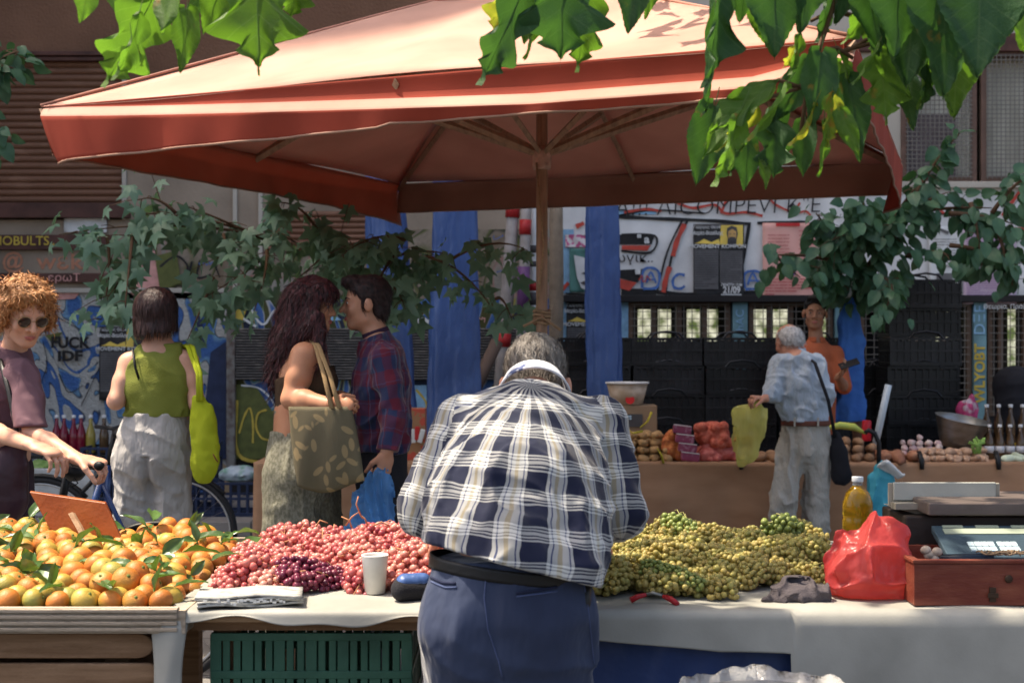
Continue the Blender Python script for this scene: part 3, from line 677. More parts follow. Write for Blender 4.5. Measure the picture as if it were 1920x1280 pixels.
for i in range(4):
    P, Q = cor[i], cor[(i+1) % 4]; o = nrm_out(P, Q); d1, lg, d2 = prof[i]
    def fn(u, v, P=P, Q=Q, o=o, d1=d1, lg=lg, d2=d2, i=i):
        b = P.lerp(Q, u); e = math.sin(PI*min(max(u, .0), 1))**.55
        if i == 0: e = min(1, (u*1.5)**.8)*(1 if u < .9 else (1-u)*10*.6+.4)
        D1 = d1*e; tot = d1+d2+(.07*(1-e) if i in (0, 3) and u < .5 else 0)
        if i == 1: tot += .10*max(0, (u-.55)/.45)
        if v < .3: t = v/.3; z = D1*t; off = -.012*math.sin(PI*t)*e
        elif v < .5: t = (v-.3)/.2; z = D1+.05*t; off = lg*t
        else: t = (v-.5)/.5; z = D1+.05+(tot-D1-.05)*t; off = lg*(1-.35*t)+(.012*math.sin(u*31+i)*t+.008*math.sin(u*67)*t)*(1 if i != 1 else .3)
        fl = 0
        if u < .06 or u > .94:
            k = (1-u/.06) if u < .06 else (u-.94)/.06; fl = .05*k*k*v
            if i == 1: fl += .1*k*v
        sh = 0
        if i == 0 and u < .15: sh = .10*v*v*(1-u/.15)
        if i == 3 and u > .85: sh = -.06*v*v*(u-.85)/.15
        return b+o*(off-fl*.8)-V(0, 0, z)+(Q-P).normalized()*sh
    mb = MB(); mb.grid(fn, 90, 20); mb.mi = [1 if (i == 0 and 6 <= q_//90 < 10) else 0 for q_ in range(len(mb.f))]; mb.build('valance', None, umb, smooth=True, solid=.003, mats=[m_val if i < 2 else (m_inn if i == 3 else m_in2), m_roof])  # pale band paints in sun on the near ledge, using the faded roof cloth
    mb = MB(); mb.tube([fn(k/60, 1) for k in range(61)], .006, 6); mb.build('hem', m_hem, umb, smooth=True)
for c_ in cor:
    mb = MB(); mb.tube([c_+V(0, 0, .006), c_.lerp(AP, .3)+V(0, 0, .007), c_.lerp(AP, .65)+V(0, 0, .007), c_.lerp(AP, 1)], .007, 5); mb.build('seam', m_seam, umb, smooth=True)
# small vent cap on the top
mb = MB(); cc = [c.lerp(AP, .78)+V(0, 0, .05) for c in cor]; tp = AP+V(0, 0, .12)
for i in range(4): mb.grid(lambda u, v, i=i: cc[i].lerp(cc[(i+1) % 4], u).lerp(tp, v), 8, 6)
for i in range(4): mb.grid(lambda u, v, i=i: cc[i].lerp(cc[(i+1) % 4], u)-V(0, 0, .05*v), 8, 2)
mb.build('vent_cap', m_val, umb, smooth=False, solid=.003)
CX, CY = .16, 7.62
mb = MB(); mb.tube([(CX, CY, 0), (CX, CY, 1.6), (CX, CY, 3.42)], [.032, .031, .03], 14); mb.build('pole', m_pole, umb, smooth=True)
mb = MB(); mb.box((CX, CY, .04), (.5, .5, .08)); mb.build('base', m_grey, umb, bev=.01)
mb = MB(); mb.lathe([(.0, -.06), (.046, -.06), (.05, -.04), (.05, .03), (.042, .055), (.03, .06)], (CX, CY, 2.48), 16); mb.build('hub', mat('hub_paint', (.45, .28, .22), vs=20, var=.4), umb, smooth=True)
mids = [(cor[i]+cor[(i+1) % 4])/2 for i in range(4)]
for k, e in enumerate(cor+mids):
    top = V(CX, CY, 3.40); e2 = e-V(0, 0, .035)
    mb = MB(); mb.tube([top, top.lerp(e2, .5)-V(0, 0, .01), e2], .016, 4, flat=1.6); mb.build('rib', m_pole, umb)
    j = top.lerp(e2, .52 if k < 4 else .6)-V(0, 0, .02)
    mb = MB(); mb.tube([V(CX, CY, 2.50)+(j-V(CX, CY, 2.5)).normalized()*.04, j], .013, 4, flat=1.7); mb.build('strut', m_pole, umb)
m_rope = mat('sisal_rope', (.3, .2, .12), rough=.95, vs=60, bump=.4)
mb = MB()
for k in range(4):
    mb.tube([(CX+.042*math.cos(q), CY+.042*math.sin(q), 1.60+.02*k+.006*math.sin(q*2)) for q in [i*PI/6 for i in range(13)]], .009, 6)
mb.tube([(CX-.03, CY-.04, 1.66), (CX+.01, CY-.05, 2.0), (CX-.03, CY-.05, 2.45)], .006, 5); mb.tube([(CX-.1, CY-.04, 1.58), (CX, CY-.05, 1.63), (CX+.1, CY-.04, 1.56)], .008, 5)
mb.build('rope', m_rope, umb, smooth=True)
# ================================================================ leaves and trees
def leaf_grid(wfn, lobes, n=14, m=8, fold=.25, droop=.15, curl=0, wave=.03, petiole=.25, seed=0):
    """leaf of length 1 along +Y from origin: list of verts, faces"""
    r = random.Random(seed); vs = []; ph = r.uniform(0, 6)
    for j in range(n+1):
        v = j/n; w = wfn(v)
        for i in range(-m//2, m//2+1):
            u = i/(m/2); x = u*w; y = v+lobes(u, v)
            z = abs(u)*w*fold-droop*v*v+wave*math.sin(u*5+v*11+ph)*abs(u)+curl*math.sin(v*3+ph)*.1
            vs.append(V(x, y, z))
    k = m+1
    fs = [(j*k+i, j*k+i+1, (j+1)*k+i+1, (j+1)*k+i) for j in range(n) for i in range(m)]
    mbl = MB(); mbl.add(vs, fs)
    if petiole: mbl.tube([V(0, -petiole, .03), V(0, -petiole*.4, .01), V(0, .02, 0), V(0, .55, -droop*.3-.004), V(0, .9, -droop*.8-.004)], [.008, .008, .008, .005, .002], 4, cap=False)
    return mbl
def w_heart(v): 
    s = math.sin(PI*min(1, v**.62))**.8*.42 if 0 < v < 1 else 0
    return max(s*.86, .0)+(.022*((v*13) % 1-.5) if .05 < v < .96 else 0)+(.1*math.exp(-(v/.1)**2) if v > 0 else .05)
def l_heart(u, v): return -.10*abs(u)**2*max(0, 1-v*2.5)+.04*(1-abs(u))*v
def w_lobe(v):
    a = .40*math.exp(-((v-.18)/.13)**2)+.46*math.exp(-((v-.46)/.10)**2)+.2*math.exp(-((v-.72)/.12)**2)+.10*(1-v)
    return a*.85*min(1, v*12+.15)*min(1, (1-v)*5)+(.020*((v*11) % 1-.5) if .05 < v < .94 else 0)
def l_lobe(u, v): return .22*abs(u)**1.4*math.exp(-((v-.45)/.3)**2)
def leafmat(name, col, col2, trc, trl=.4, rough=.45, rnd=.25, spots=None):
    m = mat(name, col, col2=col2, thr=(.3, .7), vs=9, rough=rough, bump=.3, bs=60, bd=.003, spec=.35, trl=trl, trc=trc, rnd=rnd)
    return m
lf_g = leafmat('mulberry_leaf', (.055, .12, .02), (.09, .17, .03), (.17, .38, .03), .40)
lf_d = leafmat('dark_leaf', (.018, .06, .022), (.035, .09, .03), (.08, .22, .03), .3)
lf_y = mat('browned_leaf', (.12, .24, .03), col2=(.38, .17, .03), thr=(.5, .62), vs=7, rough=.6, bump=.3, bs=60, trl=.45, trc=(.5, .55, .05), rnd=.2)
lf_b = leafmat('blue_green_leaf', (.075, .155, .105), (.17, .28, .19), (.2, .36, .14), .25, rough=.4, rnd=0)
lf_b2 = leafmat('glossy_green_leaf', (.03, .085, .05), (.07, .15, .075), (.08, .22, .05), .2, rough=.4, rnd=0)
bark = mat('bark', (.14, .11, .085), rough=.95, vs=9, stretch=(3, 3, 1), var=.4, bump=1, bs=25, bd=.02)
twig = mat('twig', (.10, .055, .03), rough=.8)
def veined(m, vc):
    N = m.node_tree.nodes; L = m.node_tree.links; b = N['Principled BSDF']; src = b.inputs['Base Color'].links[0].from_socket
    tc = N.new('ShaderNodeTexCoord'); sp = N.new('ShaderNodeSeparateXYZ'); L.new(tc.outputs['Object'], sp.inputs[0])
    def M2(op, a, c):
        n = N.new('ShaderNodeMath'); n.operation = op
        for i, x in enumerate((a, c)):
            if x is None: continue
            if isinstance(x, (int, float)): n.inputs[i].default_value = x
            else: L.new(x, n.inputs[i])
        return n.outputs[0]
    ax = M2('ABSOLUTE', sp.outputs[0], None); q = M2('SUBTRACT', sp.outputs[1], M2('MULTIPLY', ax, .75)); f = M2('FRACT', M2('MULTIPLY', q, 6.5), None)
    d = M2('LESS_THAN', M2('ABSOLUTE', M2('SUBTRACT', f, .5), None), .045); mid_ = M2('LESS_THAN', ax, .009); v = M2('MULTIPLY', M2('MAXIMUM', d, mid_), .55)
    mx = N.new('ShaderNodeMix'); mx.data_type = 'RGBA'; L.new(v, mx.inputs[0]); L.new(src, mx.inputs[6]); mx.inputs[7].default_value = rgba(vc)
    # brown blotches
    n = N.new('ShaderNodeTexNoise'); n.inputs['Scale'].default_value = 2.6; n.inputs['Detail'].default_value = 5; oi = N.new('ShaderNodeObjectInfo'); ad = N.new('ShaderNodeVectorMath'); ad.operation = 'ADD'; L.new(tc.outputs['Object'], ad.inputs[0]); cm = N.new('ShaderNodeCombineXYZ'); L.new(M2('MULTIPLY', oi.outputs['Random'], 40.), cm.inputs[0]); L.new(cm.outputs[0], ad.inputs[1]); L.new(ad.outputs[0], n.inputs['Vector'])
    r = N.new('ShaderNodeValToRGB'); L.new(n.outputs['Fac'], r.inputs[0]); r.color_ramp.elements[0].position = .64; r.color_ramp.elements[0].color = (0, 0, 0, 1); r.color_ramp.elements[1].position = .70; r.color_ramp.elements[1].color = (1, 1, 1, 1)
    m3 = N.new('ShaderNodeMix'); m3.data_type = 'RGBA'; L.new(r.outputs[0], m3.inputs[0]); L.new(mx.outputs[2], m3.inputs[6]); m3.inputs[7].default_value = (.28, .14, .03, 1)
    L.new(m3.outputs[2], b.inputs['Base Color'])
lf_cr = leafmat('canopy_leaf', (.055, .12, .02), (.09, .17, .03), (.2, .4, .03), .4)
veined(lf_g, (.16, .24, .08)); veined(lf_d, (.07, .13, .05)); veined(lf_y, (.3, .35, .1))
T_LEAF = []
for k in range(5):
    b_ = leaf_grid(w_lobe if k % 2 == 0 else w_heart, l_lobe if k % 2 == 0 else l_heart, fold=.1+.16*k/5, droop=.05+.1*(k % 3), wave=.05, seed=k, n=40, m=8)
    T_LEAF.append(rawmesh('leaf', b_.v, b_.f))
# foreground mulberry tree: stands to the right of the camera, limbs overhead, leaves hang into the picture
ft = thing('mulberry_tree', 'nearby mulberry tree hanging bright green lobed leaves from above into the top of the picture', 'tree', (2.9, 2.6, 0))
mb = MB(); mb.tube([(2.9, 2.6, -.05), (2.85, 2.65, 1.2), (2.7, 2.75, 2.4), (2.3, 3.0, 3.2)], [.16, .13, .11, .08], 12); mb.build('trunk', bark, ft, smooth=True)
limbs = [[(1.5, 5.2, 3.7), (1.0, 5.9, 4.0), (.5, 6.5, 4.2)], [(2.3, 3.0, 3.2), (1.4, 3.4, 3.45), (.3, 3.6, 3.3), (-.9, 3.2, 3.1), (-1.7, 3.1, 3.0)], [(2.3, 3.0, 3.2), (1.7, 3.1, 2.9), (1.1, 3.05, 2.62), (.7, 3.05, 2.42), (.62, 3.05, 2.28)], [(1.4, 3.4, 3.45), (.8, 4.4, 3.6), (0, 4.9, 3.6)], [(1.4, 3.4, 3.45), (1.6, 4.6, 3.6), (1.5, 5.2, 3.7)]]
for L_ in limbs:
    mb = MB(); n = len(L_); mb.tube(L_, [.05*(1-.75*i/(n-1)) for i in range(n)], 8); mb.build('limb', bark, ft, smooth=True)
rr = random.Random(4)
def hang_leaf(px, py, tx, ty, Y, kind, m, tw, mesh_i, parent=ft):
    """one leaf from its stalk (px,py) to its tip (tx,ty) in the photo, at distance Y"""
    a = W(px, py, Y); b = W(tx, ty, Y+rr.uniform(-.03, .03)); d = (b-a); Ln = d.length; y = d.normalized()
    n0 = V(math.sin(tw), -math.cos(tw), .25); x = y.cross(n0).normalized(); z = x.cross(y)
    M = Matrix((x, y, z)).transposed().to_4x4()
    o = link(T_LEAF[mesh_i], 'leaf', None, parent)
    if True:
        o.data = TL[(mesh_i, m.name)] if (mesh_i, m.name) in TL else TL.setdefault((mesh_i, m.name), T_LEAF[mesh_i].copy())
        if not o.data.materials: o.data.materials.append(m)
    MM = Matrix.Translation(a) @ M @ Matrix.Diagonal((Ln*kind*.84, Ln, Ln, 1))
    o.matrix_parent_inverse = Matrix.Identity(4); o.location = (0, 0, 0)
    o.matrix_basis = wmat(parent).inverted() @ MM
    return o
TL = {}
FG = [  # px,py -> tip tx,ty, Y, width, material, twist, mesh
 (165, -30, 155, 40, 3.0, 1.1, 'g', .8, 1), (212, -60, 232, 38, 3.05, 1.0, 'g', .3, 3), (290, -10, 198, 165, 3.0, .95, 'g', 1.0, 0), (262, 20, 238, 150, 2.9, .6, 'g', 1.2, 2), (350, 20, 345, 130, 3.0, .8, 'g', .6, 1),
 (340, -60, 300, 60, 2.9, 1.2, 'g', -.6, 3), (480, -110, 483, 140, 2.95, 1.05, 'g', 0, 0), (395, -30, 330, 50, 3.1, .7, 'd', 1.3, 3), (560, -70, 548, 40, 3.0, 1.0, 'g', .4, 2), (420, -50, 385, 60, 3.05, .9, 'g', .5, 1), (250, -50, 300, 40, 3.1, .9, 'd', .3, 1), (430, -20, 400, 35, 3.15, 1, 'd', .8, 4),
 (985, -30, 905, 160, 2.9, .75, 'd', .9, 0), (965, -40, 925, 60, 3.0, .9, 'y', .2, 2), (1000, -20, 985, 80, 3.0, .9, 'g', .3, 3), (1010, 0, 998, 112, 3.0, .5, 'g', 1.1, 1), (1055, -110, 1052, 120, 2.9, 1.2, 'd', 0, 2), (1100, -30, 1086, 135, 3.0, .8, 'g', .5, 0), (1030, -30, 1040, 66, 3.05, .9, 'g', -.3, 1), (1190, -60, 1180, 60, 3.0, .9, 'd', .2, 3), (1220, -50, 1217, 32, 3.05, .8, 'g', .5, 1),
 (1345, -60, 1350, 160, 2.9, .7, 'd', .9, 4), (1332, -60, 1352, 205, 2.95, .45, 'd', 1.1, 1), (1450, -90, 1455, 105, 2.9, 1.05, 'd', .1, 3), (1430, -40, 1440, 90, 3.0, 1, 'g', -.3, 1), (1500, 60, 1485, 140, 3.0, .6, 'g', 1.0, 0), (1490, 85, 1475, 130, 3.05, .9, 'y', .6, 2), (1520, -90, 1505, 60, 2.9, 1, 'd', .5, 3),
 (1460, 150, 1330, 245, 2.95, .6, 'g', -.6, 0), (1405, 180, 1318, 285, 3.0, .7, 'g', -.3, 1), (1420, 190, 1360, 290, 3.0, .55, 'y', .8, 2), (1390, 205, 1345, 350, 2.95, .55, 'g', 1.0, 0), (1470, 165, 1400, 290, 2.9, .35, 'g', 1.2, 1), (1340, 200, 1306, 345, 3.1, .9, 'd', .1, 3), (1400, 260, 1400, 355, 3.1, .9, 'd', .2, 1), (1455, 220, 1450, 338, 3.1, .9, 'd', -.2, 4), (1440, 200, 1490, 300, 3.1, .8, 'd', .3, 2),
 (1540, 100, 1525, 235, 2.95, .9, 'd', .2, 3), (1530, 190, 1500, 280, 2.95, .45, 'y', 1.1, 2), (1545, 230, 1548, 330, 2.95, .55, 'g', .9, 1), (1560, 170, 1555, 275, 2.95, .7, 'y', .6, 0), (1590, 150, 1615, 300, 3.0, .65, 'd', .1, 3), (1575, 210, 1612, 292, 2.95, .7, 'g', -.3, 1), (1570, 90, 1610, 160, 3.0, .6, 'g', 1.0, 2),
 (1645, 85, 1612, 160, 2.9, .35, 'g', 1.3, 1), (1650, 90, 1665, 232, 3.0, 1.0, 'g', .1, 0), (1650, 95, 1710, 185, 2.95, .7, 'g', -.4, 1), (1690, 130, 1715, 240, 3.05, .8, 'd', .1, 3), (1640, -10, 1600, 80, 2.95, .9, 'g', .8, 2), (1620, -60, 1650, 100, 2.9, .9, 'd', .1, 3), (1680, -80, 1690, 100, 2.85, 1.1, 'd', .3, 1), (1720, -70, 1700, 160, 2.9, 1.0, 'd', -.2, 3),
 (1745, 0, 1745, 200, 3.0, .6, 'g', .5, 4), (1770, -90, 1775, 175, 2.85, 1.0, 'd', .2, 3), (1790, 30, 1800, 218, 2.95, 1.0, 'g', .1, 1), (1840, -100, 1835, 140, 2.8, 1.1, 'd', -.1, 3), (1880, -90, 1870, 110, 2.85, 1.0, 'd', .4, 1), (1915, -80, 1925, 90, 2.9, 1.1, 'g', .3, 3), (1900, -100, 1905, 60, 3.1, 1.1, 'g', .2, 1), (1600, -90, 1580, 40, 3.0, 1, 'd', .5, 1), (1740, -60, 1730, 60, 3.1, 1.0, 'g', .4, 3), (1800, -110, 1805, 40, 3.1, 1.2, 'g', 0, 1), (1735, 120, 1742, 200, 3.0, .7, 'd', .5, 2), (1560, -60, 1540, 80, 3.0, .8, 'd', 1.0, 0), (1400, -90, 1395, 40, 2.95, 1.1, 'd', .3, 1), (1430, 300, 1440, 350, 3.1, .7, 'g', .3, 1), (1660, 20, 1640, 110, 3.1, .9, 'g', .1, 0), (1700, 60, 1680, 150, 3.1, .9, 'g', .5, 1), (1375, 240, 1372, 330, 3.15, .8, 'd', .4, 0), (1510, 230, 1505, 330, 3.15, .8, 'd', -.3, 3), (1520, 120, 1450, 230, 3.1, .8, 'd', .4, 1), (1580, 120, 1560, 210, 3.1, .8, 'g', .2, 3)]
MM_ = {'g': lf_g, 'd': lf_d, 'y': lf_y}
for q in FG: hang_leaf(q[0], q[1], q[2], q[3], q[4], q[5], MM_[q[6]], q[7], q[8])
mb = MB()
for pts in ([(1580, -40, 3), (1560, 20, 3), (1530, 110, 3), (1500, 165, 3), (1420, 190, 3), (1395, 200, 3)], [(1680, 20, 3), (1650, 60, 3), (1590, 95, 3), (1550, 100, 3)], [(1530, 110, 3), (1510, 190, 3), (1500, 260, 3)], [(1545, 95, 3), (1570, 90, 3), (1600, 110, 3)], [(1600, 30, 3.05), (1560, 20, 3.05), (1520, 40, 3.05)], [(1500, 165, 3), (1460, 150, 3), (1400, 185, 3)], [(1680, 70, 3), (1620, 85, 3), (1545, 105, 3)], [(1645, -40, 3), (1640, 90, 3)]):
    mb.tube([W(*p) for p in pts], [.006*(1-.5*i/len(pts)) for i in range(len(pts))], 6)
mb.build('twig', twig, ft, smooth=True)
def scatter_leaves(name, m, parent, spots, tmpl, seed=0, fy=-1.0, fz=.55):
    """many small leaves as one crown: spots = (point, direction, size)"""
    r = random.Random(seed); T = np.array([tuple(v) for v in tmpl.v]); Fc = [f for f in tmpl.f if len(f) == 4]; Fq = np.array(Fc)
    VS = []; FS = []; n = 0
    for (p, d, s) in spots:
        y = Vector(d).normalized(); nn = V(r.gauss(0, .6), fy+r.gauss(0, .6), fz+r.gauss(0, .4)); x = y.cross(nn)
        if x.length < .01: continue
        x.normalize(); z = x.cross(y); M = np.array([tuple(x), tuple(y), tuple(z)])
        VS.append((T*s) @ M+np.array(tuple(p))); FS.append(Fq+n); n += len(T)
    me = npmesh(name, np.concatenate(VS), np.concatenate(FS)); return link(me, name, m, parent)
tl_slim = MB(); _v = [V(0, .28, .03)]; _an = [-125, -62, 0, 62, 125]; _ln = [.34, .58, .72, .58, .34]
_va = [(-165, .18), (-95, .25), (-31, .31), (31, .31), (95, .25), (165, .18)]
for a_, l_ in zip(_an, _ln): _v.append(V(math.sin(R_(a_))*l_, .28+math.cos(R_(a_))*l_, -.16*l_/.7))
for a_, l_ in _va: _v.append(V(math.sin(R_(a_))*l_, .28+math.cos(R_(a_))*l_, .02))
tl_slim.add(_v, [(0, 6+i_+1, 1+i_, 6+i_) for i_ in range(5)])
tl_small = leaf_grid(w_lobe, l_lobe, n=9, m=4, fold=.2, droop=.2, petiole=0); tl_heart = leaf_grid(w_heart, l_heart, n=6, m=4, fold=.2, droop=.2, petiole=0)
# overhead crown of the same tree (above the picture), it dapples the right of the stall
sp = []
for k in range(420):
    p = V(rr.uniform(-.8, 1.3), rr.uniform(3.6, 5.0), rr.uniform(3.25, 4.0)); sp.append((p, V(rr.gauss(0, .5), rr.gauss(0, .5), -.8), rr.uniform(.14, .22)))
for k in range(90):
    p = V(rr.uniform(-1.2, -.6), rr.uniform(3.1, 4.0), rr.uniform(3.2, 3.9)); sp.append((p, V(rr.gauss(0, .5), rr.gauss(0, .5), -.8), rr.uniform(.12, .18)))
for k in range(140):  # unseen leaves added high at left to shade the two women
    p = V(rr.uniform(-4.3, -2.7), rr.uniform(5.1, 7.0), rr.uniform(3.7, 4.5)); sp.append((p, V(rr.gauss(0, .5), rr.gauss(0, .5), -.8), rr.uniform(.14, .2)))
for k in range(170):
    p = V(rr.uniform(1.0, 3.2), rr.uniform(2.6, 3.8), rr.uniform(3.1, 4.2)); sp.append((p, V(rr.gauss(0, .5), rr.gauss(0, .5), -.8), rr.uniform(.14, .2)))
for k in range(34): sp.append((V(rr.uniform(.1, 1.1), rr.uniform(5.7, 6.6), rr.uniform(3.75, 4.2)), V(rr.gauss(0, .5), rr.gauss(0, .5), -.5), rr.uniform(.15, .22)))
scatter_leaves('crown', lf_cr, ft, sp, tl_small, 3)
def branchy(parent, root, tips, m, tmpl, nl, size, seed, spread=.12, droop=-.35, r0=.02):
    """limbs from root through photo-measured tips; leaves on side twigs along them"""
    r = random.Random(seed); sp = []; mb = MB()
    for T_ in tips:
        p0 = Vector(T_[0]); p3 = Vector(T_[1]); mid = (p0+p3)/2+V(r.gauss(0, .05), r.gauss(0, .1), r.uniform(.02, .14))
        pts = [p0*(1-t)**2+mid*2*t*(1-t)+p3*t*t for t in [i/8 for i in range(9)]]
        mb.tube(pts, [r0*(1-.8*i/8) for i in range(9)], 5)
        L_ = (p3-p0).length
        for k in range(int(nl*L_*T_[2])):
            t = r.random()**.8; i = min(7, int(t*8)); p = pts[i].lerp(pts[i+1], t*8-i)
            sd = V(r.gauss(0, 1), r.gauss(0, 1), r.gauss(0, .7)).normalized(); q = p+sd*abs(r.gauss(0, spread))+V(0, 0, -.02)
            if r.random() < .35: mb.tube([p, (p+q)/2+V(0, 0, .01), q], [.004, .003, .002], 3, cap=False)
            d = sd*.6+(p3-p0).normalized()*.3+V(0, 0, droop-r.random()*.8); sp.append((q, d, size*r.uniform(.6, 1.2)))
    mb.build('branches', twig, parent, smooth=True)
    scatter_leaves('crown', m, parent, sp, tmpl, seed)
# left street tree behind the couple
lt = thing('street_tree', 'street tree with blue green lobed leaves spreading behind the kissing couple', 'tree', (W(690, 640, 9.3).x, 9.3, 0))
rt = W(700, 560, 9.3)
mb = MB(); mb.tube([(rt.x, 9.3, 0), (rt.x+.03, 9.3, .9), (rt.x, 9.3, rt.z)], [.07, .055, .045], 10); mb.build('trunk', bark, lt, smooth=True)
G = lambda a, b, c, d, e, f, g: (W(a, b, c), W(d, e, f), g)
branchy(lt, None, [G(700, 560, 9.3, 500, 430, 8.6, 1), G(520, 450, 8.7, 240, 400, 8.2, 1.1), G(520, 450, 8.7, 110, 440, 8.2, .9), G(260, 420, 8.3, 200, 560, 8.1, 1.3), G(250, 430, 8.3, 230, 620, 8.0, 1.2), G(200, 440, 8.2, 190, 600, 8.1, .8), G(520, 460, 8.7, 330, 380, 8.4, 1.2), G(330, 400, 8.4, 260, 375, 8.3, 1.3),
 G(520, 460, 8.7, 380, 560, 8.3, 1.2), G(400, 520, 8.4, 350, 640, 8.2, 1.3), G(500, 470, 8.6, 470, 600, 8.4, 1.3), G(700, 540, 9.2, 580, 400, 8.7, 1.3), G(700, 520, 9.2, 700, 440, 8.8, 1.3), G(700, 500, 9.1, 850, 480, 8.6, 1.2), G(840, 490, 8.6, 990, 470, 8.4, .8), G(800, 480, 8.6, 930, 590, 8.4, 1.0),
 G(700, 520, 9.0, 760, 580, 8.5, 1.2), G(640, 440, 8.8, 560, 520, 8.4, 1.3), G(420, 440, 8.5, 440, 500, 8.3, 1.2), G(930, 560, 8.4, 960, 600, 8.3, 1.5), G(760, 450, 8.8, 640, 480, 8.4, 1.4), G(600, 440, 8.7, 520, 380, 8.5, 1.4), G(740, 480, 8.8, 700, 590, 8.4, 1.2)], lf_b, tl_slim, 33, .155, 11, r0=.012, spread=.12, droop=-.5)
mb_ = None
# right street tree, round leaves
rt_ = thing('street_tree', 'small street tree with dark glossy round leaves behind the man in the orange shirt', 'tree', (W(1604, 640, 11.3).x, 11.3, .12))
q = W(1600, 560, 11.3)
mb = MB(); mb.tube([(W(1612, 900, 11.3).x, 11.3, .1), W(1608, 760, 11.3), W(1600, 620, 11.3), q], [.05, .045, .04, .035], 10); mb.build('trunk', mat('brown_bark', (.2, .1, .06), rough=.9, vs=12, bump=.6, bs=30), rt_, smooth=True)
branchy(rt_, None, [G(1600, 560, 11.2, 1600, 400, 10.7, 1.6), G(1600, 540, 11.2, 1530, 400, 10.6, 1.5), G(1600, 540, 11.2, 1680, 400, 10.7, 1.6), G(1600, 560, 11.2, 1690, 520, 10.7, 1.8), G(1600, 560, 11.2, 1530, 500, 10.7, 1.7), G(1600, 500, 11, 1440, 480, 10.6, .5), G(1450, 470, 10.6, 1500, 520, 10.6, .8), G(1660, 450, 10.9, 1720, 350, 10.6, 1.4),
 G(1700, 400, 10.8, 1800, 250, 10.6, 1.0), G(1700, 400, 10.8, 1780, 360, 10.6, 1.0), G(1600, 480, 11, 1620, 380, 10.6, 1.6), G(1700, 480, 10.8, 1780, 480, 10.6, .5), G(1780, 460, 10.6, 1900, 500, 10.5, 1.2), G(1780, 400, 10.6, 1900, 420, 10.5, 1.2), G(1860, 400, 10.5, 1940, 330, 10.5, 1.3), G(1870, 430, 10.6, 1900, 540, 10.5, 1.2), G(1640, 520, 10.9, 1660, 580, 10.6, 1.6), G(1700, 400, 10.8, 1860, 390, 10.6, .6), G(1640, 440, 10.9, 1560, 450, 10.6, 1.8), G(1820, 380, 10.6, 1840, 500, 10.5, 1.2)], lf_b2, tl_heart, 62, .125, 12, spread=.12, droop=-.4)
ct = thing('street_tree', 'tree whose dark leafy twigs poke in at the far left edge', 'tree', (-4.2, 8, 0))
mb = MB(); mb.tube([(-4.2, 8, 0), (-4.1, 8, 1.5), (-3.9, 8, 2.6), (-3.3, 8, 2.95)], [.08, .07, .05, .02], 8); mb.build('trunk', bark, ct, smooth=True)
branchy(ct, None, [G(-60, 150, 8, 45, 95, 8, 1.6), G(-60, 160, 8, 30, 130, 8, 1.8), G(-60, 250, 8, 8, 262, 8, 1.6)], lf_b2, tl_heart, 80, .10, 13, spread=.07)
# ================================================================ people
def frame3(fw, up):
    y = Vector(fw).normalized(); z = Vector(up); z = (z-y*z.dot(y)).normalized(); x = y.cross(z); return Matrix((x, y, z)).transposed()
def skinmat(name, c, c2): return mat(name, c, col2=c2, thr=(.3, .7), vs=14, rough=.5, bump=.1, bs=200, bd=.001, sss=.12, spec=.35)
sk_a = skinmat('skin_fair', (.52, .27, .18), (.60, .33, .23)); sk_b = skinmat('skin_tan', (.40, .18, .10), (.46, .22, .13)); sk_c = skinmat('skin_olive', (.40, .19, .115), (.46, .23, .15)); sk_d = skinmat('skin_brown', (.30, .14, .085), (.37, .185, .11)); sk_e = skinmat('skin_ruddy', (.42, .19, .12), (.5, .24, .16))
eye_w = mat('eye_white', (.5, .48, .45), rough=.2, bump=0); eye_d = mat('eye_dark', (.02, .012, .01), rough=.15, bump=0); lipm = mat('lips', (.38, .12, .1), rough=.4, bump=0)
def head(S, c, M, s=1.0, nose=1.0, k=.012):
    q = lambda x, y, z: Vector(c)+M @ (V(x, y, z)*s)
    S.ell(q(0, -.012, .032), (.074*s, .094*s, .084*s), .02, M); S.ell(q(0, .028, -.035), (.060*s, .062*s, .078*s), .03, M)
    S.ell(q(0, .062, -.092), (.028*s, .022*s, .02*s), .025, M); S.cone(q(-.045, .0, -.07), q(-.01, .065, -.098), .02*s, .014*s, .02); S.cone(q(.045, .0, -.07), q(.01, .065, -.098), .02*s, .014*s, .02)
    S.cone(q(-.034, .076, .018), q(.034, .076, .018), .011*s, .011*s, .014)
    for e in (-1, 1):
        S.ell(q(e*.031, .093, .002), (.017*s, .014*s, .010*s), .008, M, op='s'); S.ell(q(e*.031, .074, .001), (.0125*s, .011*s, .0105*s), .004, M)
        S.ell(q(e*.042, .066, -.03), (.018*s, .014*s, .018*s), .02, M)
        S.ell(q(e*.082, -.008, -.012), (.011*s, .020*s, .032*s), .006, M); S.ell(q(e*.014, .092, -.034), (.009*s, .009*s, .008*s), .006, M)
    S.cone(q(0, .084, .008), q(0, .108*nose, -.03), .008*s, .0115*s, k)
    S.cone(q(-.017, .083, -.060), q(.017, .083, -.060), .0055*s, .0055*s, .006); S.cone(q(-.014, .083, -.071), q(.014, .083, -.071), .0065*s, .0065*s, .006)
    return q
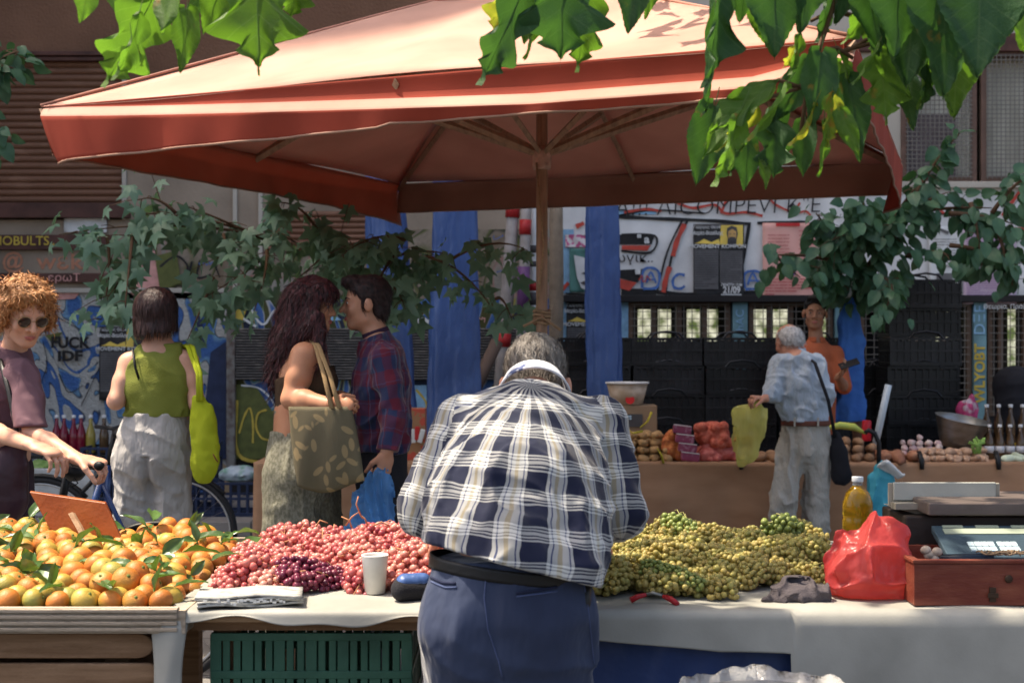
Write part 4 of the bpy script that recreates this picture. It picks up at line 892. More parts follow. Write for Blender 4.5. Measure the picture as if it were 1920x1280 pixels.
def faceparts(par, c, M, s=1.0, iris=True, brow=None):
    q = lambda x, y, z: Vector(c)+M @ (V(x, y, z)*s)
    mb = MB(); mb.tube([q(-.022, .0865, -.0655), q(-.008, .0925, -.0625), q(0, .0925, -.0645), q(.008, .0925, -.0625), q(.022, .0865, -.0655)], [.002*s, .005*s, .005*s, .005*s, .002*s], 6); mb.tube([q(-.018, .087, -.069), q(0, .0925, -.072), q(.018, .087, -.069)], [.002*s, .006*s, .002*s], 6)
    mb.build('lips', lipm, par, smooth=True)
    for e in (-1, 1):
        mb = MB(); mb.ball(q(e*.031, .0775, .001), (.0105*s, .009*s, .0065*s), R=M); mb.build('eye', eye_w, par, smooth=True)
        mb = MB(); mb.ball(q(e*.031, .0845, .001), (.0055*s, .004*s, .0055*s), R=M); mb.build('eye', eye_d, par, smooth=True)
        if brow:
            mb = MB(); mb.tube([q(e*.014, .0885, .019), q(e*.03, .0875, .0255), q(e*.050, .073, .020)], [.0035*s, .004*s, .002*s], 6); mb.build('eyebrow', brow, par, smooth=True)
def hand(S, wr, d, pn, thumb=1, curl=.5, s=1.0, spread=1.0, k=.004):
    d = Vector(d).normalized(); pn = Vector(pn); pn = (pn-d*pn.dot(d)).normalized(); sd = d.cross(pn)*thumb; wr = Vector(wr)
    S.cone(wr-d*.02, wr+d*.035*s, .024*s, .03*s, .012, fl=.62, w=pn); S.cone(wr+d*.035*s-sd*.006, wr+d*.078*s, .032*s, .034*s, .012, fl=.42, w=pn)
    ls = ((.040, .026, .021), (.045, .030, .022), (.042, .028, .021), (.033, .021, .018)); of = (.029, .0098, -.0098, -.028)
    for i in range(4):
        p = wr+d*(.082-.004*abs(i-1.2))*s+sd*of[i]*s; a = .15*curl; r = (.0092, .0095, .009, .008)[i]*s
        dd = (d+sd*(of[i]*3*spread)).normalized()
        for j in range(3):
            a += curl*(.55, .8, .55)[j]*(1+.08*i); v = dd*math.cos(a)+pn*math.sin(a); p2 = p+v*ls[i][j]*s
            S.cone(p, p2, r*(1-.08*j), r*(1-.08*(j+1)), k if j == 0 else .003); p = p2
    p = wr+d*.022*s+sd*.024*s; v = (d*.75+sd*.62+pn*.3).normalized(); p2 = p+v*.045*s
    S.cone(p, p2, .014*s, .0115*s, .012); v = (d*.95+sd*.15+pn*(.25+.5*curl)).normalized(); p3 = p2+v*.034*s; S.cone(p2, p3, .0112*s, .010*s, .004); S.cone(p3, p3+(v+pn*.2*curl).normalized()*.026*s, .010*s, .0085*s, .003)
def mid(a, b, t=.5): return Vector(a).lerp(Vector(b), t)
def arm(S, sh, el, wr, g=1.0, infl=0, end=None, k=.02):
    S.cone(sh, mid(sh, el), .052*g+infl, .045*g+infl, k); S.cone(mid(sh, el), el, .045*g+infl, .037*g+infl, k)
    e = wr if end is None else mid(el, wr, end); m = mid(el, e, .35)
    S.cone(el, m, .037*g+infl, .039*g+infl, k); S.cone(m, e, .039*g+infl, (.026*g if end is None else .032*g)+infl, k)
def leg(S, hip, kn, an, toe=None, g=1.0, infl=0, k=.03, low=None):
    S.cone(hip, mid(hip, kn), .088*g+infl, .072*g+infl, k); S.cone(mid(hip, kn), kn, .072*g+infl, .054*g+infl, k)
    lo = .035*g+infl if low is None else low; m = mid(kn, an, .33)
    S.cone(kn, m, .054*g+infl, max(.053*g+infl, lo), k); S.cone(m, an, max(.053*g+infl, lo), lo, k)
    if toe is not None: S.cone(V(an.x, an.y, an.z), toe, .034, .026, .02)
def blades(name, me, m, parent, n, ln, flow, wd=.0022, lift=.25, seed=0, sel=None, seg=3, curl=0):
    """short hair strands growing from the surface of a mesh"""
    r = random.Random(seed); nv = len(me.vertices); VS = []; FS = []; k = 0
    for _ in range(n):
        v = me.vertices[r.randrange(nv)]; p = v.co.copy(); nn = v.normal
        if sel and not sel(p): continue
        f = Vector(flow(p, nn, r)); d = (f-nn*f.dot(nn)*.8); 
        if d.length < 1e-4: continue
        d = d.normalized(); sd = d.cross(nn).normalized(); L_ = ln*r.uniform(.5, 1.2); o = len(VS); ph = r.uniform(0, 6)
        for j in range(seg+1):
            t = j/seg; q = p+d*L_*t+nn*(L_*lift*t*(1.1-t)+.001)+V(0, 0, -L_*.15*t*t)+(sd*math.sin(ph+t*6)+nn*math.cos(ph+t*6))*curl*t; w_ = wd*(1-t*.85)
            VS += [q-sd*w_, q+sd*w_]
        FS += [(o+2*j, o+2*j+1, o+2*j+3, o+2*j+2) for j in range(seg)]
    o = link(rawmesh(name, VS, FS), name, m, parent); return o
def bvh_of(o):
    from mathutils.bvhtree import BVHTree
    me = o.data; return BVHTree.FromPolygons([v.co for v in me.vertices], [tuple(p.vertices) for p in me.polygons])
def ring(c, M, rx, ry, r, n=40, a0=0, a1=2*PI): return [Vector(c)+M @ V(rx*math.cos(a0+(a1-a0)*i/n), ry*math.sin(a0+(a1-a0)*i/n), 0) for i in range(n+1)]
def band(c, M, rx, ry, h, name, m, parent, a0=0, a1=2*PI, flare=0, th=.004, tilt=None):
    mb = MB(); mb.grid(lambda u, v: Vector(c)+M @ V((rx+flare*v)*math.cos(a0+(a1-a0)*u), (ry+flare*v)*math.sin(a0+(a1-a0)*u), h*(v-.5)+(tilt(u) if tilt else 0)), 48, 4)
    return mb.build(name, m, parent, smooth=True, solid=th)
def drawon(bv, pts, Y, r, lift=.001):
    """points on a surface under photo points (seams, pockets)"""
    o = Vector((0, 0, CH)); out = []
    for i in range(len(pts)-1):
        for t in (0, .25, .5, .75):
            p = (pts[i][0]*(1-t)+pts[i+1][0]*t, pts[i][1]*(1-t)+pts[i+1][1]*t); d = (W(p[0], p[1], Y)-o).normalized(); h = bv.ray_cast(o, d)
            if h[0]: out.append(h[0]-d*lift)
    return out
denim = mat('blue_work_cotton', (.020, .028, .058), col2=(.033, .046, .088), thr=(.3, .7), vs=5, rough=.85, bump=.45, bs=7, bd=.025, bstretch=(1.6, 1.6, .7), sheen=.2)
blk = mat('black_leather', (.012, .012, .013), rough=.45); blkc = mat('black_cloth', (.014, .014, .018), rough=.9, bump=.3, bs=200)
NAV = (.006, .010, .034); WHT = (.60, .60, .57); CRM = (.50, .43, .28)
plaid1 = plaid_mat('navy_white_plaid', (.092, .076), [(0, NAV), (.46, WHT), (.53, (.06, .08, .18)), (.56, WHT), (.66, CRM), (.74, WHT), (.86, (.06, .08, .18)), (.89, WHT), (.95, NAV)], [(0, NAV), (.50, WHT), (.545, NAV), (.59, WHT), (.64, NAV), (.68, WHT), (.78, NAV), (.82, WHT), (.87, NAV), (.91, WHT), (.96, NAV)])
BUR = (.12, .012, .03); NV2 = (.02, .03, .085)
plaid2 = plaid_mat('burgundy_navy_plaid', (.12, .13), [(0, BUR), (.4, NV2), (.75, BUR), (.80, (.10, .12, .2)), (.84, NV2)], [(0, NV2), (.45, BUR), (.86, (.12, .06, .12)), (.9, BUR)])
# ---------------------------------------------------------------- 1 seller in the plaid shirt
p1 = thing('person', 'grey haired man in navy and white checked shirt bending over the grape table', 'person', (0, 3.14, 0))
pel = W(952, 1105, 3.14); ch = W(985, 895, 3.36); shL = W(866, 788, 3.47); shR = W(1124, 796, 3.47); nb = W(1000, 752, 3.54); hc = W(1004, 722, 3.68)
elL = W(800, 950, 3.42); elR = W(1158, 952, 3.42); wrL = W(862, 1000, 3.70); wrR = W(1090, 1000, 3.72)
HM = frame3((.06, .86, -.5), (.04, .5, .86))
S = SDF(); head(S, hc, HM, 1.02); S.cone(nb, hc-V(0, .02, .05), .062, .06, .03)
S.cone(pel+V(0, .03, 0), ch+V(0, .03, -.03), .12, .13, .04, fl=.65, w=(0, 1, .3)); S.cone(ch+V(0, .03, -.03), mid(shL, shR), .13, .11, .04, fl=.6, w=(0, 1, .4)); S.cone(shL, shR, .05, .05, .04)
for a, b, c, t in ((shL, elL, wrL, 1), (shR, elR, wrR, -1)): arm(S, a, b, c); hand(S, c, V(-t*.3, 1, -.35), V(0, -.2, -1), t, .7)
hp = [W(878, 1180, 3.14), W(1032, 1180, 3.14)]; kn = [W(868, 1490, 3.16), W(1042, 1490, 3.18)]; an = [W(872, 1835, 3.12), W(1036, 1835, 3.14)]
for i in range(2): leg(S, hp[i], kn[i], an[i], an[i]+V(0, .15, -.05))
solid('body', S, .006, sk_e, p1)
# hair: grey, short, ears free
S = SDF(); q = lambda x, y, z: hc+HM @ V(x, y, z)
S.ell(q(0, -.018, .045), (.080, .100, .084), .01, HM); S.ell(q(0, -.055, -.02), (.068, .052, .062), .02, HM)
S.ell(q(0, .10, -.02), (.09, .07, .08), .01, HM, op='s')
gh = mat('grey_hair', (.085, .07, .06), col2=(.30, .27, .24), thr=(.35, .65), vs=70, rough=.6, bump=.5, bs=250, stretch=(1, 1, .3))
ho = solid('hair', S, .005, gh, p1, disp=lambda P: .0025*nz(P/.008, 3))
blades('hair_strands', ho.data, gh, ho, 5200, .03, lambda p, n, r: (HM @ V(r.gauss(0, .35)-.25*(p.x-hc.x)*10, -.5, -.9+r.gauss(0, .3))), .0011, .35, 1)
# shirt
S = SDF(); hem = W(965, 1045, 3.13)
S.cone(W(958, 1062, 3.115), W(972, 960, 3.24), .163, .184, .05, fl=.80, w=(0, 1, .3)); S.cone(W(972, 960, 3.24), ch, .188, .186, .05, fl=.76, w=(0, 1, .45)); S.cone(ch, W(995, 815, 3.45), .185, .145, .05, fl=.64, w=(0, 1, .6)); S.cone(shL+V(.01, .0, .0), shR-V(.01, 0, 0), .064, .064, .06)
S.cone(W(995, 800, 3.47), W(1000, 752, 3.53), .11, .07, .05); S.cone(W(1048, 1060, 3.12), W(1050, 960, 3.24), .082, .10, .06, fl=.9, w=(0, 1, 0)); S.cone(W(868, 1000, 3.12), W(872, 940, 3.24), .07, .085, .06)
for a, b, c in ((shL, elL, wrL), (shR, elR, wrR)):
    S.cone(a, mid(a, b, .5), .066, .066, .016); S.cone(mid(a, b, .5), b, .066, .064, .010); S.cone(b, mid(b, c, .55), .064, .045, .012)
fa = folds((.02, .25, -1), .017, .085, 2, 2.6, .35); fb = folds((1, .1, -.35), .011, .06, 8, 2.2); fc = folds((.3, 0, -1), .004, .035, 12, 2)
def d1(P):
    z = P[:, 2]; lowm = np.clip((1.34-z)/.22, 0, 1); arm_ = np.clip((np.abs(P[:, 0]-.02)-.17)/.03, 0, 1)
    return fa(P)*(.25+.95*lowm)*(1-arm_)+fb(P)*(.35*(1-arm_)+.9*arm_)+fc(P)*(.4+.7*lowm)-.012*np.clip((1.10-z)/.08, 0, 1)
bones = [(W(955, 1100, 3.30), W(990, 770, 3.36), .25, (1, 0, 0), 0), (shL+V(-.02, 0, .0), elL, .055, (0, -1, 0), .03), (elL, wrL, .05, (-1, 0, 0), .0), (shR+V(.02, 0, 0), elR, .055, (0, -1, 0), .05), (elR, wrR, .05, (1, 0, 0), .0)]
shirt = solid('shirt', S, .005, plaid1, p1, disp=d1, cut=[(W(965, 1060, 3.12), (-.246, -.12, -.96)), (nb+V(0, -.02, .035), (0, .35, 1))], bones=bones)
# collar
CM = frame3((0, .55, -.83), (0, .83, .55))
uvc = plaid_mat('collar_plaid', (.098, .088), [(0, NAV), (.3, WHT)], [(0, WHT), (.2, WHT)], mixf=.25)
mb = MB()
def cfn(u, v):
    a = PI*.98+PI*1.04*u; r = .072+.016*v; return W(1001, 735, 3.575)+CM @ V(r*1.05*math.cos(a), r*math.sin(a)*1.05, .030-.055*v)
mb.grid(cfn, 48, 8); co_ = mb.build('collar', mat('collar_cotton', (.55, .56, .60), col2=(.08, .1, .2), thr=(.56, .6), vs=22, stretch=(1, 1, .2), bump=.1), shirt, smooth=True, solid=.005)
# trousers, belt
S = SDF(); S.cone(W(955, 1042, 3.15), W(956, 1160, 3.14), .170, .188, .05, fl=.74, w=(0, 1, 0))
for i in range(2):
    g = (.1, .108)[i]; S.cone(hp[i]+V(0, -.01, .03), kn[i], g, g*.82, .035); S.cone(kn[i], an[i]+V(0, 0, .03), g*.82, g*.68, .03)
fp = folds((.22, 0, -1), .030, .13, 21, 2.6, .7); fq = folds((1, 0, -.6), .014, .07, 25, 2.6)
pants = solid('trousers', S, .006, denim, p1, disp=lambda P: fp(P)*np.clip((1.02-P[:, 2])/.15, .15, 1)+fq(P)*np.clip((.92-P[:, 2])/.2, .1, 1)+.006*np.exp(-((P[:, 0]-W(928, 0, 3.14).x)/.012)**2)*(P[:, 1] < 3.1), cut=[(W(955, 1040, 3.1), (-.1, 0, 1))])
bv = bvh_of(pants)
def seam(name, pts, r, m, par, Y=3.0, bvx=None):
    P = drawon(bvx or bv, pts, Y, r)
    if len(P) > 2:
        mb = MB(); mb.tube(P, r, 6); return mb.build(name, m, par, smooth=True)
dk = mat('dark_blue_seam', (.012, .016, .04), rough=.9)
lt_ = mat('light_blue_seam', (.06, .08, .16), rough=.9)
seam('pocket', [(808, 1082), (830, 1092), (862, 1094)], .0032, dk, pants); seam('pocket', [(808, 1090), (835, 1101), (864, 1100)], .002, lt_, pants)
seam('pocket', [(968, 1112), (1010, 1106), (1056, 1098)], .0032, dk, pants); seam('pocket', [(968, 1118), (1010, 1113), (1058, 1106)], .002, lt_, pants)
seam('seam', [(912, 1072), (908, 1120), (915, 1180), (935, 1240), (945, 1285)], .0016, lt_, pants); seam('seam', [(1092, 1075), (1104, 1150), (1112, 1230), (1120, 1290)], .0015, lt_, pants)
seam('seam', [(870, 1064), (900, 1072), (912, 1078)], .0015, lt_, pants)
BM = frame3((0, 1, 0), (.12, 0, 1)); band(W(955, 1064, 3.15), BM, .177, .133, .028, 'belt', blk, p1)
mb = MB(); mb.ball(W(1096, 1128, 3.12), (.018, .05, .055), 14, 9); mb.build('belt_pouch', blk, p1, smooth=True)
for i in range(2):
    mb = MB(); mb.ball(an[i]+V(0, .06, -.065), (.05, .15, .055), 16, 10); mb.build('shoe', blk, p1, smooth=True)
# ---------------------------------------------------------------- 2 curly haired woman with sunglasses
p2 = thing('person', 'curly ginger haired woman in sunglasses and mauve T-shirt steering a bicycle at the left edge', 'person', (W(0, 0, 5.5).x, 5.5, 0))
hc = W(46, 584, 5.45); HM = frame3((.60, -.72, -.42), (.2, -.25, .94)); nb = W(22, 672, 5.55); Y2 = 5.5
S = SDF(); q = head(S, hc, HM, 1.04, 1.03, .010); S.cone(nb, hc+HM @ V(0, -.02, -.06), .052, .046, .03)
pel = W(-18, 905, 5.6); ch = W(-8, 760, 5.55); sA = W(42, 706, 5.42); sB = W(-78, 706, 5.7); eA = W(60, 812, 5.30); eB = W(-40, 800, 5.4); wA = W(146, 860, 5.12); wB = W(62, 835, 5.10)
S.cone(pel, ch, .14, .15, .04, fl=.7, w=(.4, -.9, 0)); S.cone(ch, mid(sA, sB), .15, .12, .04, fl=.65, w=(.4, -.9, 0)); S.cone(sA, sB, .045, .045, .03)
arm(S, sA, eA, wA, .86); arm(S, sB, eB, wB, .9)
hand(S, wA, V(1, -.15, -.15), V(.1, .2, -1), -1, 1.15, 1.0); hand(S, wB, V(.85, -.3, -.25), V(.1, .1, -1), 1, .75, 1.05)
hips = [W(-50, 930, 5.65), W(10, 930, 5.55)]
for h_ in hips: leg(S, h_, V(h_.x, h_.y-.02, .5), V(h_.x, h_.y, .09), V(h_.x+.08, h_.y-.14, .035))
solid('body', S, .0052, sk_a, p2)
faceparts(p2, hc, HM, 1.04)
S = SDF(); qq = lambda x, y, z: hc+HM @ V(x, y, z)
S.ell(qq(0, -.02, .055), (.098, .102, .080), .02, HM); S.ell(qq(0, -.06, -.02), (.104, .066, .090), .03, HM); S.ell(qq(-.085, -.01, -.01), (.035, .06, .07), .03, HM); S.ell(qq(.085, -.01, -.0), (.035, .055, .06), .03, HM); S.ell(qq(0, .055, .085), (.075, .035, .028), .02, HM)
S.ell(qq(0, .095, -.02), (.066, .075, .086), .01, HM, op='s')
ging = mat('ginger_hair', (.22, .085, .03), col2=(.55, .27, .11), thr=(.35, .68), vs=45, rough=.5, bump=.6, bs=120, bd=.004)
ho = solid('hair', S, .0055, ging, p2, disp=lambda P: .012*nz(P/.024, 3)+.006*nz(P/.011, 8))
blades('hair_curls', ho.data, ging, ho, 2600, .040, lambda p, n, r: V(r.gauss(0, 1), r.gauss(0, 1), r.gauss(-.6, 1)), .0028, .35, 2, seg=6, curl=.007)
# glasses
gm_ = mat('gold_frame', (.35, .22, .1), rough=.3, metal=.8, bump=0); gl = mat('dark_lens', (.03, .018, .015), rough=.05, spec=.8, bump=0)
g_ = MB()
for e in (-1, 1):
    g_.tube([qq(e*.034, .1, -.002)+HM @ V(.025*math.cos(a), -.004*abs(math.cos(a)), .022*math.sin(a)) for a in [i*PI/8 for i in range(17)]], .0013, 5)
    g_.tube([qq(e*.059, .098, .004), qq(e*.08, .03, .005), qq(e*.082, -.01, 0)], .0013, 5)
g_.tube([qq(-.010, .102, .002), qq(0, .106, .004), qq(.010, .102, .002)], .0013, 5); gf = g_.build('sunglasses', gm_, p2, smooth=True)
for e in (-1, 1):
    g_ = MB(); g_.ball(qq(e*.034, .098, -.002), (.0245, .0025, .0215), 18, 8, R=HM); g_.build('lens', gl, gf, smooth=True)
mauve = mat('mauve_cotton', (.11, .055, .07), col2=(.15, .08, .095), vs=4, rough=.9, bump=.3, bs=300, bd=.001)
S = SDF(); S.cone(W(-15, 880, 5.58), ch, .158, .165, .05, fl=.78, w=(.4, -.9, 0)); S.cone(ch, mid(sA, sB), .172, .14, .05, fl=.72, w=(.4, -.9, 0)); S.cone(sA, sB, .066, .066, .05); S.cone(mid(sA, sB), nb, .10, .078, .05)
for a, b in ((sA, eA), (sB, eB)): S.cone(a, mid(a, b, .95), .060, .062, .03)
f2 = folds((.1, 0, -1), .010, .08, 31, 2.4); f3 = folds((.8, 0, -.6), .007, .05, 35, 2.2)
solid('t_shirt', S, .0065, mauve, p2, disp=lambda P: f2(P)+f3(P), cut=[(nb+V(.02, -.02, .045), (.2, -.2, 1)), (mid(sA, eA, .9), (.05, -.1, -1)), (W(0, 915, 5.6), (0, 0, -1))])
S = SDF(); S.cone(W(-15, 890, 5.6), W(-15, 960, 5.6), .155, .16, .05, fl=.75, w=(.4, -.9, 0))
for h_ in hips: S.cone(h_, V(h_.x, h_.y, .12), .1, .07, .03)
solid('trousers', S, .009, mat('dark_plum_cloth', (.035, .02, .028), rough=.85), p2, disp=folds((0, 0, 1), .006, .07, 4))
for h_ in hips:
    mb = MB(); mb.ball(V(h_.x+.05, h_.y-.06, .045), (.06, .12, .05), 12, 8); mb.build('shoe', blk, p2, smooth=True)
wm = mat('watch_black', (.02, .02, .02), rough=.4)
# her bag
bg = thing('shoulder_bag', 'dark plum leather shoulder bag hanging at the hip of the curly haired woman', 'bag', W(18, 900, 5.3))
S = SDF(); S.cone(W(10, 880, 5.3), W(8, 935, 5.3), .085, .10, .05, fl=.6, w=(0, 1, 0)); S.cone(W(30, 845, 5.3), W(10, 880, 5.3), .03, .08, .05, fl=.6, w=(0, 1, 0))
solid('pouch', S, .007, mat('plum_leather', (.05, .022, .03), rough=.4, vs=5, var=.3), bg, disp=folds((.3, 0, -1), .012, .07, 6))
mb = MB(); mb.tube([W(34, 850, 5.28), W(30, 800, 5.30), W(15, 730, 5.33), W(0, 675, 5.42), W(-20, 668, 5.5)], .009, 6, flat=.3); mb.build('strap', blk, bg, smooth=True)
# ---------------------------------------------------------------- 3 woman with the green top
p3 = thing('person', 'woman seen from behind in sleeveless green knit top and pale linen trousers', 'person', (W(290, 0, 6.5).x, 6.5, 0))
Y3 = 6.5; hc = W(294, 590, Y3); HM = frame3((-.15, 1, -.08), (0, .05, 1)); nb = W(296, 652, Y3)
sA = W(243, 682, Y3); sB = W(352, 678, Y3); eA = W(217, 752, 6.42); eB = W(370, 757, 6.45); wA = W(262, 728, 6.68); wB = W(340, 735, 6.7)
S = SDF(); head(S, hc, HM, .98); S.cone(nb, hc+V(0, 0, -.06), .05, .047, .03)
ch = W(298, 715, Y3); pel = W(288, 835, Y3)
S.cone(pel, W(297, 770, Y3), .15, .125, .05, fl=.7, w=(0, 1, 0)); S.cone(W(297, 770, Y3), ch, .125, .14, .05, fl=.7, w=(0, 1, 0)); S.cone(ch, mid(sA, sB), .14, .11, .05, fl=.62, w=(0, 1, 0)); S.cone(sA, sB, .047, .047, .04)
arm(S, sA, eA, wA, .98); arm(S, sB, eB, wB, .95); hand(S, wA, V(.3, .5, .8), V(0, -1, .3), 1, .6, .9); hand(S, wB, V(-.3, .6, .5), V(0, -1, .3), -1, .6, .9)
lg = [W(252, 870, Y3), W(320, 870, Y3)]
for h_ in lg: leg(S, h_, V(h_.x, Y3, .5), V(h_.x, Y3, .09), V(h_.x, Y3+.14, .035), g=.78)
solid('body', S, .006, sk_a, p3)
bob = mat('dark_brown_hair', (.018, .008, .008), col2=(.06, .028, .025), thr=(.4, .7), vs=30, stretch=(5, 5, .5), rough=.38, bump=.5, bs=40, bstretch=(6, 6, .5), bd=.004)
S = SDF(); S.ell(hc+V(0, -.01, .035), (.092, .105, .09), .02); S.cone(hc+V(0, -.03, .02), hc+V(.0, -.045, -.075), .092, .088, .03, fl=.8, w=(0, 1, 0)); S.cone(hc+V(-.055, -.02, -.03), hc+V(-.058, -.01, -.1), .04, .036, .03); S.cone(hc+V(.055, -.02, -.03), hc+V(.062, -.01, -.1), .04, .034, .03)
fh = folds((0, 0, 1), .004, .02, 5)
ho = solid('hair', S, .006, bob, p3, disp=fh, cut=[(hc+V(0, 0, -.085), (.1, 0, -1))])
blades('hair_strands', ho.data, bob, ho, 2200, .035, lambda p, n, r: V(r.gauss(0, .08), 0, -1), .0022, .05, 3)
mb = MB(); mb.tube([hc+V(-.085, .02, .075), hc+V(-.04, .03, .122), hc+V(.04, .03, .122), hc+V(.085, .02, .075)], .006, 6); mb.build('sunglasses', blk, p3, smooth=True)
grn = mat('green_knit', (.15, .165, .025), col2=(.20, .22, .045), vs=5, rough=.9, bump=.6, bs=220, bd=.003)
S = SDF(); S.cone(W(296, 800, Y3), W(299, 755, Y3), .15, .148, .05, fl=.78, w=(0, 1, 0)); S.cone(W(299, 755, Y3), ch, .148, .158, .05, fl=.74, w=(0, 1, 0)); S.cone(ch, W(298, 672, Y3), .158, .10, .05, fl=.66, w=(0, 1, 0)); S.cone(W(268, 668, Y3), W(328, 665, Y3), .052, .052, .04); S.cone(W(262, 695, Y3), W(336, 693, Y3), .062, .062, .04)
f2 = folds((1, 0, -.15), .013, .07, 41, 2.4)
solid('knit_top', S, .0065, grn, p3, disp=lambda P: f2(P), cut=[(W(296, 780, Y3), (0, 0, -1)), (W(296, 642, Y3), (0, -.1, 1)), (W(241, 700, Y3), (-1, 0, .32)), (W(358, 700, Y3), (1, 0, .32))])
mb = MB(); mb.tube([W(249, 655, 6.42), W(254, 690, 6.385), W(262, 715, 6.40)], .006, 6, flat=.4); mb.build('strap', blk, p3, smooth=True)
lin = mat('pale_linen', (.34, .325, .31), col2=(.42, .40, .385), vs=4, rough=.9, bump=.45, bs=9, bd=.035, bstretch=(1.6, 1.6, .7))
S = SDF(); S.cone(W(296, 775, Y3), W(287, 850, Y3), .146, .178, .05, fl=.80, w=(0, 1, 0))
for i in range(2): S.cone(lg[i], V(lg[i].x-.004+.0*i, Y3, .5), .092, .084, .03); S.cone(V(lg[i].x, Y3, .5), V(lg[i].x, Y3, .06), .084, .096, .02)
f2 = folds((.12, 0, -1), .020, .09, 51, 2.6); f3 = folds((1, .2, -.6), .011, .06, 55, 2.4)
solid('linen_trousers', S, .007, lin, p3, disp=lambda P: f2(P)*np.clip((.98-P[:, 2])/.3, .1, 1)+f3(P)+.034*np.exp(-((P[:, 0]-W(286, 0, Y3).x)/.016)**2)*(P[:, 1] < 6.45)*(P[:, 2] < .98), cut=[(W(296, 772, Y3), (0, 0, 1)), (V(0, 0, .04), (0, 0, -1))])
for h_ in lg:
    mb = MB(); mb.ball(V(h_.x, Y3+.06, .045), (.045, .13, .05), 12, 8); mb.build('shoe', mat('white_canvas', (.5, .48, .45)), p3, smooth=True)
lime = mat('lime_cotton', (.34, .40, .015), col2=(.42, .48, .03), vs=5, rough=.85, bump=.3, bs=200, trl=.15)
bg = thing('tote_bag', 'lime green cotton tote bag hanging from the shoulder of the woman in green', 'bag', W(380, 820, 6.38))
S = SDF(); S.cone(W(383, 790, 6.38), W(384, 865, 6.38), .05, .055, .04, fl=.6, w=(0, 1, 0)); S.cone(W(372, 750, 6.38), W(381, 800, 6.38), .028, .045, .03, fl=.6, w=(0, 1, 0)); S.cone(W(396, 765, 6.38), W(388, 830, 6.38), .012, .05, .03, fl=.6, w=(0, 1, 0)); S.cone(W(384, 865, 6.38), W(382, 888, 6.38), .055, .042, .03, fl=.6, w=(0, 1, 0))
solid('pouch', S, .006, lime, bg, disp=folds((.1, 0, -1), .010, .045, 61, 1.8))
for dx in (0, 9):
    mb = MB(); mb.tube([W(372+dx*.6, 752, 6.36), W(371+dx*.5, 700, 6.36), W(352+dx, 650, 6.43), W(345+dx, 646, 6.5), W(356+dx, 690, 6.6)], .010, 6, flat=.3); mb.build('strap', lime, bg, smooth=True)
mb = MB(); mb.lathe([(.0, 0), (.022, 0), (.022, .002), (0, .002)], W(404, 858, 6.36), 14, R=Matrix.Rotation(R_(60), 3, 'Y')); mb.build('badge', mat('badge_brown', (.2, .05, .03)), bg)
# ---------------------------------------------------------------- 4 long haired woman with the leaf patterned tote
p4 = thing('person', 'woman with long dark wavy hair and bare shoulders leaning to kiss the man beside her', 'person', (W(560, 0, 6.4).x, 6.4, 0))
Y4 = 6.4; hc = W(585, 574, Y4); HM = frame3((1, -.12, -.06), (.06, 0, 1)); nb = W(577, 640, Y4)
sA = W(571, 668, 6.24); sB = W(583, 668, 6.56); eA = W(547, 748, 6.20); eB = W(585, 745, 6.6); wA = W(618, 759, 6.08); wB = W(640, 745, 6.4)
S = SDF(); head(S, hc, HM, .98, .97); S.cone(nb, hc+V(-.01, 0, -.06), .05, .048, .03)
ch = W(572, 705, Y4); pel = W(560, 850, Y4)
S.cone(pel, W(562, 780, Y4), .165, .14, .05, fl=.74, w=(1, 0, 0)); S.cone(W(562, 780, Y4), ch, .14, .155, .05, fl=.74, w=(1, 0, 0)); S.cone(ch, mid(sA, sB), .155, .11, .05, fl=.68, w=(1, 0, 0)); S.cone(sA, sB, .05, .05, .05)
S.ell(W(600, 715, 6.33), (.07, .075, .065), .03)
arm(S, sA, eA, wA, 1.22); arm(S, sB, eB, wB, 1.1); hand(S, wA, V(1, -.05, .02), V(-.1, .9, -.4), 1, .9, .95); hand(S, wB, V(.6, 0, -.3), V(0, 1, -.3), -1, .8, .9)
lg = [W(546, 890, 6.32), W(590, 890, 6.5)]
for h_ in lg: leg(S, h_, V(h_.x+.02, h_.y, .5), V(h_.x, h_.y, .09), V(h_.x+.14, h_.y, .035))
solid('body', S, .006, sk_b, p4); faceparts(p4, hc, HM, .98, brow=bob)
wavy = mat('dark_wavy_hair', (.018, .007, .009), col2=(.12, .035, .038), thr=(.42, .7), vs=26, stretch=(3, 3, .8), rough=.4, bump=.5, bs=60, bd=.005)
S = SDF(); S.ell(W(588, 554, Y4), (.110, .11, .088), .02); S.cone(W(572, 575, Y4), W(558, 625, 6.38), .105, .095, .05); S.cone(W(556, 620, 6.36), W(528, 690, 6.36), .085, .055, .04); S.cone(W(528, 690, 6.36), W(520, 722, 6.36), .05, .022, .03); S.cone(W(592, 600, 6.30), W(600, 650, 6.27), .05, .028, .03); S.cone(W(600, 650, 6.27), W(604, 672, 6.24), .026, .014, .02); S.cone(W(545, 600, Y4), W(530, 660, Y4), .06, .06, .04)
S.ell(hc+HM @ V(0, .088, -.03), (.10, .050, .09), .015, HM, op='s')
ho = solid('hair', S, .0065, wavy, p4, disp=lambda P: .014*nz(P/np.array([.05, .05, .035]), 3)+.008*nz(P/.018, 8))
blades('hair_strands', ho.data, wavy, ho, 2600, .085, lambda p, n, r: V(-.35+r.gauss(0, .25), r.gauss(0, .2), -1), .0022, .25, 4, seg=6, curl=.010)
brn = mat('brown_jersey', (.055, .032, .018), rough=.9)
S = SDF(); S.cone(W(564, 785, Y4), ch, .150, .165, .05, fl=.77, w=(1, 0, 0)); S.cone(ch, W(574, 690, Y4), .165, .15, .05, fl=.76, w=(1, 0, 0)); S.ell(W(601, 716, 6.33), (.078, .085, .074), .03)
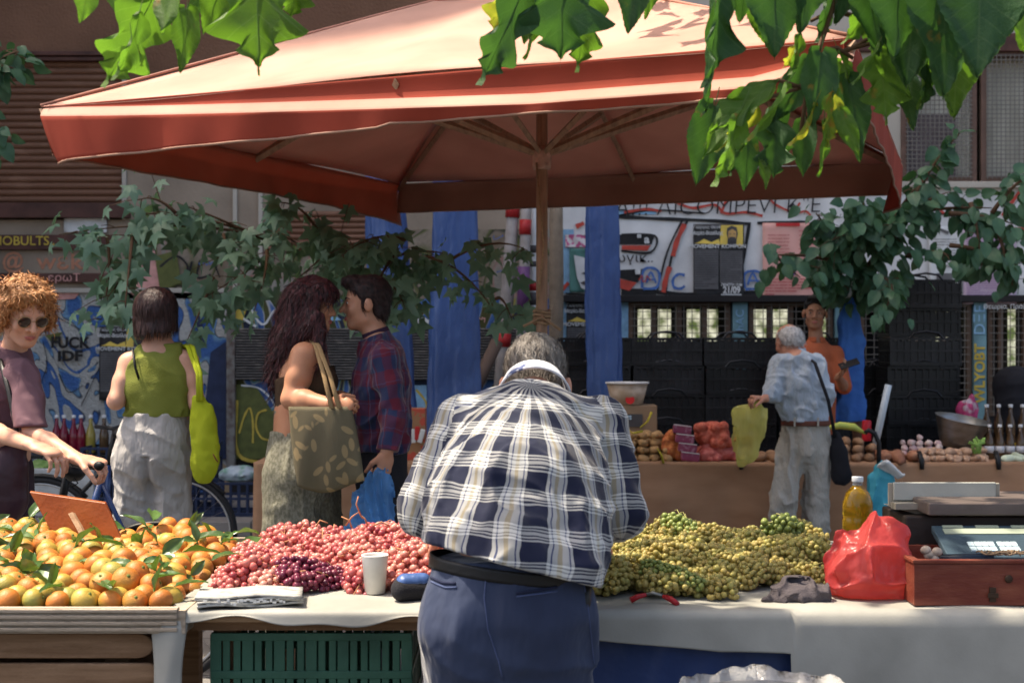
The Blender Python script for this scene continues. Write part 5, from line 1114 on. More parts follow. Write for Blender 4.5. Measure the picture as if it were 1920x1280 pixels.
solid('tube_top', S, .0065, brn, p4, disp=folds((1, 0, -.1), .004, .06, 71), cut=[(W(600, 690, Y4), (-.25, 0, 1)), (W(560, 778, Y4), (0, 0, -1))])
S = SDF(); S.cone(W(562, 790, Y4), W(564, 765, Y4), .146, .15, .05, fl=.78, w=(1, 0, 0)); olv = mat('olive_woven', (.13, .125, .09), col2=(.22, .21, .16), thr=(.4, .6), vs=90, rough=.95, bump=.6, bs=300, stretch=(1, 1, .6))
solid('waist_wrap', S, .0065, olv, p4, disp=folds((1, 0, 0), .006, .03, 75), cut=[(W(560, 794, Y4), (0, 0, -1)), (W(560, 768, Y4), (0, 0, 1))])
S = SDF(); S.cone(W(560, 815, Y4), W(562, 880, Y4), .155, .20, .05, fl=.80, w=(1, 0, 0))
for h_ in lg: S.cone(h_, V(h_.x, h_.y, .5), .115, .125, .03); S.cone(V(h_.x, h_.y, .5), V(h_.x, h_.y, .1), .125, .12, .03)
solid('trousers', S, .0075, olv, p4, disp=folds((.03, 0, -1), .016, .07, 81, 1.8), cut=[(W(560, 806, Y4), (0, 0, 1)), (V(0, 0, .08), (0, 0, -1))])
mb = MB(); mb.tube(ring(W(612, 758, 6.10), frame3((0, 0, 1), (1, .1, 0)), .036, .036, 0), .004, 6); mb.build('hair_tie', blk, p4, smooth=True)
for h_ in lg:
    mb = MB(); mb.ball(V(h_.x+.06, h_.y, .045), (.13, .045, .05), 12, 8); mb.build('shoe', blk, p4, smooth=True)
tm = mat('leaf_print_canvas', (.15, .125, .075), rough=.9, bump=.3, bs=300)
def lp2(N, L):
    tc = N.new('ShaderNodeTexCoord'); last = None
    for k, (rt, loc) in enumerate(((.75, 0), (-.55, 3.3), (1.7, 7.1))):
        m0 = N.new('ShaderNodeMapping'); m0.inputs['Rotation'].default_value = (0, rt, 0); L.new(tc.outputs['Object'], m0.inputs[0])
        mp = N.new('ShaderNodeMapping'); mp.inputs['Scale'].default_value = (9, .01, 21); mp.inputs['Location'].default_value = (loc, 0, loc); L.new(m0.outputs[0], mp.inputs[0])
        v = N.new('ShaderNodeTexVoronoi'); v.inputs['Scale'].default_value = 1; v.inputs['Randomness'].default_value = .75; L.new(mp.outputs[0], v.inputs['Vector'])
        r = N.new('ShaderNodeValToRGB'); L.new(v.outputs['Distance'], r.inputs[0]); e = r.color_ramp.elements; e[0].position = .24; e[0].color = (.27, .20, .105, 1); e[1].position = .28; e[1].color = (.125, .105, .065, 1)
        if last is None: last = r.outputs[0]
        else:
            mx = N.new('ShaderNodeMix'); mx.data_type = 'RGBA'; mx.blend_type = 'LIGHTEN'; mx.inputs[0].default_value = 1; L.new(last, mx.inputs[6]); L.new(r.outputs[0], mx.inputs[7]); last = mx.outputs[2]
    return last
ramp_mat(tm, lp2)
bg = thing('tote_bag', 'brown tote bag with ochre leaf print held against the hip of the long haired woman', 'bag', W(610, 840, 6.05))
mb = MB()
def tf(sg):
    def f(u, v):
        x0 = 541+18*v*(1-v)*0+ (12*v if v < .3 else 3.6+22*(v-.3)**1.3); x1 = 656+28*v**.7; y = 762+148*v+(6*math.sin(u*5) if v > .9 else 0)-4*v*u+10*v*math.sin(PI*u)
        b = math.sin(PI*u)**.5*math.sin(PI*min(1, v*.9+.12))**.5; return W(x0+(x1-x0)*u, y, 6.07)+V(0, sg*.045*b+.008*math.sin(u*14+v*4)*v*1.2, 0)
    return f
mb.grid(tf(-1), 24, 20); mb.grid(tf(1), 24, 20); mb.build('pouch', tm, bg, smooth=True, solid=.003)
stm = mat('tan_webbing', (.26, .17, .085), rough=.9)
for dx in (0, 14):
    mb = MB(); mb.tube([W(622+dx, 765, 6.03), W(608+dx*.8, 705, 6.12), W(592+dx*.4, 648, 6.22), W(582+dx*.4, 636, 6.3), W(586, 660, 6.42)], .011, 6, flat=.3); mb.build('strap', stm, bg, smooth=True)
# ---------------------------------------------------------------- 5 man in burgundy plaid
p5 = thing('person', 'dark haired man in burgundy and navy plaid shirt facing the long haired woman', 'person', (W(712, 0, 6.45).x, 6.45, 0))
Y5 = 6.45; hc = W(686, 568, Y5); HM = frame3((-1, -.14, -.04), (-.03, 0, 1)); nb = W(707, 640, Y5)
sA = W(722, 674, 6.28); sB = W(708, 674, 6.62); eA = W(739, 762, 6.24); eB = W(715, 760, 6.68); wA = W(725, 848, 6.19); wB = W(690, 840, 6.7)
S = SDF(); head(S, hc, HM, 1.02, 1.03); S.cone(nb, hc+V(.018, 0, -.06), .058, .055, .03)
ch = W(714, 715, Y5); pel = W(716, 850, Y5)
S.cone(pel, ch, .14, .155, .05, fl=.7, w=(1, 0, 0)); S.cone(ch, mid(sA, sB), .155, .12, .05, fl=.65, w=(1, 0, 0)); S.cone(sA, sB, .05, .05, .04)
arm(S, sA, eA, wA); arm(S, sB, eB, wB); hand(S, wA, V(-.18, -.05, -1), V(-.4, .9, 0), -1, 1.2, 1.02); hand(S, wB, V(-.3, 0, -1), V(-.5, -.9, 0), 1, .7)
lg = [W(712, 900, 6.37), W(722, 900, 6.55)]
for h_ in lg: leg(S, h_, V(h_.x, h_.y, .5), V(h_.x, h_.y, .09), V(h_.x-.15, h_.y, .035))
solid('body', S, .006, sk_c, p5)
dkh = mat('dark_short_hair', (.014, .008, .008), col2=(.05, .026, .024), thr=(.4, .7), vs=60, rough=.5, bump=.5, bs=200)
faceparts(p5, hc, HM, 1.02, brow=dkh)
S = SDF(); qq = lambda x, y, z: hc+HM @ V(x, y, z)
S.ell(qq(0, -.016, .045), (.083, .104, .085), .01, HM); S.ell(qq(0, -.055, -.025), (.074, .050, .065), .02, HM); S.ell(qq(0, .06, .10), (.06, .05, .03), .02, HM); S.ell(qq(0, .085, -.02), (.1, .085, .088), .012, HM, op='s')
S.cone(qq(-.078, .015, .0), qq(-.076, .018, -.03), .009, .006, .006); S.cone(qq(.078, .015, .0), qq(.076, .018, -.03), .009, .006, .006)
ho = solid('hair', S, .006, dkh, p5, disp=lambda P: .004*nz(P/.014, 3)); blades('hair_strands', ho.data, dkh, ho, 2600, .03, lambda p, n, r: HM @ V(r.gauss(0, .3), -.4+1.2*max(0, (p-hc).z*8-.6), -.7), .0016, .4, 5)
S = SDF(); S.cone(W(716, 842, Y5), W(714, 770, Y5), .158, .158, .05, fl=.80, w=(1, 0, 0)); S.cone(W(714, 770, Y5), ch, .158, .17, .05, fl=.75, w=(1, 0, 0)); S.cone(ch, mid(sA, sB), .17, .125, .05, fl=.68, w=(1, 0, 0)); S.cone(sA, sB, .062, .062, .05); S.cone(mid(sA, sB), nb, .08, .07, .05); S.cone(W(733, 835, 6.38), W(735, 790, 6.38), .07, .07, .05)
for a, b, c in ((sA, eA, wA), (sB, eB, wB)): arm(S, a, b, c, 1.02, .014, .98)
bones = [(pel, W(712, 660, Y5), .16, (0, -1, 0), 0), (sA+V(0, -.02, 0), eA, .055, (0, -1, 0), .03), (eA, wA, .05, (0, -1, 0), .06), (sB, eB, .055, (0, 1, 0), 0)]
f2 = folds((-.6, 0, -.8), .014, .06, 91, 2.4); f3 = folds((.1, 0, 1), .004, .05, 95)
solid('plaid_shirt', S, .0062, plaid2, p5, disp=lambda P: f2(P)+f3(P), cut=[(W(715, 852, Y5), (.12, 0, -1)), (nb+V(0, 0, .03), (-.35, 0, 1)), (mid(eA, wA, .96), wA-eA)], bones=bones)
band(nb+V(-.004, 0, .030), frame3((0, 1, 0), (-.35, 0, 1)), .064, .066, .04, 'collar', mat('dark_plum_collar', (.035, .015, .035), rough=.9), p5, flare=-.004)
S = SDF(); S.cone(W(716, 850, Y5), W(716, 890, Y5), .15, .155, .05, fl=.76, w=(1, 0, 0))
for h_ in lg: leg(S, h_, V(h_.x, h_.y, .5), V(h_.x, h_.y, .1), None, 1, .015, low=.065)
solid('trousers', S, .008, blkc, p5, disp=folds((.2, 0, -1), .006, .06, 99))
for h_ in lg:
    mb = MB(); mb.ball(V(h_.x-.07, h_.y, .045), (.14, .048, .05), 12, 8); mb.build('shoe', blk, p5, smooth=True)
bluep = mat('blue_plastic', (.12, .32, .58), rough=.2, vs=8, var=.35, bump=.5, bs=20, bd=.01, bstretch=(5, 5, .6), trl=.5, trc=(.2, .5, .85), spec=.6, alpha=.7)
bg = thing('plastic_bag', 'translucent blue carrier bag hanging from the hand of the man in burgundy plaid', 'bag', W(700, 940, 6.17))
S = SDF(); c = 6.17; S.cone(W(717, 884, c), W(708, 915, c), .014, .045, .03, fl=.7, w=(0, 1, 0)); S.cone(W(708, 915, c), W(697, 985, c), .05, .095, .05, fl=.8, w=(0, 1, 0)); S.cone(W(674, 940, c), W(680, 985, c), .035, .06, .05); S.ell(W(696, 1000, c), (.11, .09, .05), .05)
f2 = folds((.25, 0, -1), .030, .035, 101, 2.6, .2)
solid('pouch', S, .006, bluep, bg, disp=lambda P: f2(P))
mb = MB(); mb.tube([W(716, 890, c), W(712, 874, c+.02), W(722, 874, c+.01), W(719, 890, c)], .007, 6); mb.build('handle', bluep, bg, smooth=True)
# ---------------------------------------------------------------- 6 old man at the potato stall
p6 = thing('person', 'white haired old man in pale blue shirt and beige trousers stooping at the potato stall', 'person', (W(1505, 0, 9.8).x, 9.8, 0))
Y6 = 9.8; hc = W(1477, 640, 9.9); HM = frame3((-.45, .8, -.45), (-.15, .45, .88)); nb = W(1492, 666, 9.86)
sA = W(1463, 684, Y6); sB = W(1530, 682, Y6); eA = W(1450, 738, 9.7); eB = W(1549, 740, 9.75); wA = W(1431, 748, 9.62); wB = W(1520, 758, 10.1)
S = SDF(); head(S, hc, HM, 1.0); S.cone(nb, hc+V(0, -.02, -.05), .055, .055, .03)
ch = W(1500, 720, Y6); pel = W(1510, 805, Y6)
S.cone(pel, ch, .14, .145, .05, fl=.75, w=(0, 1, 0)); S.cone(ch, mid(sA, sB), .145, .1, .05, fl=.75, w=(0, 1, 0)); S.cone(sA, sB, .045, .045, .04)
arm(S, sA, eA, wA, .95); arm(S, sB, eB, wB, .95); hand(S, wA, V(-.5, -.3, .1), V(.2, .3, -1), 1, 1.1, 1.0); hand(S, wB, V(-.2, .9, -.2), V(0, 0, -1), -1, .8)
hpp = [W(1482, 850, Y6), W(1534, 850, Y6)]; kk = [W(1468, 940, 9.76), W(1530, 940, 9.8)]; aa = [V(W(1458, 0, 9.8).x, 9.85, .09), V(W(1531, 0, 9.8).x, 9.82, .09)]
for i in range(2): leg(S, hpp[i], kk[i], aa[i], aa[i]+V(0, .14, -.055))
solid('body', S, .008, sk_e, p6)
wh = mat('white_hair', (.45, .44, .43), col2=(.75, .74, .73), vs=60, rough=.6, bump=.5, bs=200)
S = SDF(); qq = lambda x, y, z: hc+HM @ V(x, y, z)
S.ell(qq(0, -.035, .015), (.090, .085, .078), .02, HM); S.ell(qq(0, .02, .095), (.075, .095, .06), .01, HM, op='s'); S.ell(qq(0, .11, -.02), (.11, .09, .09), .012, HM, op='s')
ho = solid('hair', S, .007, wh, p6, disp=lambda P: .006*nz(P/.016, 3)); blades('hair_strands', ho.data, wh, ho, 1200, .04, lambda p, n, r: HM @ V((p-hc).x*6+r.gauss(0, .4), -.4, -.8), .002, .6, 6)
pb_ = mat('pale_blue_cotton', (.30, .36, .43), col2=(.38, .44, .50), vs=4, rough=.9, bump=.4, bs=10, bd=.04, bstretch=(1.6, 1.6, .7))
S = SDF(); S.cone(W(1509, 790, Y6), W(1505, 755, Y6), .158, .162, .05, fl=.82, w=(0, 1, 0)); S.cone(W(1505, 755, Y6), ch, .162, .168, .05, fl=.82, w=(0, 1, 0)); S.cone(ch, W(1497, 690, Y6), .165, .12, .05, fl=.78, w=(0, 1, 0)); S.cone(sA, sB, .06, .06, .06); S.cone(mid(sA, sB), nb, .08, .066, .04)
S.cone(sA, eA, .066, .062, .03); S.cone(eA, mid(eA, wA, .45), .06, .048, .02); S.cone(sB, eB, .064, .06, .03); S.cone(eB, mid(eB, wB, .5), .058, .05, .03)
f2 = folds((-.2, 0, -1), .017, .08, 111, 2.4); f3 = folds((1, 0, -.4), .010, .05, 115, 2.2)
sh6 = solid('shirt', S, .0075, pb_, p6, disp=lambda P: f2(P)+f3(P), cut=[(W(1509, 790, Y6), (.0, 0, -1)), (nb+V(0, 0, .03), (-.2, .5, 1))])
band(nb+V(0, 0, .022), frame3((0, 1, 0), (-.2, .4, 1)), .07, .07, .035, 'collar', pb_, p6)
kh = mat('beige_cotton', (.34, .315, .27), col2=(.42, .39, .34), vs=4, rough=.9, bump=.45, bs=9, bd=.05, bstretch=(1.6, 1.6, .7))
S = SDF(); S.cone(W(1510, 795, Y6), W(1510, 840, Y6), .155, .172, .05, fl=.8, w=(0, 1, 0))
for i in range(2): S.cone(hpp[i], kk[i], .105, .092, .03); S.cone(kk[i], aa[i], .092, .082, .03)
f2 = folds((.1, 0, -1), .022, .09, 121, 2.6); f3 = folds((1, .0, -.5), .016, .06, 125, 2.4)
solid('trousers', S, .008, kh, p6, disp=lambda P: f2(P)+f3(P)*np.clip((.6-P[:, 2])/.3, .2, 1), cut=[(W(1510, 792, Y6), (0, 0, 1)), (V(0, 0, .03), (0, 0, -1))])
band(W(1510, 792, Y6), frame3((0, 1, 0), (0, 0, 1)), .165, .135, .035, 'belt', mat('brown_leather', (.12, .04, .025), rough=.5), p6)
for i in range(2):
    mb = MB(); mb.ball(aa[i]+V(0, .05, -.045), (.05, .13, .05), 12, 8); mb.build('shoe', mat('white_canvas', (.5, .48, .45)), p6, smooth=True)
    mb = MB(); x = (1490, 1534)[i]; mb.box(W(x, 791, 9.655), (.012, .008, .06)); mb.build('belt_loop', kh, p6, bev=.002)
bg = thing('shoulder_bag', 'black shoulder bag hanging at the right hip of the old man', 'bag', W(1580, 865, 9.7))
S = SDF(); S.cone(W(1574, 850, 9.72), W(1578, 890, 9.72), .055, .075, .04, fl=.5, w=(0, 1, 0)); S.cone(W(1568, 815, 9.72), W(1573, 850, 9.72), .03, .055, .03, fl=.5, w=(0, 1, 0)); solid('pouch', S, .009, blkc, bg, disp=folds((0, 0, 1), .006, .05, 7))
mb = MB(); mb.tube([W(1566, 820, 9.68), W(1553, 750, 9.60), W(1528, 680, 9.66), W(1512, 668, 9.78)], .012, 6, flat=.3); mb.build('strap', blkc, bg, smooth=True)
yelp = mat('yellow_plastic', (.62, .60, .20), rough=.2, vs=8, var=.35, stretch=(2, 2, .5), bump=.6, bs=9, bd=.03, bstretch=(3, 3, .6), trl=.5, trc=(.9, .88, .35), spec=.6, alpha=.62)
bg = thing('plastic_bag', 'translucent yellow carrier bag held open by the old man over the potatoes', 'bag', W(1400, 820, 9.6))
S = SDF(); c = 9.6; S.cone(W(1424, 750, c), W(1410, 790, c), .02, .085, .04, fl=.5, w=(0, 1, 0)); S.cone(W(1410, 790, c), W(1398, 850, c), .095, .075, .05, fl=.6, w=(0, 1, 0)); S.cone(W(1386, 770, c), W(1396, 820, c), .02, .07, .04, fl=.6, w=(0, 1, 0)); S.cone(W(1398, 850, c), W(1394, 868, c), .06, .035, .03)
f2 = folds((-.25, 0, -1), .030, .075, 131, 2.6, .2); solid('pouch', S, .008, yelp, bg, disp=lambda P: f2(P))
mb = MB(); rq = random.Random(6)
for k in range(9): mb.ball(W(1398+rq.uniform(-16, 16), 848-rq.uniform(-8, 32), c+rq.uniform(-.01, .02)), (.034, .03, .03), 12, 8)
mb.build('contents', mat('bagged_fruit', (.5, .30, .08), vs=9), bg, smooth=True)
# ---------------------------------------------------------------- 7 young man in orange
p7 = thing('person', 'young black haired stallholder in rust orange polo shirt looking on with phone in hand', 'person', (W(1530, 0, 11.05).x, 11.05, .12))
Y7 = 11.05; hc = W(1528, 586, Y7); HM = frame3((-.22, -1, -.05), (.03, 0, 1)); nb = W(1531, 641, Y7)
sA = W(1495, 668, Y7); sB = W(1566, 664, Y7); eA = W(1488, 740, Y7); eB = W(1584, 728, 10.95); wA = W(1500, 790, 10.9); wB = W(1572, 705, 10.72)
S = SDF(); head(S, hc, HM, 1.06, 1.05, .008); S.cone(nb, hc+V(0, .015, -.06), .055, .052, .03)
ch = W(1530, 705, Y7); pel = W(1530, 800, Y7)
S.cone(pel, ch, .13, .14, .05, fl=.7, w=(0, 1, 0)); S.cone(ch, mid(sA, sB), .14, .11, .05, fl=.65, w=(0, 1, 0)); S.cone(sA, sB, .046, .046, .04)
arm(S, sA, eA, wA, .95); arm(S, sB, eB, wB, .95); hand(S, wB, V(.5, -.4, .55), V(-.4, -.2, .9), 1, .7, 1.0); hand(S, wA, V(0, -.2, -1), V(.5, .5, 0), -1, .6)
lg = [W(1512, 860, Y7), W(1550, 860, Y7)]
for h_ in lg: leg(S, h_, V(h_.x, Y7, .6), V(h_.x, Y7, .21), V(h_.x, Y7-.14, .155))
solid('body', S, .0075, sk_d, p7)
bh = mat('black_hair', (.006, .005, .005), rough=.45, vs=60, bump=.5, bs=200); faceparts(p7, hc, HM, 1.06, brow=bh)
S = SDF(); qq = lambda x, y, z: hc+HM @ V(x, y, z)
S.ell(qq(0, -.012, .055), (.084, .104, .080), .01, HM); S.ell(qq(0, -.05, -.02), (.076, .055, .06), .02, HM); S.ell(qq(0, .045, .112), (.065, .045, .026), .02, HM); S.ell(qq(0, .10, -.015), (.080, .085, .092), .010, HM, op='s')
ho = solid('hair', S, .0065, bh, p7, disp=lambda P: .003*nz(P/.012, 3))
S = SDF(); S.cone(qq(-.02, .088, -.052), qq(.02, .088, -.052), .005, .005, .004); solid('moustache', S, .0035, bh, p7)
org = mat('rust_cotton', (.34, .085, .035), col2=(.42, .11, .05), vs=4, rough=.9, bump=.3, bs=150)
S = SDF(); S.cone(W(1530, 800, Y7), ch, .148, .155, .05, fl=.78, w=(0, 1, 0)); S.cone(ch, mid(sA, sB), .155, .125, .05, fl=.68, w=(0, 1, 0)); S.cone(sA, sB, .058, .058, .05); S.cone(mid(sA, sB), nb, .08, .064, .04)
for a, b in ((sA, eA), (sB, eB)): S.cone(a, mid(a, b, .95), .062, .062, .03)
f2 = folds((.1, 0, -1), .006, .07, 141)
solid('polo_shirt', S, .0075, org, p7, disp=lambda P: f2(P), cut=[(nb+V(0, -.01, .02), (0, -.55, 1))])
band(nb+V(0, -.004, .018), frame3((0, 1, 0), (0, -.45, 1)), .066, .068, .04, 'collar', org, p7, a0=-PI*.42, a1=PI*1.42, flare=-.006)
S = SDF(); S.cone(W(1530, 805, Y7), W(1530, 850, Y7), .14, .15, .05, fl=.75, w=(0, 1, 0))
for h_ in lg: leg(S, h_, V(h_.x, Y7, .6), V(h_.x, Y7, .22), None, 1, .012, low=.06)
solid('trousers', S, .01, blkc, p7)
for h_ in lg:
    mb = MB(); mb.ball(V(h_.x, Y7-.06, .165), (.048, .13, .045), 12, 8); mb.build('shoe', blk, p7, smooth=True)
ph = thing('mobile_phone', 'black phone held up in the hand of the man in orange', 'phone', W(1590, 681, 10.62)); mb = MB(); mb.box(W(1592, 682, 10.62), (.15, .07, .012), Matrix.Rotation(R_(-18), 3, 'Y') @ Matrix.Rotation(R_(35), 3, 'X')); mb.build('case', blk, ph, bev=.004)
# ================================================================ materials of the stalls
def island_mat(name, cols, rough=.35, trl=0, trc=None, spec=.4, bump=.1, bs=200, bd=.001, oo=.25):
    m = mat(name, cols[0], rough=rough, trl=trl, trc=trc, spec=spec, bump=bump, bs=bs, bd=bd)
    def bld(N, L):
        g = N.new('ShaderNodeNewGeometry'); oi = N.new('ShaderNodeObjectInfo'); a = N.new('ShaderNodeMath'); a.operation = 'MULTIPLY_ADD'; L.new(oi.outputs['Random'], a.inputs[0]); a.inputs[1].default_value = oo
        s = N.new('ShaderNodeMath'); s.operation = 'MULTIPLY'; L.new(g.outputs['Random Per Island'], s.inputs[0]); s.inputs[1].default_value = 1-oo; L.new(s.outputs[0], a.inputs[2])
        r = N.new('ShaderNodeValToRGB'); L.new(a.outputs[0], r.inputs[0]); e = r.color_ramp.elements; n = len(cols)
        e[0].color = rgba(cols[0]); e[1].color = rgba(cols[-1]); e[1].position = 1
        for i in range(1, n-1): x = e.new(i/(n-1)); x.color = rgba(cols[i])
        return r.outputs[0]
    ramp_mat(m, bld)
    if trl and not trc:
        N = m.node_tree.nodes; L = m.node_tree.links; t = [x for x in N if x.type == 'BSDF_TRANSLUCENT'][0]; L.new(N['Principled BSDF'].inputs['Base Color'].links[0].from_socket, t.inputs['Color'])
    return m
m_ply = mat('worn_plank', (.30, .17, .09), col2=(.42, .27, .16), thr=(.35, .65), vs=5, stretch=(.6, 4, 9), rough=.7, bump=.3, bs=60, bstretch=(1, 8, 20))
m_dwood = mat('old_dark_plank', (.17, .09, .045), col2=(.32, .19, .11), thr=(.35, .7), vs=5, stretch=(.6, 4, 9), rough=.8, bump=.4, bs=60, bstretch=(1, 8, 20))
m_pale = mat('pale_tray_plank', (.34, .27, .20), col2=(.47, .38, .29), thr=(.35, .65), vs=5, stretch=(.6, 4, 12), rough=.75, bump=.5, bs=50, bstretch=(.6, 6, 24))
m_cloth = mat('white_oilcloth', (.23, .225, .20), col2=(.33, .32, .285), vs=4, rough=.6, bump=.15, bs=150, bd=.001)
m_tarp = mat('blue_tarpaulin', (.028, .065, .19), col2=(.045, .10, .27), thr=(.3, .7), vs=2, rough=.42, bump=.35, bs=9, bd=.03, spec=.5, bstretch=(1.5, 1.5, .5))
m_dtarp = mat('navy_tarpaulin', (.012, .03, .10), col2=(.03, .055, .15), vs=4, rough=.45, bump=.3, bs=14, bd=.01)
m_paper = mat('newsprint', (.40, .39, .36), col2=(.2, .2, .19), thr=(.5, .62), vs=70, stretch=(.5, 1, 1), rough=.9)
m_burl = mat('brown_table_cover', (.27, .145, .08), col2=(.36, .205, .12), thr=(.3, .7), vs=3, rough=.8, stretch=(1, 1, 3), bump=.3, bs=160, bd=.002)
m_bcr = mat('black_crate_plastic', (.006, .006, .007), col2=(.013, .013, .015), vs=8, rough=.4, spec=.4, bump=.15, rnd=.6)
m_gcr = mat('green_crate_plastic', (.015, .07, .045), col2=(.03, .11, .07), vs=8, rough=.45, spec=.4, bump=.2)
m_metal = mat('tin', (.30, .31, .30), col2=(.2, .19, .17), vs=7, rough=.35, metal=.85, bump=.1, stretch=(1, 1, 3))
# ================================================================ front table
TZ = .85
tb = thing('market_table', 'long wooden market table carrying the grapes and scale in the foreground', 'table', (.7, 4.0, 0))
mb = MB(); mb.bx(-.81, 2.6, 3.445, 4.62, TZ-.03, TZ-.006); mb.build('tabletop', m_ply, tb, bev=.003)
mb = MB(); mb.bx(-.79, 2.58, 3.50, 3.52, TZ-.06, TZ-.032); mb.build('apron', m_dwood, tb)
for x in (-.72, .30, 1.4, 2.5):
    for y in (3.60, 4.52):
        mb = MB(); mb.bx(x-.03, x+.03, y-.03, y+.03, 0, TZ-.032); mb.build('leg', m_dwood, tb, bev=.004)
def cloth(name, label, cat, fn, nu, nv, m, loc, th=.002):
    t = MB(); t.grid(fn, nu, nv); o = t.build(name, m, None, smooth=True, solid=th); setp(o, label, cat); return o
def c1(u, v):   # left cloth: flat on the board, front edge rolls over a little, wavy
    x = -.83+.90*u
    if v < .8: y = 4.60-(4.60-3.43)*v/.8; z = TZ+.002+.002*math.sin(x*30+y*11)
    else:
        t = (v-.8)/.2; e = .022+.016*math.sin(x*13+1)+.008*math.sin(x*31); a = min(t, .4)/.4*PI/2; y = 3.43-.012*math.sin(a)-.006*t; z = TZ+.002-.010*(1-math.cos(a))-e*max(0, t-.3)
    return V(x, y, z)
cloth('tablecloth', 'white oilcloth with wavy edge lying under the red grapes', 'tablecloth', c1, 90, 46, m_cloth, None)
def c2(u, v):
    x = .075+2.35*u; x0 = W(1490, 0, 3.43).x; long = x > x0-.002; dr = .62 if long else .055+.04*min(1, (x-.2)/.3 if x > .2 else 0)+.006*math.sin(x*9)
    if v < .6: y = 4.60-(4.60-3.44)*v/.6; z = TZ+.003+.0025*math.sin(x*17+y*13)
    else:
        t = (v-.6)/.4; r = .022; s = t*(dr+r); a = min(1, s/(r*PI/2))*PI/2; y = 3.44-r*math.sin(a)-(.012*math.sin(x*6+1)+.01*math.sin(x*15))*max(0, s-r); z = TZ+.003-r*(1-math.cos(a))-max(0, s-r*PI/2)
    return V(x, y-(.004 if long else 0), z)
cloth('tablecloth', 'long white oilcloth draped over the right front of the table under scale and grapes', 'tablecloth', c2, 150, 60, m_cloth, None)
def c3(u, v): return V(-.87+.09*u+.012*math.sin(v*9+u*3), 3.42-.012*math.sin(u*PI)-.01*math.sin(v*7), TZ-.02-.75*v)
cloth('hanging_cloth', 'strip of pale cloth hanging down the left corner of the front table', 'cloth', c3, 14, 30, m_cloth, None)
def c4(u, v):
    x = .10+.62*u; return V(x, 3.475+.012*math.sin(u*7)+.014*math.sin(v*5+u*9)+.006*math.sin(u*25+v*8), TZ-.035-.80*v)
cloth('tarpaulin', 'dark blue tarpaulin hanging under the table edge right of the bending man', 'tarpaulin', c4, 40, 36, m_dtarp, None)
# ---- crates (built at the origin, front faces -Y)
def crate(name, label, cat, w_, d_, h_, m, group, ns=9, rows=2, arch=False):
    t = thing(name, label, cat, group=group); th = .012
    mb = MB(); mb.bx(-w_/2, w_/2, -d_/2, d_/2, 0, th); mb.build('floor', m, t, local=True)
    for s in (-1, 1):
        mb = MB(); y = s*(d_/2-th/2)
        for k in range(rows+1):
            z = th+(h_-th-.02)*k/rows; mb.bx(-w_/2, w_/2, y-th/2, y+th/2, z, z+.02)
        for k in range(ns+1):
            x = -w_/2+.012+(w_-.024)*k/ns; mb.bx(x-.009 if k % 3 else x-.014, x+.009 if k % 3 else x+.014, y-.003+s*.001, y+.003+s*.001, th+.001, h_-.004)
        if arch: mb.bx(-w_/2+.01, w_/2-.01, y-s*.0045-.001, y-s*.0045+.001, th+.002, h_-.03)
        if arch: mb.tube([(-.14, y, h_-.01), (-.10, y, h_+.035), (0, y, h_+.05), (.10, y, h_+.035), (.14, y, h_-.01)], .010, 6)
        mb.build('side', m, t, local=True, bev=.002)
        mb = MB(); x = s*(w_/2-th/2)
        for k in range(rows+1):
            z = th+(h_-th-.02)*k/rows; mb.bx(x-th/2, x+th/2, -d_/2+th, d_/2-th, z+.0015, z+.0185)
        for k in range(7):
            yy = -d_/2+.02+(d_-.04)*k/6; mb.bx(x-.003, x+.003, yy-.01, yy+.01, th+.001, h_-.004)
        mb.build('end', m, t, local=True, bev=.002)
    return t
def place(t, p, rz=0, label=None, group=None):
    t.location = p; t.rotation_euler = (0, 0, rz)
    if label: t['label'] = label
    if group: t['group'] = group
    return t
gc = crate('plastic_crate', 'green plastic crate on top of the pair under the front table', 'crate', .50, .36, .22, m_gcr, 'green crates under the front table', 18, 2)
place(gc, (-.50, 3.72, .555)); g2 = copy_tree(gc); place(g2, (-.49, 3.73, .33), label='green plastic crate beneath the upper green crate under the front table')
g3 = copy_tree(gc); place(g3, (-.50, 3.72, .10), label='lowest green plastic crate in the stack under the front table')
bc = crate('plastic_crate', 'black plastic crate', 'crate', .585, .38, .232, m_bcr, 'black crates stacked before the building', 10, 2, True)
first = True; stacks = [(1115, 11.9, 6, 'behind the right blue tarp'), (1249, 11.92, 6, 'just right of the right blue tarp'), (1382, 11.88, 6, 'left of the old man'), (1516, 11.95, 6, 'behind the man in orange'), (1722, 11.75, 8, 'right of the blue jacket'), (1650, 12.2, 5, 'tucked behind the tall column')]
ordn = ['bottom', 'second from the bottom', 'third from the bottom', 'fourth from the bottom', 'fifth from the bottom', 'sixth from the bottom', 'seventh from the bottom', 'eighth from the bottom']
for px, Y, n, wh_ in stacks:
    for k in range(n):
        t = bc if first else copy_tree(bc); first = False
        nm = 'topmost' if k == n-1 else ordn[k]
        place(t, (W(px, 0, Y).x+random.uniform(-.012, .012), Y+random.uniform(-.01, .01), .12+k*.236), random.uniform(-.03, .03), 'black plastic crate, '+nm+' of stack '+wh_)
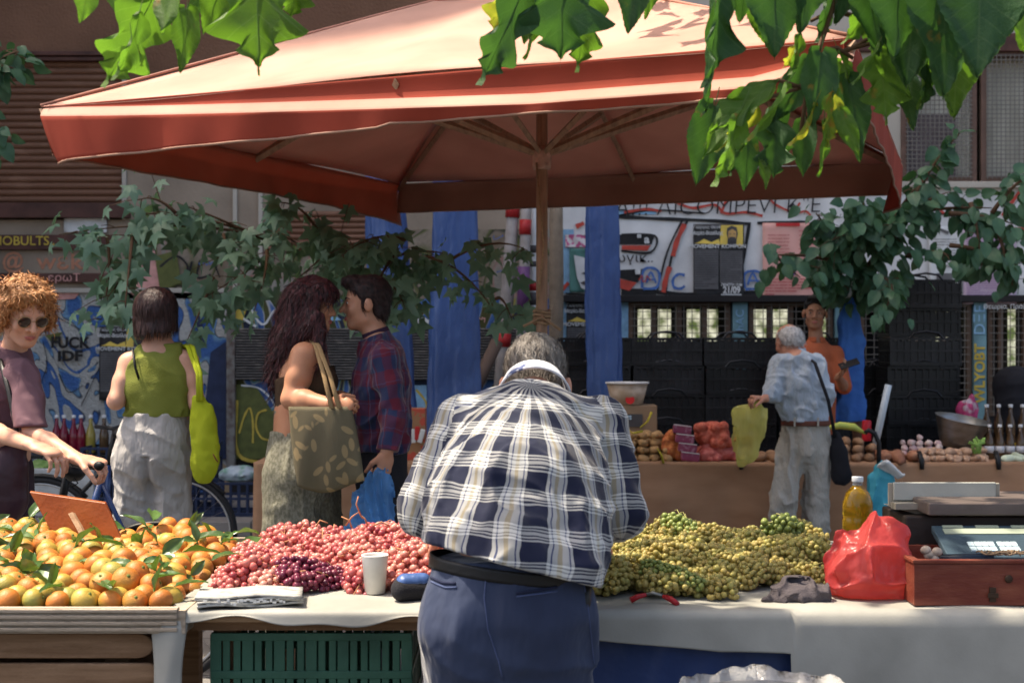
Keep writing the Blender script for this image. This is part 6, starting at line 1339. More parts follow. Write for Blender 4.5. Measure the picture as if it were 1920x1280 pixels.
# ================================================================ oranges
tr = thing('fruit_tray', 'pale wooden tray of mandarins at the left with grooved front board', 'tray', (-1.3, 4.0, 0))
xa, xb = -2.3, W(348, 0, 3.44).x-.012
mb = MB(); mb.bx(xa, xb, 3.41, 3.43, .80, .862)
for k in range(4): mb.bx(xa, xb, 3.402, 3.4095, .806+k*.015, .815+k*.015)
mb.build('front_board', m_pale, tr, bev=.002)
mb = MB(); mb.bx(xa, xb, 3.4305, 4.62, .80, .815); mb.build('floor', m_dwood, tr)
mb = MB(); mb.bx(xa, xb, 4.62, 4.64, .80, .862); mb.build('back_board', m_pale, tr)
mb = MB(); mb.bx(xb, xb+.018, 3.41, 4.64, .80, .856); mb.build('side_board', m_pale, tr)
for x in (-2.1, -1.0):
    for y in (3.6, 4.4): mb = MB(); mb.bx(x-.03, x+.03, y, y+.06, 0, .798); mb.build('leg', m_dwood, tr)
for k, (zt, zb, xe, lb) in enumerate(((.795, .735, 285, 'upper old wooden crate with rounded end under the mandarin tray'), (.722, .668, 300, 'lower old wooden crate with rounded end under the mandarin tray'))):
    t = thing('wooden_crate', lb, 'crate', (-1.5, 3.6, zb), group='old wooden crates under the tray'); xr = W(xe, 0, 3.42).x
    mb = MB(); n = 8; pts = [V(xa, 3.435, zb), V(xr-.04, 3.435, zb)]+[V(xr-.04+.04*math.sin(a), 3.435+0, (zb+zt)/2-(zt-zb)/2*math.cos(a)) for a in [PI*i/n for i in range(1, n)]]+[V(xr-.04, 3.435, zt), V(xa, 3.435, zt)]
    mb.slab(pts, (0, .02, 0)); mb.build('front_board', m_dwood, t, bev=.004)
    mb = MB(); mb.bx(xa, xr-.05, 3.456, 3.85, zb, zb+.012); mb.build('floor', m_dwood, t)
m_or = mat('mandarin_peel', (.46, .15, .025), col2=(.40, .27, .05), thr=(.5, .72), vs=9, rnd=.22, rough=.5, bump=.5, bs=260, bd=.0012, spec=.45, detail=2)
m_og = mat('green_mandarin_peel', (.40, .27, .05), col2=(.24, .27, .06), thr=(.45, .7), vs=9, rnd=.12, rough=.42, bump=.5, bs=260, bd=.0012, spec=.45, detail=2)
m_stalk = mat('green_stalk', (.12, .16, .04), rough=.8)
m_ol = mat('citrus_leaf', (.035, .09, .02), col2=(.09, .16, .05), thr=(.3, .7), vs=12, rnd=.25, rough=.32, spec=.5, bump=.2, bs=60, trl=.15, trc=(.15, .3, .04))
def w_cit(v): return .20*math.sin(PI*v**.85)**.8 if 0 < v < 1 else .01
lfc = leaf_grid(w_cit, lambda u, v: 0, n=8, m=4, fold=.5, droop=.25, petiole=.12)
me_leaf = rawmesh('leaf', [v*.075 for v in lfc.v], lfc.f); me_leaf.materials.append(m_ol)
mb = MB(); mb.ball((0, 0, 0), (.0325, .0325, .029), 22, 14); me_o = [rawmesh('mandarin', mb.v, mb.f) for _ in range(2)]
for me in me_o:
    for v in me.vertices:
        p = v.co; a = math.hypot(p.x, p.y); k = (1-.10*math.exp(-(a/.008)**2)); v.co = V(p.x*(1+.012*math.sin(3*math.atan2(p.y, p.x))), p.y, p.z*k)
me_o[0].materials.append(m_or); me_o[1].materials.append(m_og)
mb = MB(); mb.lathe([(.006, -.001), (.0045, .001), (.002, .002)], (0, 0, .0262), 6); mb.tube([(0, 0, .027), (.001, 0, .031)], .0014, 5); me_st = rawmesh('stalk', mb.v, mb.f); me_st.materials.append(m_stalk)
rr = random.Random(21); no_ = 0; Yr = 3.475; row = 0
while Yr < 4.55:
    X = W(-40, 0, Yr).x+rr.uniform(0, .03); xr = xb-.036-(0 if Yr > 3.6 else 0)
    while X < min(xr, W(478-.0*row, 0, Yr).x):
        edge = min(1, (xr-X)/.12); h = .835+.045*edge+.012*math.sin((Yr-3.4)*2.6)+.020*math.sin(X*13+Yr*9)+rr.uniform(-.008, .012)
        if Yr < 3.56: h = .862+rr.uniform(-.004, .006)
        g = rr.random() < .26; lf = rr.random() < .26; sc = rr.uniform(.88, 1.12)
        lb = ('green tinged mandarin' if g else 'orange mandarin')+(' with stalk leaves still on' if lf else '')+' in the heap on the wooden tray'
        e = thing('mandarin', lb, 'mandarin', (X, Yr+rr.uniform(-.008, .008), h+.0), (rr.uniform(-1.2, 1.0), rr.uniform(-1, 1), rr.uniform(0, 6)), 'mandarins heaped on the wooden tray'); e.scale = (sc, sc, sc)
        link(me_o[1 if g else 0], 'peel', None, e, True); link(me_st, 'stalk', None, e, True)
        if lf:
            for q in range(rr.choice((1, 2, 2))):
                l = link(me_leaf, 'leaf', None, e, True); l.location = (0, 0, .03); a = rr.uniform(0, 6); l.rotation_euler = (rr.uniform(.1, 1.0), 0, a); s_ = rr.uniform(.7, 1.15); l.scale = (s_*rr.uniform(.8, 1.3), s_, s_)
        X += .0605*rr.uniform(.98, 1.08)
    Yr += .054; row += 1
mb = MB(); mb.grid(lambda u, v: V(xa+(xb-xa-.01)*u, 3.45+1.15*v, .817+.035*math.sin(PI*v)**.5*min(1, (1-u)*6)), 20, 12)  # dark sheet added under the fruit to act as shade in the gaps
o = setp(mb.build('gap_shade_sheet', mat('gap_shade', (.02, .03, .01), vs=20), smooth=True), 'dark sheet standing in for shade between the mandarins on the tray', 'shade sheet')
# loose leaves on the heap
for k, (px, py, Y, rz, s_) in enumerate(((290, 985, 4.35, .3, 1.5), (235, 1035, 3.95, 2, 1.4), (200, 1075, 3.75, 1, 1.2), (345, 1045, 3.95, 4.8, 1.4), (30, 1005, 4.2, 1.2, 1.4), (60, 1090, 3.7, 4.2, 1.5), (150, 1050, 3.9, .4, 1.2), (95, 1060, 3.8, 3, 1.1), (455, 1025, 4.3, 5, 1.5), (440, 1010, 4.4, 5.6, 1.3), (280, 1100, 3.6, 5, 1.2), (310, 1075, 3.7, .2, 1.1), (20, 1060, 3.8, 2.2, 1.4), (400, 1060, 3.9, 5.4, 1.1), (180, 1100, 3.6, 3.9, 1.2), (70, 1020, 4.1, 1.6, 1.2), (215, 1110, 3.55, 3.2, 1.2), (330, 1110, 3.55, 5.1, 1.1), (120, 1110, 3.56, 2.8, 1.1), (370, 1020, 4.2, 5.0, 1.3))):
    l = link(me_leaf, 'citrus_leaf', None); l.location = W(px, py, Y)+V(0, -.02, .018); l.rotation_euler = (rr.uniform(0, .45), rr.uniform(-.4, .4), rz); l.scale = (s_, s_, s_)
    setp(l, 'loose glossy citrus leaf lying on the mandarins', 'leaf', 'loose leaves on the mandarins')
# price board seen from behind
t = thing('price_board', 'orange brown price board on a wooden stake, seen from behind above the mandarins', 'sign', W(150, 1000, 4.35))
mb = MB(); P4 = [W(55, 922, 4.36), W(197, 943, 4.28), W(226, 1008, 4.25), W(98, 1000, 4.33)]; mb.slab(P4, (0, .012, .004)); mb.build('board', mat('orange_painted_board', (.22, .05, .014), col2=(.32, .09, .025), thr=(.3, .7), vs=6, rough=.35, bump=.15), t, bev=.002)
mb = MB(); mb.tube([W(134, 962, 4.28), W(150, 990, 4.25), W(166, 1022, 4.22)], .012, 4, flat=.5); mb.build('stake', m_ply, t)
# ================================================================ grapes
red_m = island_mat('red_grape', [(.30, .04, .06), (.56, .14, .13), (.64, .24, .20), (.68, .36, .28)], rough=.3, trl=.25, spec=.5, bump=0, oo=.45)
drk_m = island_mat('dark_grape', [(.06, .01, .03), (.16, .02, .05), (.24, .05, .07)], rough=.3, trl=.15, spec=.5, bump=0)
grn_m = island_mat('golden_green_grape', [(.34, .31, .08), (.44, .39, .12), (.43, .32, .10), (.47, .43, .15)], rough=.35, trl=.35, spec=.45, bump=0, oo=.4)
gr2_m = island_mat('fresh_green_grape', [(.16, .21, .05), (.30, .34, .10)], rough=.3, trl=.25, spec=.45, bump=0)
stm_r = mat('pink_stem', (.42, .2, .1), rough=.8); stm_g = mat('green_stem', (.3, .28, .1), rough=.8)
def bunch_mesh(seed, r, L_, wd, n, k=(7, 5)):
    q = random.Random(seed); pts = []; tries = 0
    while len(pts) < n and tries < n*60:
        tries += 1; t = q.random(); rad = wd*(.45+.55*math.sin(PI*(.25+.7*(1-t)))); a = q.uniform(0, 2*PI); e = q.random()**.4
        p = V(rad*e*math.cos(a), L_*(t-.5), rad*.7*e*math.sin(a)+rad*.5)
        if p.z < 0: p.z = q.uniform(0, .01)
        if all((p-s_).length > r*1.55 for s_ in pts): pts.append(p)
    mb = MB()
    for p in pts: mb.ball(p, (r*q.uniform(.75, 1.15),)*3, k[0], k[1], R=Matrix.Rotation(q.uniform(0, 3), 3, 'X'))
    st = MB(); st.tube([(0, L_*.62, wd*.6), (0, L_*.45, wd*.7), (.004, L_*.1, wd*.75), (0, -L_*.3, wd*.5)], [.0022, .002, .0018, .001], 5)
    for i in range(7):
        p = pts[q.randrange(len(pts))]; st.tube([(0, L_*q.uniform(-.3, .5), wd*.9), (p.x*.6, p.y, p.z+wd*.35), tuple(p+V(0, 0, r*1.3))], .0015, 4, cap=False)
    return rawmesh('b', mb.v, mb.f), rawmesh('s', st.v, st.f)
RB = [bunch_mesh(i, .0108, .15, .044, 78, (9, 6)) for i in range(5)]; GBN = [bunch_mesh(10+i, .0084, .14, .044, 120, (8, 6)) for i in range(5)]
def bunch(kind, loc, rot, s, label, group, m, ms, lib):
    a, b = lib[kind % len(lib)]; e = thing('grape_bunch', label, 'grapes', loc, rot, group); e.scale = (s, s, s); key = (id(a), m.name)
    if key not in TL: x = a.copy(); x.materials.append(m); y = b.copy(); y.materials.append(ms); TL[key] = (x, y)
    link(TL[key][0], 'berries', None, e, True); link(TL[key][1], 'stem', None, e, True)
rr = random.Random(5)
def zone(px0, px1, Y): return W(px0, 0, Y).x, W(px1, 0, Y).x
Yv = 3.70; i = 0
while Yv < 4.5:
    t = (Yv-3.7)/.85; x0, x1 = zone(425+105*t, 850, Yv); X = x0
    while X < x1:
        ins = min(1, (X-x0)/.15+.25)*min(1, (Yv-3.66)/.16+.1); h = TZ+.001+.034*ins*(.5+.5*math.sin(X*17+Yv*13))
        for lay in range(1):
            dark = (Yv < 3.80 and -.62 < X < -.42 and rr.random() < .85)
            bunch(rr.randrange(4), (X+rr.uniform(-.015, .015), Yv+rr.uniform(-.015, .015), h-.042*lay+rr.uniform(-.004, .004)), (rr.uniform(-.7, .7), rr.uniform(-.6, .6), rr.uniform(0, 6.3)), rr.uniform(.8, 1.1),
              'dark purple grape bunch at the front of the red heap by the cup' if dark else 'pinkish red grape bunch in the heap on the white oilcloth', 'dark grapes in front of the red heap' if dark else 'red grapes heaped on the table', drk_m if dark else red_m, stm_r, RB)
        X += .088
    Yv += .082
Yv = 3.62
while Yv < 4.54:
    t = (Yv-3.56)/1.05; x0, x1 = zone(1080, 1395+ (150*min(1, t*3)), Yv); X = x0+rr.uniform(0, .03)
    while X < x1:
        ins = min(1, (x1-X)/.12+.3)*min(1, (Yv-3.52)/.18+.1); h = TZ+.003+.036*ins*(.5+.5*math.sin(X*15+Yv*11+1))
        for lay in range(1):
            bunch(rr.randrange(4), (X+rr.uniform(-.015, .015), Yv+rr.uniform(-.015, .015), h-.042*lay), (rr.uniform(-.4, .4), rr.uniform(-.4, .4), rr.uniform(0, 6.3)), rr.uniform(.85, 1.1), 'golden green grape bunch in the heap right of the bending man', 'green grapes heaped on the table', grn_m, stm_g, GBN)
        X += .088
    Yv += .082
for px, py, Y in ((1240, 1085, 3.62), (1275, 1095, 3.60)):
    bunch(1, W(px, py, Y)+V(0, 0, .0), (.2, .1, 1.3), .8, 'fresh bright green grape bunch in front of the golden grapes', 'fresh green grapes at the front', gr2_m, stm_g, GBN)
bunch(2, W(1278, 1005, 4.4), (.2, .3, .5), 1.1, 'fresh green grape bunch on the ridge of the golden heap', 'fresh green grapes on the ridge', gr2_m, stm_g, GBN); bunch(3, W(1475, 1005, 4.4), (.2, .3, 2.5), 1.2, 'fresh green grape bunch on the ridge of the golden heap', 'fresh green grapes on the ridge', gr2_m, stm_g, GBN)
# stalks poking out of the red heap
t = thing('grape_stalks', 'bare curling stalks sticking up from the back of the red grapes', 'stalks', (-.35, 4.3, TZ))
for pts in ([(648, 985), (660, 968), (672, 960), (680, 972)], [(676, 965), (668, 945), (672, 930)], [(660, 990), (655, 975), (640, 968)], [(560, 1000), (548, 985), (540, 992)], [(700, 985), (715, 978), (730, 985)], [(480, 1060), (500, 1040), (520, 1045)], [(590, 990), (600, 975), (615, 980)], [(690, 985), (684, 972), (676, 965)]):
    mb = MB(); mb.tube([W(a, b, 4.35) for a, b in pts], [.003, .0025, .002, .0015][:len(pts)], 5); mb.build('stalk', stm_r, t, smooth=True)
# ================================================================ small things on the front table
t = thing('paper_cup', 'white paper cup standing before the red grapes', 'cup', W(703, 1112, 3.68)-V(0, 0, 0))
z0 = TZ+.004; c = V(W(703, 0, 3.66).x, 3.66, z0)
mb = MB(); mb.lathe([(0, .004), (.024, .004), (.024, 0), (.026, 0), (.034, .094), (.0355, .097), (.034, .099), (.0325, .095), (.0245, .006), (0, .006)], c, 28); mb.build('cup', mat('cup_card', (.62, .61, .58), vs=12, rough=.6, bump=.1), t, smooth=True)
t = thing('bum_bag', 'black pouch with blue flap lying beside the cup', 'pouch', W(770, 1110, 3.55)); S = SDF(); c = V(W(770, 0, 3.56).x, 3.56, TZ+.03)
S.cone(c+V(-.02, 0, 0), c+V(.05, .02, .0), .030, .03, .02, fl=1.3, w=(0, 1, 0)); solid('pouch', S, .004, blkc, t)
S = SDF(); S.cone(c+V(-.015, .0, .018), c+V(.03, .01, .018), .022, .022, .01, fl=1.3, w=(0, 1, 0)); solid('flap', S, .004, m_tarp, t, cut=[(c+V(0, 0, .018), (0, .1, -1))])
t = thing('newspapers', 'stack of folded newspapers at the front left corner of the oilcloth', 'newspapers', W(470, 1135, 3.5)); r3 = random.Random(2)
for k in range(4):
    mb = MB(); R3 = Matrix.Rotation(.16+r3.uniform(-.05, .05), 3, 'Z'); mb.grid(lambda u, v: V(W(466, 0, 3.5).x, 3.52, TZ+.008+.0068*k)+R3 @ V(.255*(u-.5), .15*(v-.5), .003*math.sin(u*8+k)+(.004 if v < .06 else 0)), 16, 8); mb.build('newspaper', m_paper, t, smooth=True, solid=.0055)
strokes_ = MB()
for k in range(26):
    x = W(388+6*k, 0, 3.45).x; strokes_.box((x, 3.442+.16*(x-W(466, 0, 3.5).x), TZ+.014+r3.uniform(0, .012)), (r3.uniform(.004, .010), .002, r3.uniform(.003, .008)))
strokes_.build('torn_edge', m_pwhite, t)
t = thing('secateurs', 'red handled secateurs lying open in front of the green grapes', 'secateurs', W(1225, 1130, 3.5)); z = TZ+.018; m_redp = mat('red_plastic_grip', (.35, .015, .02), rough=.35, bump=0); A = lambda px, dy=0, dz=0: V(W(px, 0, 3.5).x, 3.50+dy, z+dz)
mb = MB(); mb.tube([A(1183, 0, -.004), A(1197, .006, .004), A(1212, .008, .008)], [.008, .007, .005], 8); mb.build('grip', m_redp, t, smooth=True)
mb = MB(); mb.tube([A(1243, .0, .006), A(1256, -.012, .001), A(1268, -.03, -.008)], [.005, .008, .007], 8); mb.build('grip', m_redp, t, smooth=True)
mb = MB(); mb.tube([A(1212, .008, .008), A(1225, .012, .012), A(1243, .0, .006)], [.004, .006, .004], 6); mb.build('blade', m_metal, t, smooth=True)
for px in (1335, 1378):
    t = thing('grape', 'single loose grape on the oilcloth before the green heap', 'grape', W(px, 1115, 3.6), group='loose grapes'); mb = MB()
    for dx in (-.006, .006, 0): mb.ball(V(W(px, 0, 3.55).x+dx, 3.55+abs(dx), TZ+.012), .007, 8, 6)
    mb.build('berry', grn_m, t, smooth=True)
t = thing('rag', 'crumpled grey rag lying left of the red plastic bag', 'rag', V(.72, 3.5, TZ)); S = SDF(); c = V(W(1495, 0, 3.56).x, 3.56, TZ+.01)
S.ell(c+V(0, 0, .0), (.082, .055, .028), .02); S.ell(c+V(-.01, .01, .022), (.04, .04, .028), .03); S.ell(c+V(.04, 0, .015), (.04, .04, .022), .03); S.cone(c+V(-.05, -.01, .0), c+V(-.085, -.03, -.004), .02, .008, .02)
solid('cloth', S, .0035, mat('grey_rag', (.065, .055, .06), rough=.95, bump=.4, bs=300), t, disp=lambda P: .030*(np.abs(nz(P/np.array([.035, .05, .03]), 4))-.3)+.010*np.abs(nz(P/.018, 9)), cut=[(V(0, 0, TZ+.004), (0, 0, -1))])
redp = mat('red_plastic', (.40, .035, .04), col2=(.52, .09, .085), thr=(.3, .7), vs=6, rough=.3, bump=.5, bs=12, bd=.012, bstretch=(2, 2, .8), trl=.4, trc=(.8, .16, .12), spec=.4, alpha=.88)
t = thing('plastic_bag', 'full translucent red carrier bag standing beside the scale box', 'bag', V(.9, 3.6, TZ)); S = SDF(); c = V(W(1632, 0, 3.62).x, 3.62, TZ)
S.ell(c+V(.005, 0, .055), (.122, .085, .075), .03); S.ell(c+V(.03, .02, .04), (.10, .08, .05), .03); S.cone(c+V(-.03, 0, .09), c+V(-.060, .01, .155), .065, .022, .05); S.cone(c+V(.03, 0, .11), c+V(.05, .01, .165), .07, .04, .05); S.cone(c+V(.005, .0, .13), c+V(.0, .0, .20), .05, .008, .03); S.cone(c+V(.05, 0, .15), c+V(.085, .0, .16), .04, .02, .03); S.ell(c+V(.015, .0, .02), (.115, .078, .03), .02)
f5 = folds((.5, 0, 1), .022, .08, 201, 3.2, .4); f6 = folds((1, 0, .1), .014, .036, 207, 2.6, .3)
solid('pouch', S, .0035, redp, t, disp=lambda P: f5(P)*np.clip((P[:, 2]-TZ-.04)/.05, .1, 1)+f6(P)*np.clip((TZ+.09-P[:, 2])/.05, .2, 1)+.001*nz(P/.012, 3), cut=[(V(0, 0, TZ+.006), (0, 0, -1))])
# oil bottle
m_oil = mat('oil', (.62, .36, .03), rough=.08, bump=0, transm=.75, ior=1.35, spec=.5); m_clear = mat('clear_plastic', (.85, .87, .85), rough=.1, transm=.9, ior=1.3, bump=.3, bs=30, bd=.003)
t = thing('oil_bottle', 'plastic bottle of golden oil with white cap behind the red bag', 'bottle', V(1.02, 4.25, TZ)); c = V(W(1608, 0, 4.25).x, 4.25, TZ+.004); kz = 1.0
pr = [(0, 0), (.040, 0), (.045, .01), (.045, .06), (.042, .065), (.045, .07), (.045, .12), (.043, .125), (.045, .13), (.044, .165), (.034, .195), (.018, .212), (.014, .216)]
mb = MB(); mb.lathe(pr, c, 28); mb.build('oil', m_oil, t, smooth=True)
mb = MB(); mb.lathe([(.0145, .2165), (.0142, .226), (0, .227)], c, 24); mb.build('neck', m_clear, t, smooth=True)
mb = MB(); mb.lathe([(.0165, .2275), (.017, .229), (.017, .241), (.016, .243), (0, .2435)], c, 24); mb.build('cap', mat('white_cap', (.6, .62, .64), rough=.4, bump=0), t, smooth=True)
# wooden cash box and scale
t = thing('wooden_box', 'red brown wooden box with rusty clasp at the right end of the table', 'box', V(1.2, 3.6, TZ)); x0 = W(1716, 0, 3.46).x; x1 = x0+.48; m_box = mat('red_brown_varnish', (.13, .028, .018), col2=(.20, .06, .035), thr=(.4, .8), vs=12, rough=.38, bump=.15, stretch=(1, 1, 3))
mb = MB(); yb0, yb1 = 3.47, 3.80; zb, zt = TZ+.006, TZ+.108
mb.bx(x0, x1, yb0, yb0+.012, zb, zt); mb.build('front_panel', m_box, t, bev=.002); mb = MB(); mb.bx(x0, x0+.012, yb0+.0125, yb1, zb, zt); mb.build('side_panel', m_box, t, bev=.002); mb = MB(); mb.bx(x0+.0125, x1, yb1-.012, yb1, zb, zt); mb.bx(x0+.0125, x1, yb0+.0125, yb1-.0125, zb, zb+.01); mb.build('back_panel', m_box, t)
mb = MB(); mb.bx(x0-.004, x1, yb0-.004, yb0+.016, zt+.0005, zt+.010); mb.bx(x0-.004, x0+.016, yb0+.0165, yb1, zt+.0005, zt+.010); mb.build('rim', m_box, t, bev=.002)
mb = MB(); xc = W(1863, 0, 3.46).x; mb.bx(xc-.008, xc+.008, yb0-.006, yb0-.0005, zb+.01, zb+.045); mb.bx(xc-.013, xc+.013, yb0-.009, yb0-.0065, zb+.02, zb+.032); mb.build('clasp', mat('rusty_iron', (.05, .03, .02), rough=.6, metal=.5), t, bev=.001)
mb = MB(); xc = W(1893, 0, 3.46).x; mb.lathe([(.0, 0), (.008, 0), (.010, .003), (.006, .005), (0, .005)], V(xc, yb0-.001, zb+.066), 20, R=Matrix.Rotation(R_(90), 3, 'X')); mb.build('lock_ring', mat('rusty_iron', (.05, .03, .02)), t, smooth=True)
t2 = thing('scale', 'electronic market scale with dirty grey platform and keypad standing in the wooden box', 'scale', V(1.4, 3.75, TZ)); m_steel = mat('cream_enamel', (.36, .36, .32), rough=.4, vs=5, bump=.1); m_bge = mat('beige_plastic', (.30, .27, .22), rough=.5, vs=8); m_dst = mat('brown_plastic', (.11, .085, .075), rough=.5, vs=8)
q = lambda px, py, Y=3.95: W(px, py, Y)
a = q(1676, 938); b = q(1868, 904)
mb = MB(); mb.bx(a.x, b.x, 3.95, 3.962, a.z, b.z); mb.build('platform', m_steel, t2, bev=.003)
mb = MB(); a = q(1668, 949); b = q(1878, 906); mb.bx(a.x, b.x, 3.9625, 3.972, a.z, b.z); mb.build('platform_rim', m_bge, t2, bev=.003)
mb = MB(); a = q(1670, 951); b = q(1876, 939); mb.bx(a.x, b.x, 3.90, 3.9495, a.z, b.z-.001); mb.slab([q(1674, 951.5, 3.93), q(1745, 970, 3.93), q(1745, 951.5, 3.93)], (0, .1, 0)); mb.build('tray_support', m_bge, t2)
a = W(1741, 967, 3.80); b = W(2060, 942, 3.80); mb = MB(); mb.bx(a.x, b.x, 3.80, 4.10, a.z, b.z); mb.build('hood', m_dst, t2, bev=.006)
a = W(1700, 1062, 3.86); b = W(2060, 967, 3.86); mb = MB(); mb.bx(a.x, b.x, 3.87, 4.12, TZ+.02, b.z-.002); mb.build('housing', mat('dark_housing', (.03, .022, .02), rough=.5), t2, bev=.006)
PT = lambda u, v, o=0: V(W(1748, 0, 3.8).x+.34*u, 3.66+.15*v, TZ+.096+.062*v+o)   # sloping keypad, u right, v up
mb = MB(); mb.add([PT(0, 0, -.02), PT(1, 0, -.02), PT(1, 1, -.02), PT(0, 1, -.02), PT(0, 0), PT(1, 0), PT(1, 1), PT(0, 1)], [(0, 3, 2, 1), (4, 5, 6, 7), (0, 1, 5, 4), (1, 2, 6, 5), (2, 3, 7, 6), (3, 0, 4, 7)]); mb.build('keypad', mat('blue_grey_panel', (.04, .065, .085), rough=.35, vs=9), t2, bev=.003)
mp_ = mat('display_strip', (.30, .34, .26), rough=.3); mw_ = mat('pale_keys', (.42, .52, .55), rough=.4, bump=0); mbk = mat('blue_keys', (.06, .12, .28), rough=.4, bump=0)
def key(mb, u0, u1, v0, v1, h=.004): mb.add([PT(u0, v0, .001), PT(u1, v0, .001), PT(u1, v1, .001), PT(u0, v1, .001), PT(u0, v0, h), PT(u1, v0, h), PT(u1, v1, h), PT(u0, v1, h)], [(4, 5, 6, 7), (0, 1, 5, 4), (1, 2, 6, 5), (2, 3, 7, 6), (3, 0, 4, 7)])
mb = MB(); key(mb, .07, .95, .70, .86, .003); mb.build('display', mp_, t2)
for u0, u1 in ((.08, .24), (.34, .52), (.62, .85)):
    mb = MB(); key(mb, u0, u1, .90, .97, .003); mb.build('display_window', mp_, t2)
for r_ in range(2):
    for c_ in range(7):
        u = .20+.052*c_+(.02 if c_ > 3 else 0); mb = MB(); key(mb, u, u+.045, .16+.15*r_, .28+.15*r_); mb.build('key', mw_, t2)
for r_ in range(3):
    for c_ in range(4):
        u = .66+.06*c_; mb = MB(); key(mb, u, u+.045, .14+.15*r_, .25+.15*r_); mb.build('key', mbk, t2)
t = thing('pen_case', 'dark pen case lying across the front of the scale keypad', 'case', W(1800, 1050, 3.6)); mb = MB(); mb.tube([W(1762, 1050, 3.6), W(1862, 1048, 3.6)], .011, 8, flat=1.4); mb.build('case', mat('navy_case', (.012, .02, .035), rough=.3), t, smooth=True)
t = thing('garlic', 'small pale garlic lumps in the corner of the wooden box', 'garlic', W(1740, 1040, 3.6)); mb = MB()
for dx, dz in ((0, 0), (.02, .008), (.012, -.01), (-.008, .012)): mb.ball(W(1742, 1040, 3.58)+V(dx, 0, dz), (.014, .012, .012), 10, 7)
mb.build('bulb', mat('garlic_skin', (.38, .30, .24), vs=60, var=.4), t, smooth=True)
t = thing('string', 'tangle of brown string on the wooden box', 'string', W(1890, 1045, 3.6)); r4 = random.Random(9)
for k in range(6):
    mb = MB(); c = W(1885+r4.uniform(-25, 35), 1046, 3.6); mb.tube([c+V(.035*math.cos(a+k), .02*math.sin(a*1.3), .006+.012*abs(math.sin(a*2+k))) for a in [i*.5 for i in range(12)]], .0022, 4); mb.build('strand', m_rope, t, smooth=True)
# liner bag of the bin at the bottom
t = thing('waste_bin', 'bin with crumpled clear liner bag, its rim just showing at the bottom edge', 'bin', (W(1436, 0, 2.95).x, 2.95, 0)); c = V(W(1436, 0, 2.95).x, 2.95, 0)
mb = MB(); mb.lathe([(0, .001), (.13, .001), (.165, .76), (.16, .76), (.125, .01), (0, .01)], c, 32); mb.build('drum', mat('grey_drum', (.2, .2, .2)), t, smooth=True)
mb = MB()
def lf_(u, v):
    a = 2*PI*u; r = .172+.003*math.sin(a*9)+.003*math.sin(a*17+1)+(.010 if v > .5 else 0)-abs(v-.5)*.0; z = .785+.006*math.sin(a*5)+.003*math.sin(a*13+2)+.0015*math.sin(a*29)
    if v < .5: r -= .02*(1-v*2); z -= .30*(1-v*2)
    else: z -= .28*(v-.5)*2
    return c+V(r*math.cos(a), r*math.sin(a), z)
mb.grid(lf_, 120, 12); mb.build('liner', mat('clear_liner', (.55, .55, .55), rough=.2, trl=.5, bump=.6, bs=30, bd=.01, spec=.7), t, smooth=True)
# ================================================================ back stall
BY = 10.2; BZ = .63; XL = W(476, 0, BY).x
bt = thing('market_table', 'second market table behind the customers covered with brown sheeting', 'table', (1.5, 10.5, 0))
mb = MB(); mb.bx(XL+.02, 6.2, BY+.01, 10.92, BZ-.03, BZ-.004); mb.build('tabletop', m_dwood, bt)
for x in (XL+.1, .6, 3, 6):
    for y in (BY+.08, 10.85): mb = MB(); mb.bx(x-.025, x+.025, y-.025, y+.025, 0 if y < 10.89 else 0, BZ-.031); mb.build('leg', m_dwood, bt)
def c5(u, v):
    x = XL+(6.3-XL)*u
    if v < .4: y = 10.92-(10.92-BY)*v/.4; z = BZ+.002
    else: t = (v-.4)/.6; y = BY-.012-.03*math.sin(x*2.3)*t-.02*math.sin(x*7+t*2)*t-.008*math.sin(x*19)*t; z = BZ+.002-.60*t+.010*math.sin(x*2)*(1 if t < .05 else 0)
    return V(x, y, z)
cloth('table_cover', 'brown sheet covering the back table and hanging down its front', 'tablecloth', c5, 200, 40, m_burl, None)
for px in (1389, 1728, 1872):
    t = thing('clamp', 'black spring clamp '+{1389: 'gripping the brown sheet left of the old man', 1728: 'gripping the brown sheet in front of the ginger', 1872: 'gripping the brown sheet below the bottles'}[px], 'clamp', W(px, 870, BY-.03), group='clamps on the brown sheet')
    mb = MB(); mb.tube([W(px-5, 846, BY+.02), W(px, 862, BY-.03), W(px+1, 880, BY-.035)], [.018, .022, .016], 6, flat=.6); mb.build('jaw', blk, t, smooth=True)
def lumps(name, cat, group, label, spots, rad, m, seed, irregular=.12, z0=BZ, ar=(1.4, 1, .85)):
    r = random.Random(seed); lib = []
    for k in range(4):
        mb = MB(); mb.ball((0, 0, 0), (rad*ar[0], rad*ar[1], rad*ar[2]), 14, 9); vs = np.array([tuple(v) for v in mb.v]); nn = nz(vs/(rad*.9)+k*9, k)
        vs = vs*(1+irregular*nn[:, None]*1.4); me = rawmesh(name, vs, mb.f); me.materials.append(m); lib.append(me)
    for k, (x, y, z) in enumerate(spots):
        o = link(lib[r.randrange(4)], name); o.location = (x, y, z); o.rotation_euler = (r.uniform(-.5, .5), r.uniform(-.4, .4), r.uniform(0, 6)); s = r.uniform(.8, 1.15); o.scale = (s, s, s); setp(o, label, cat, group)
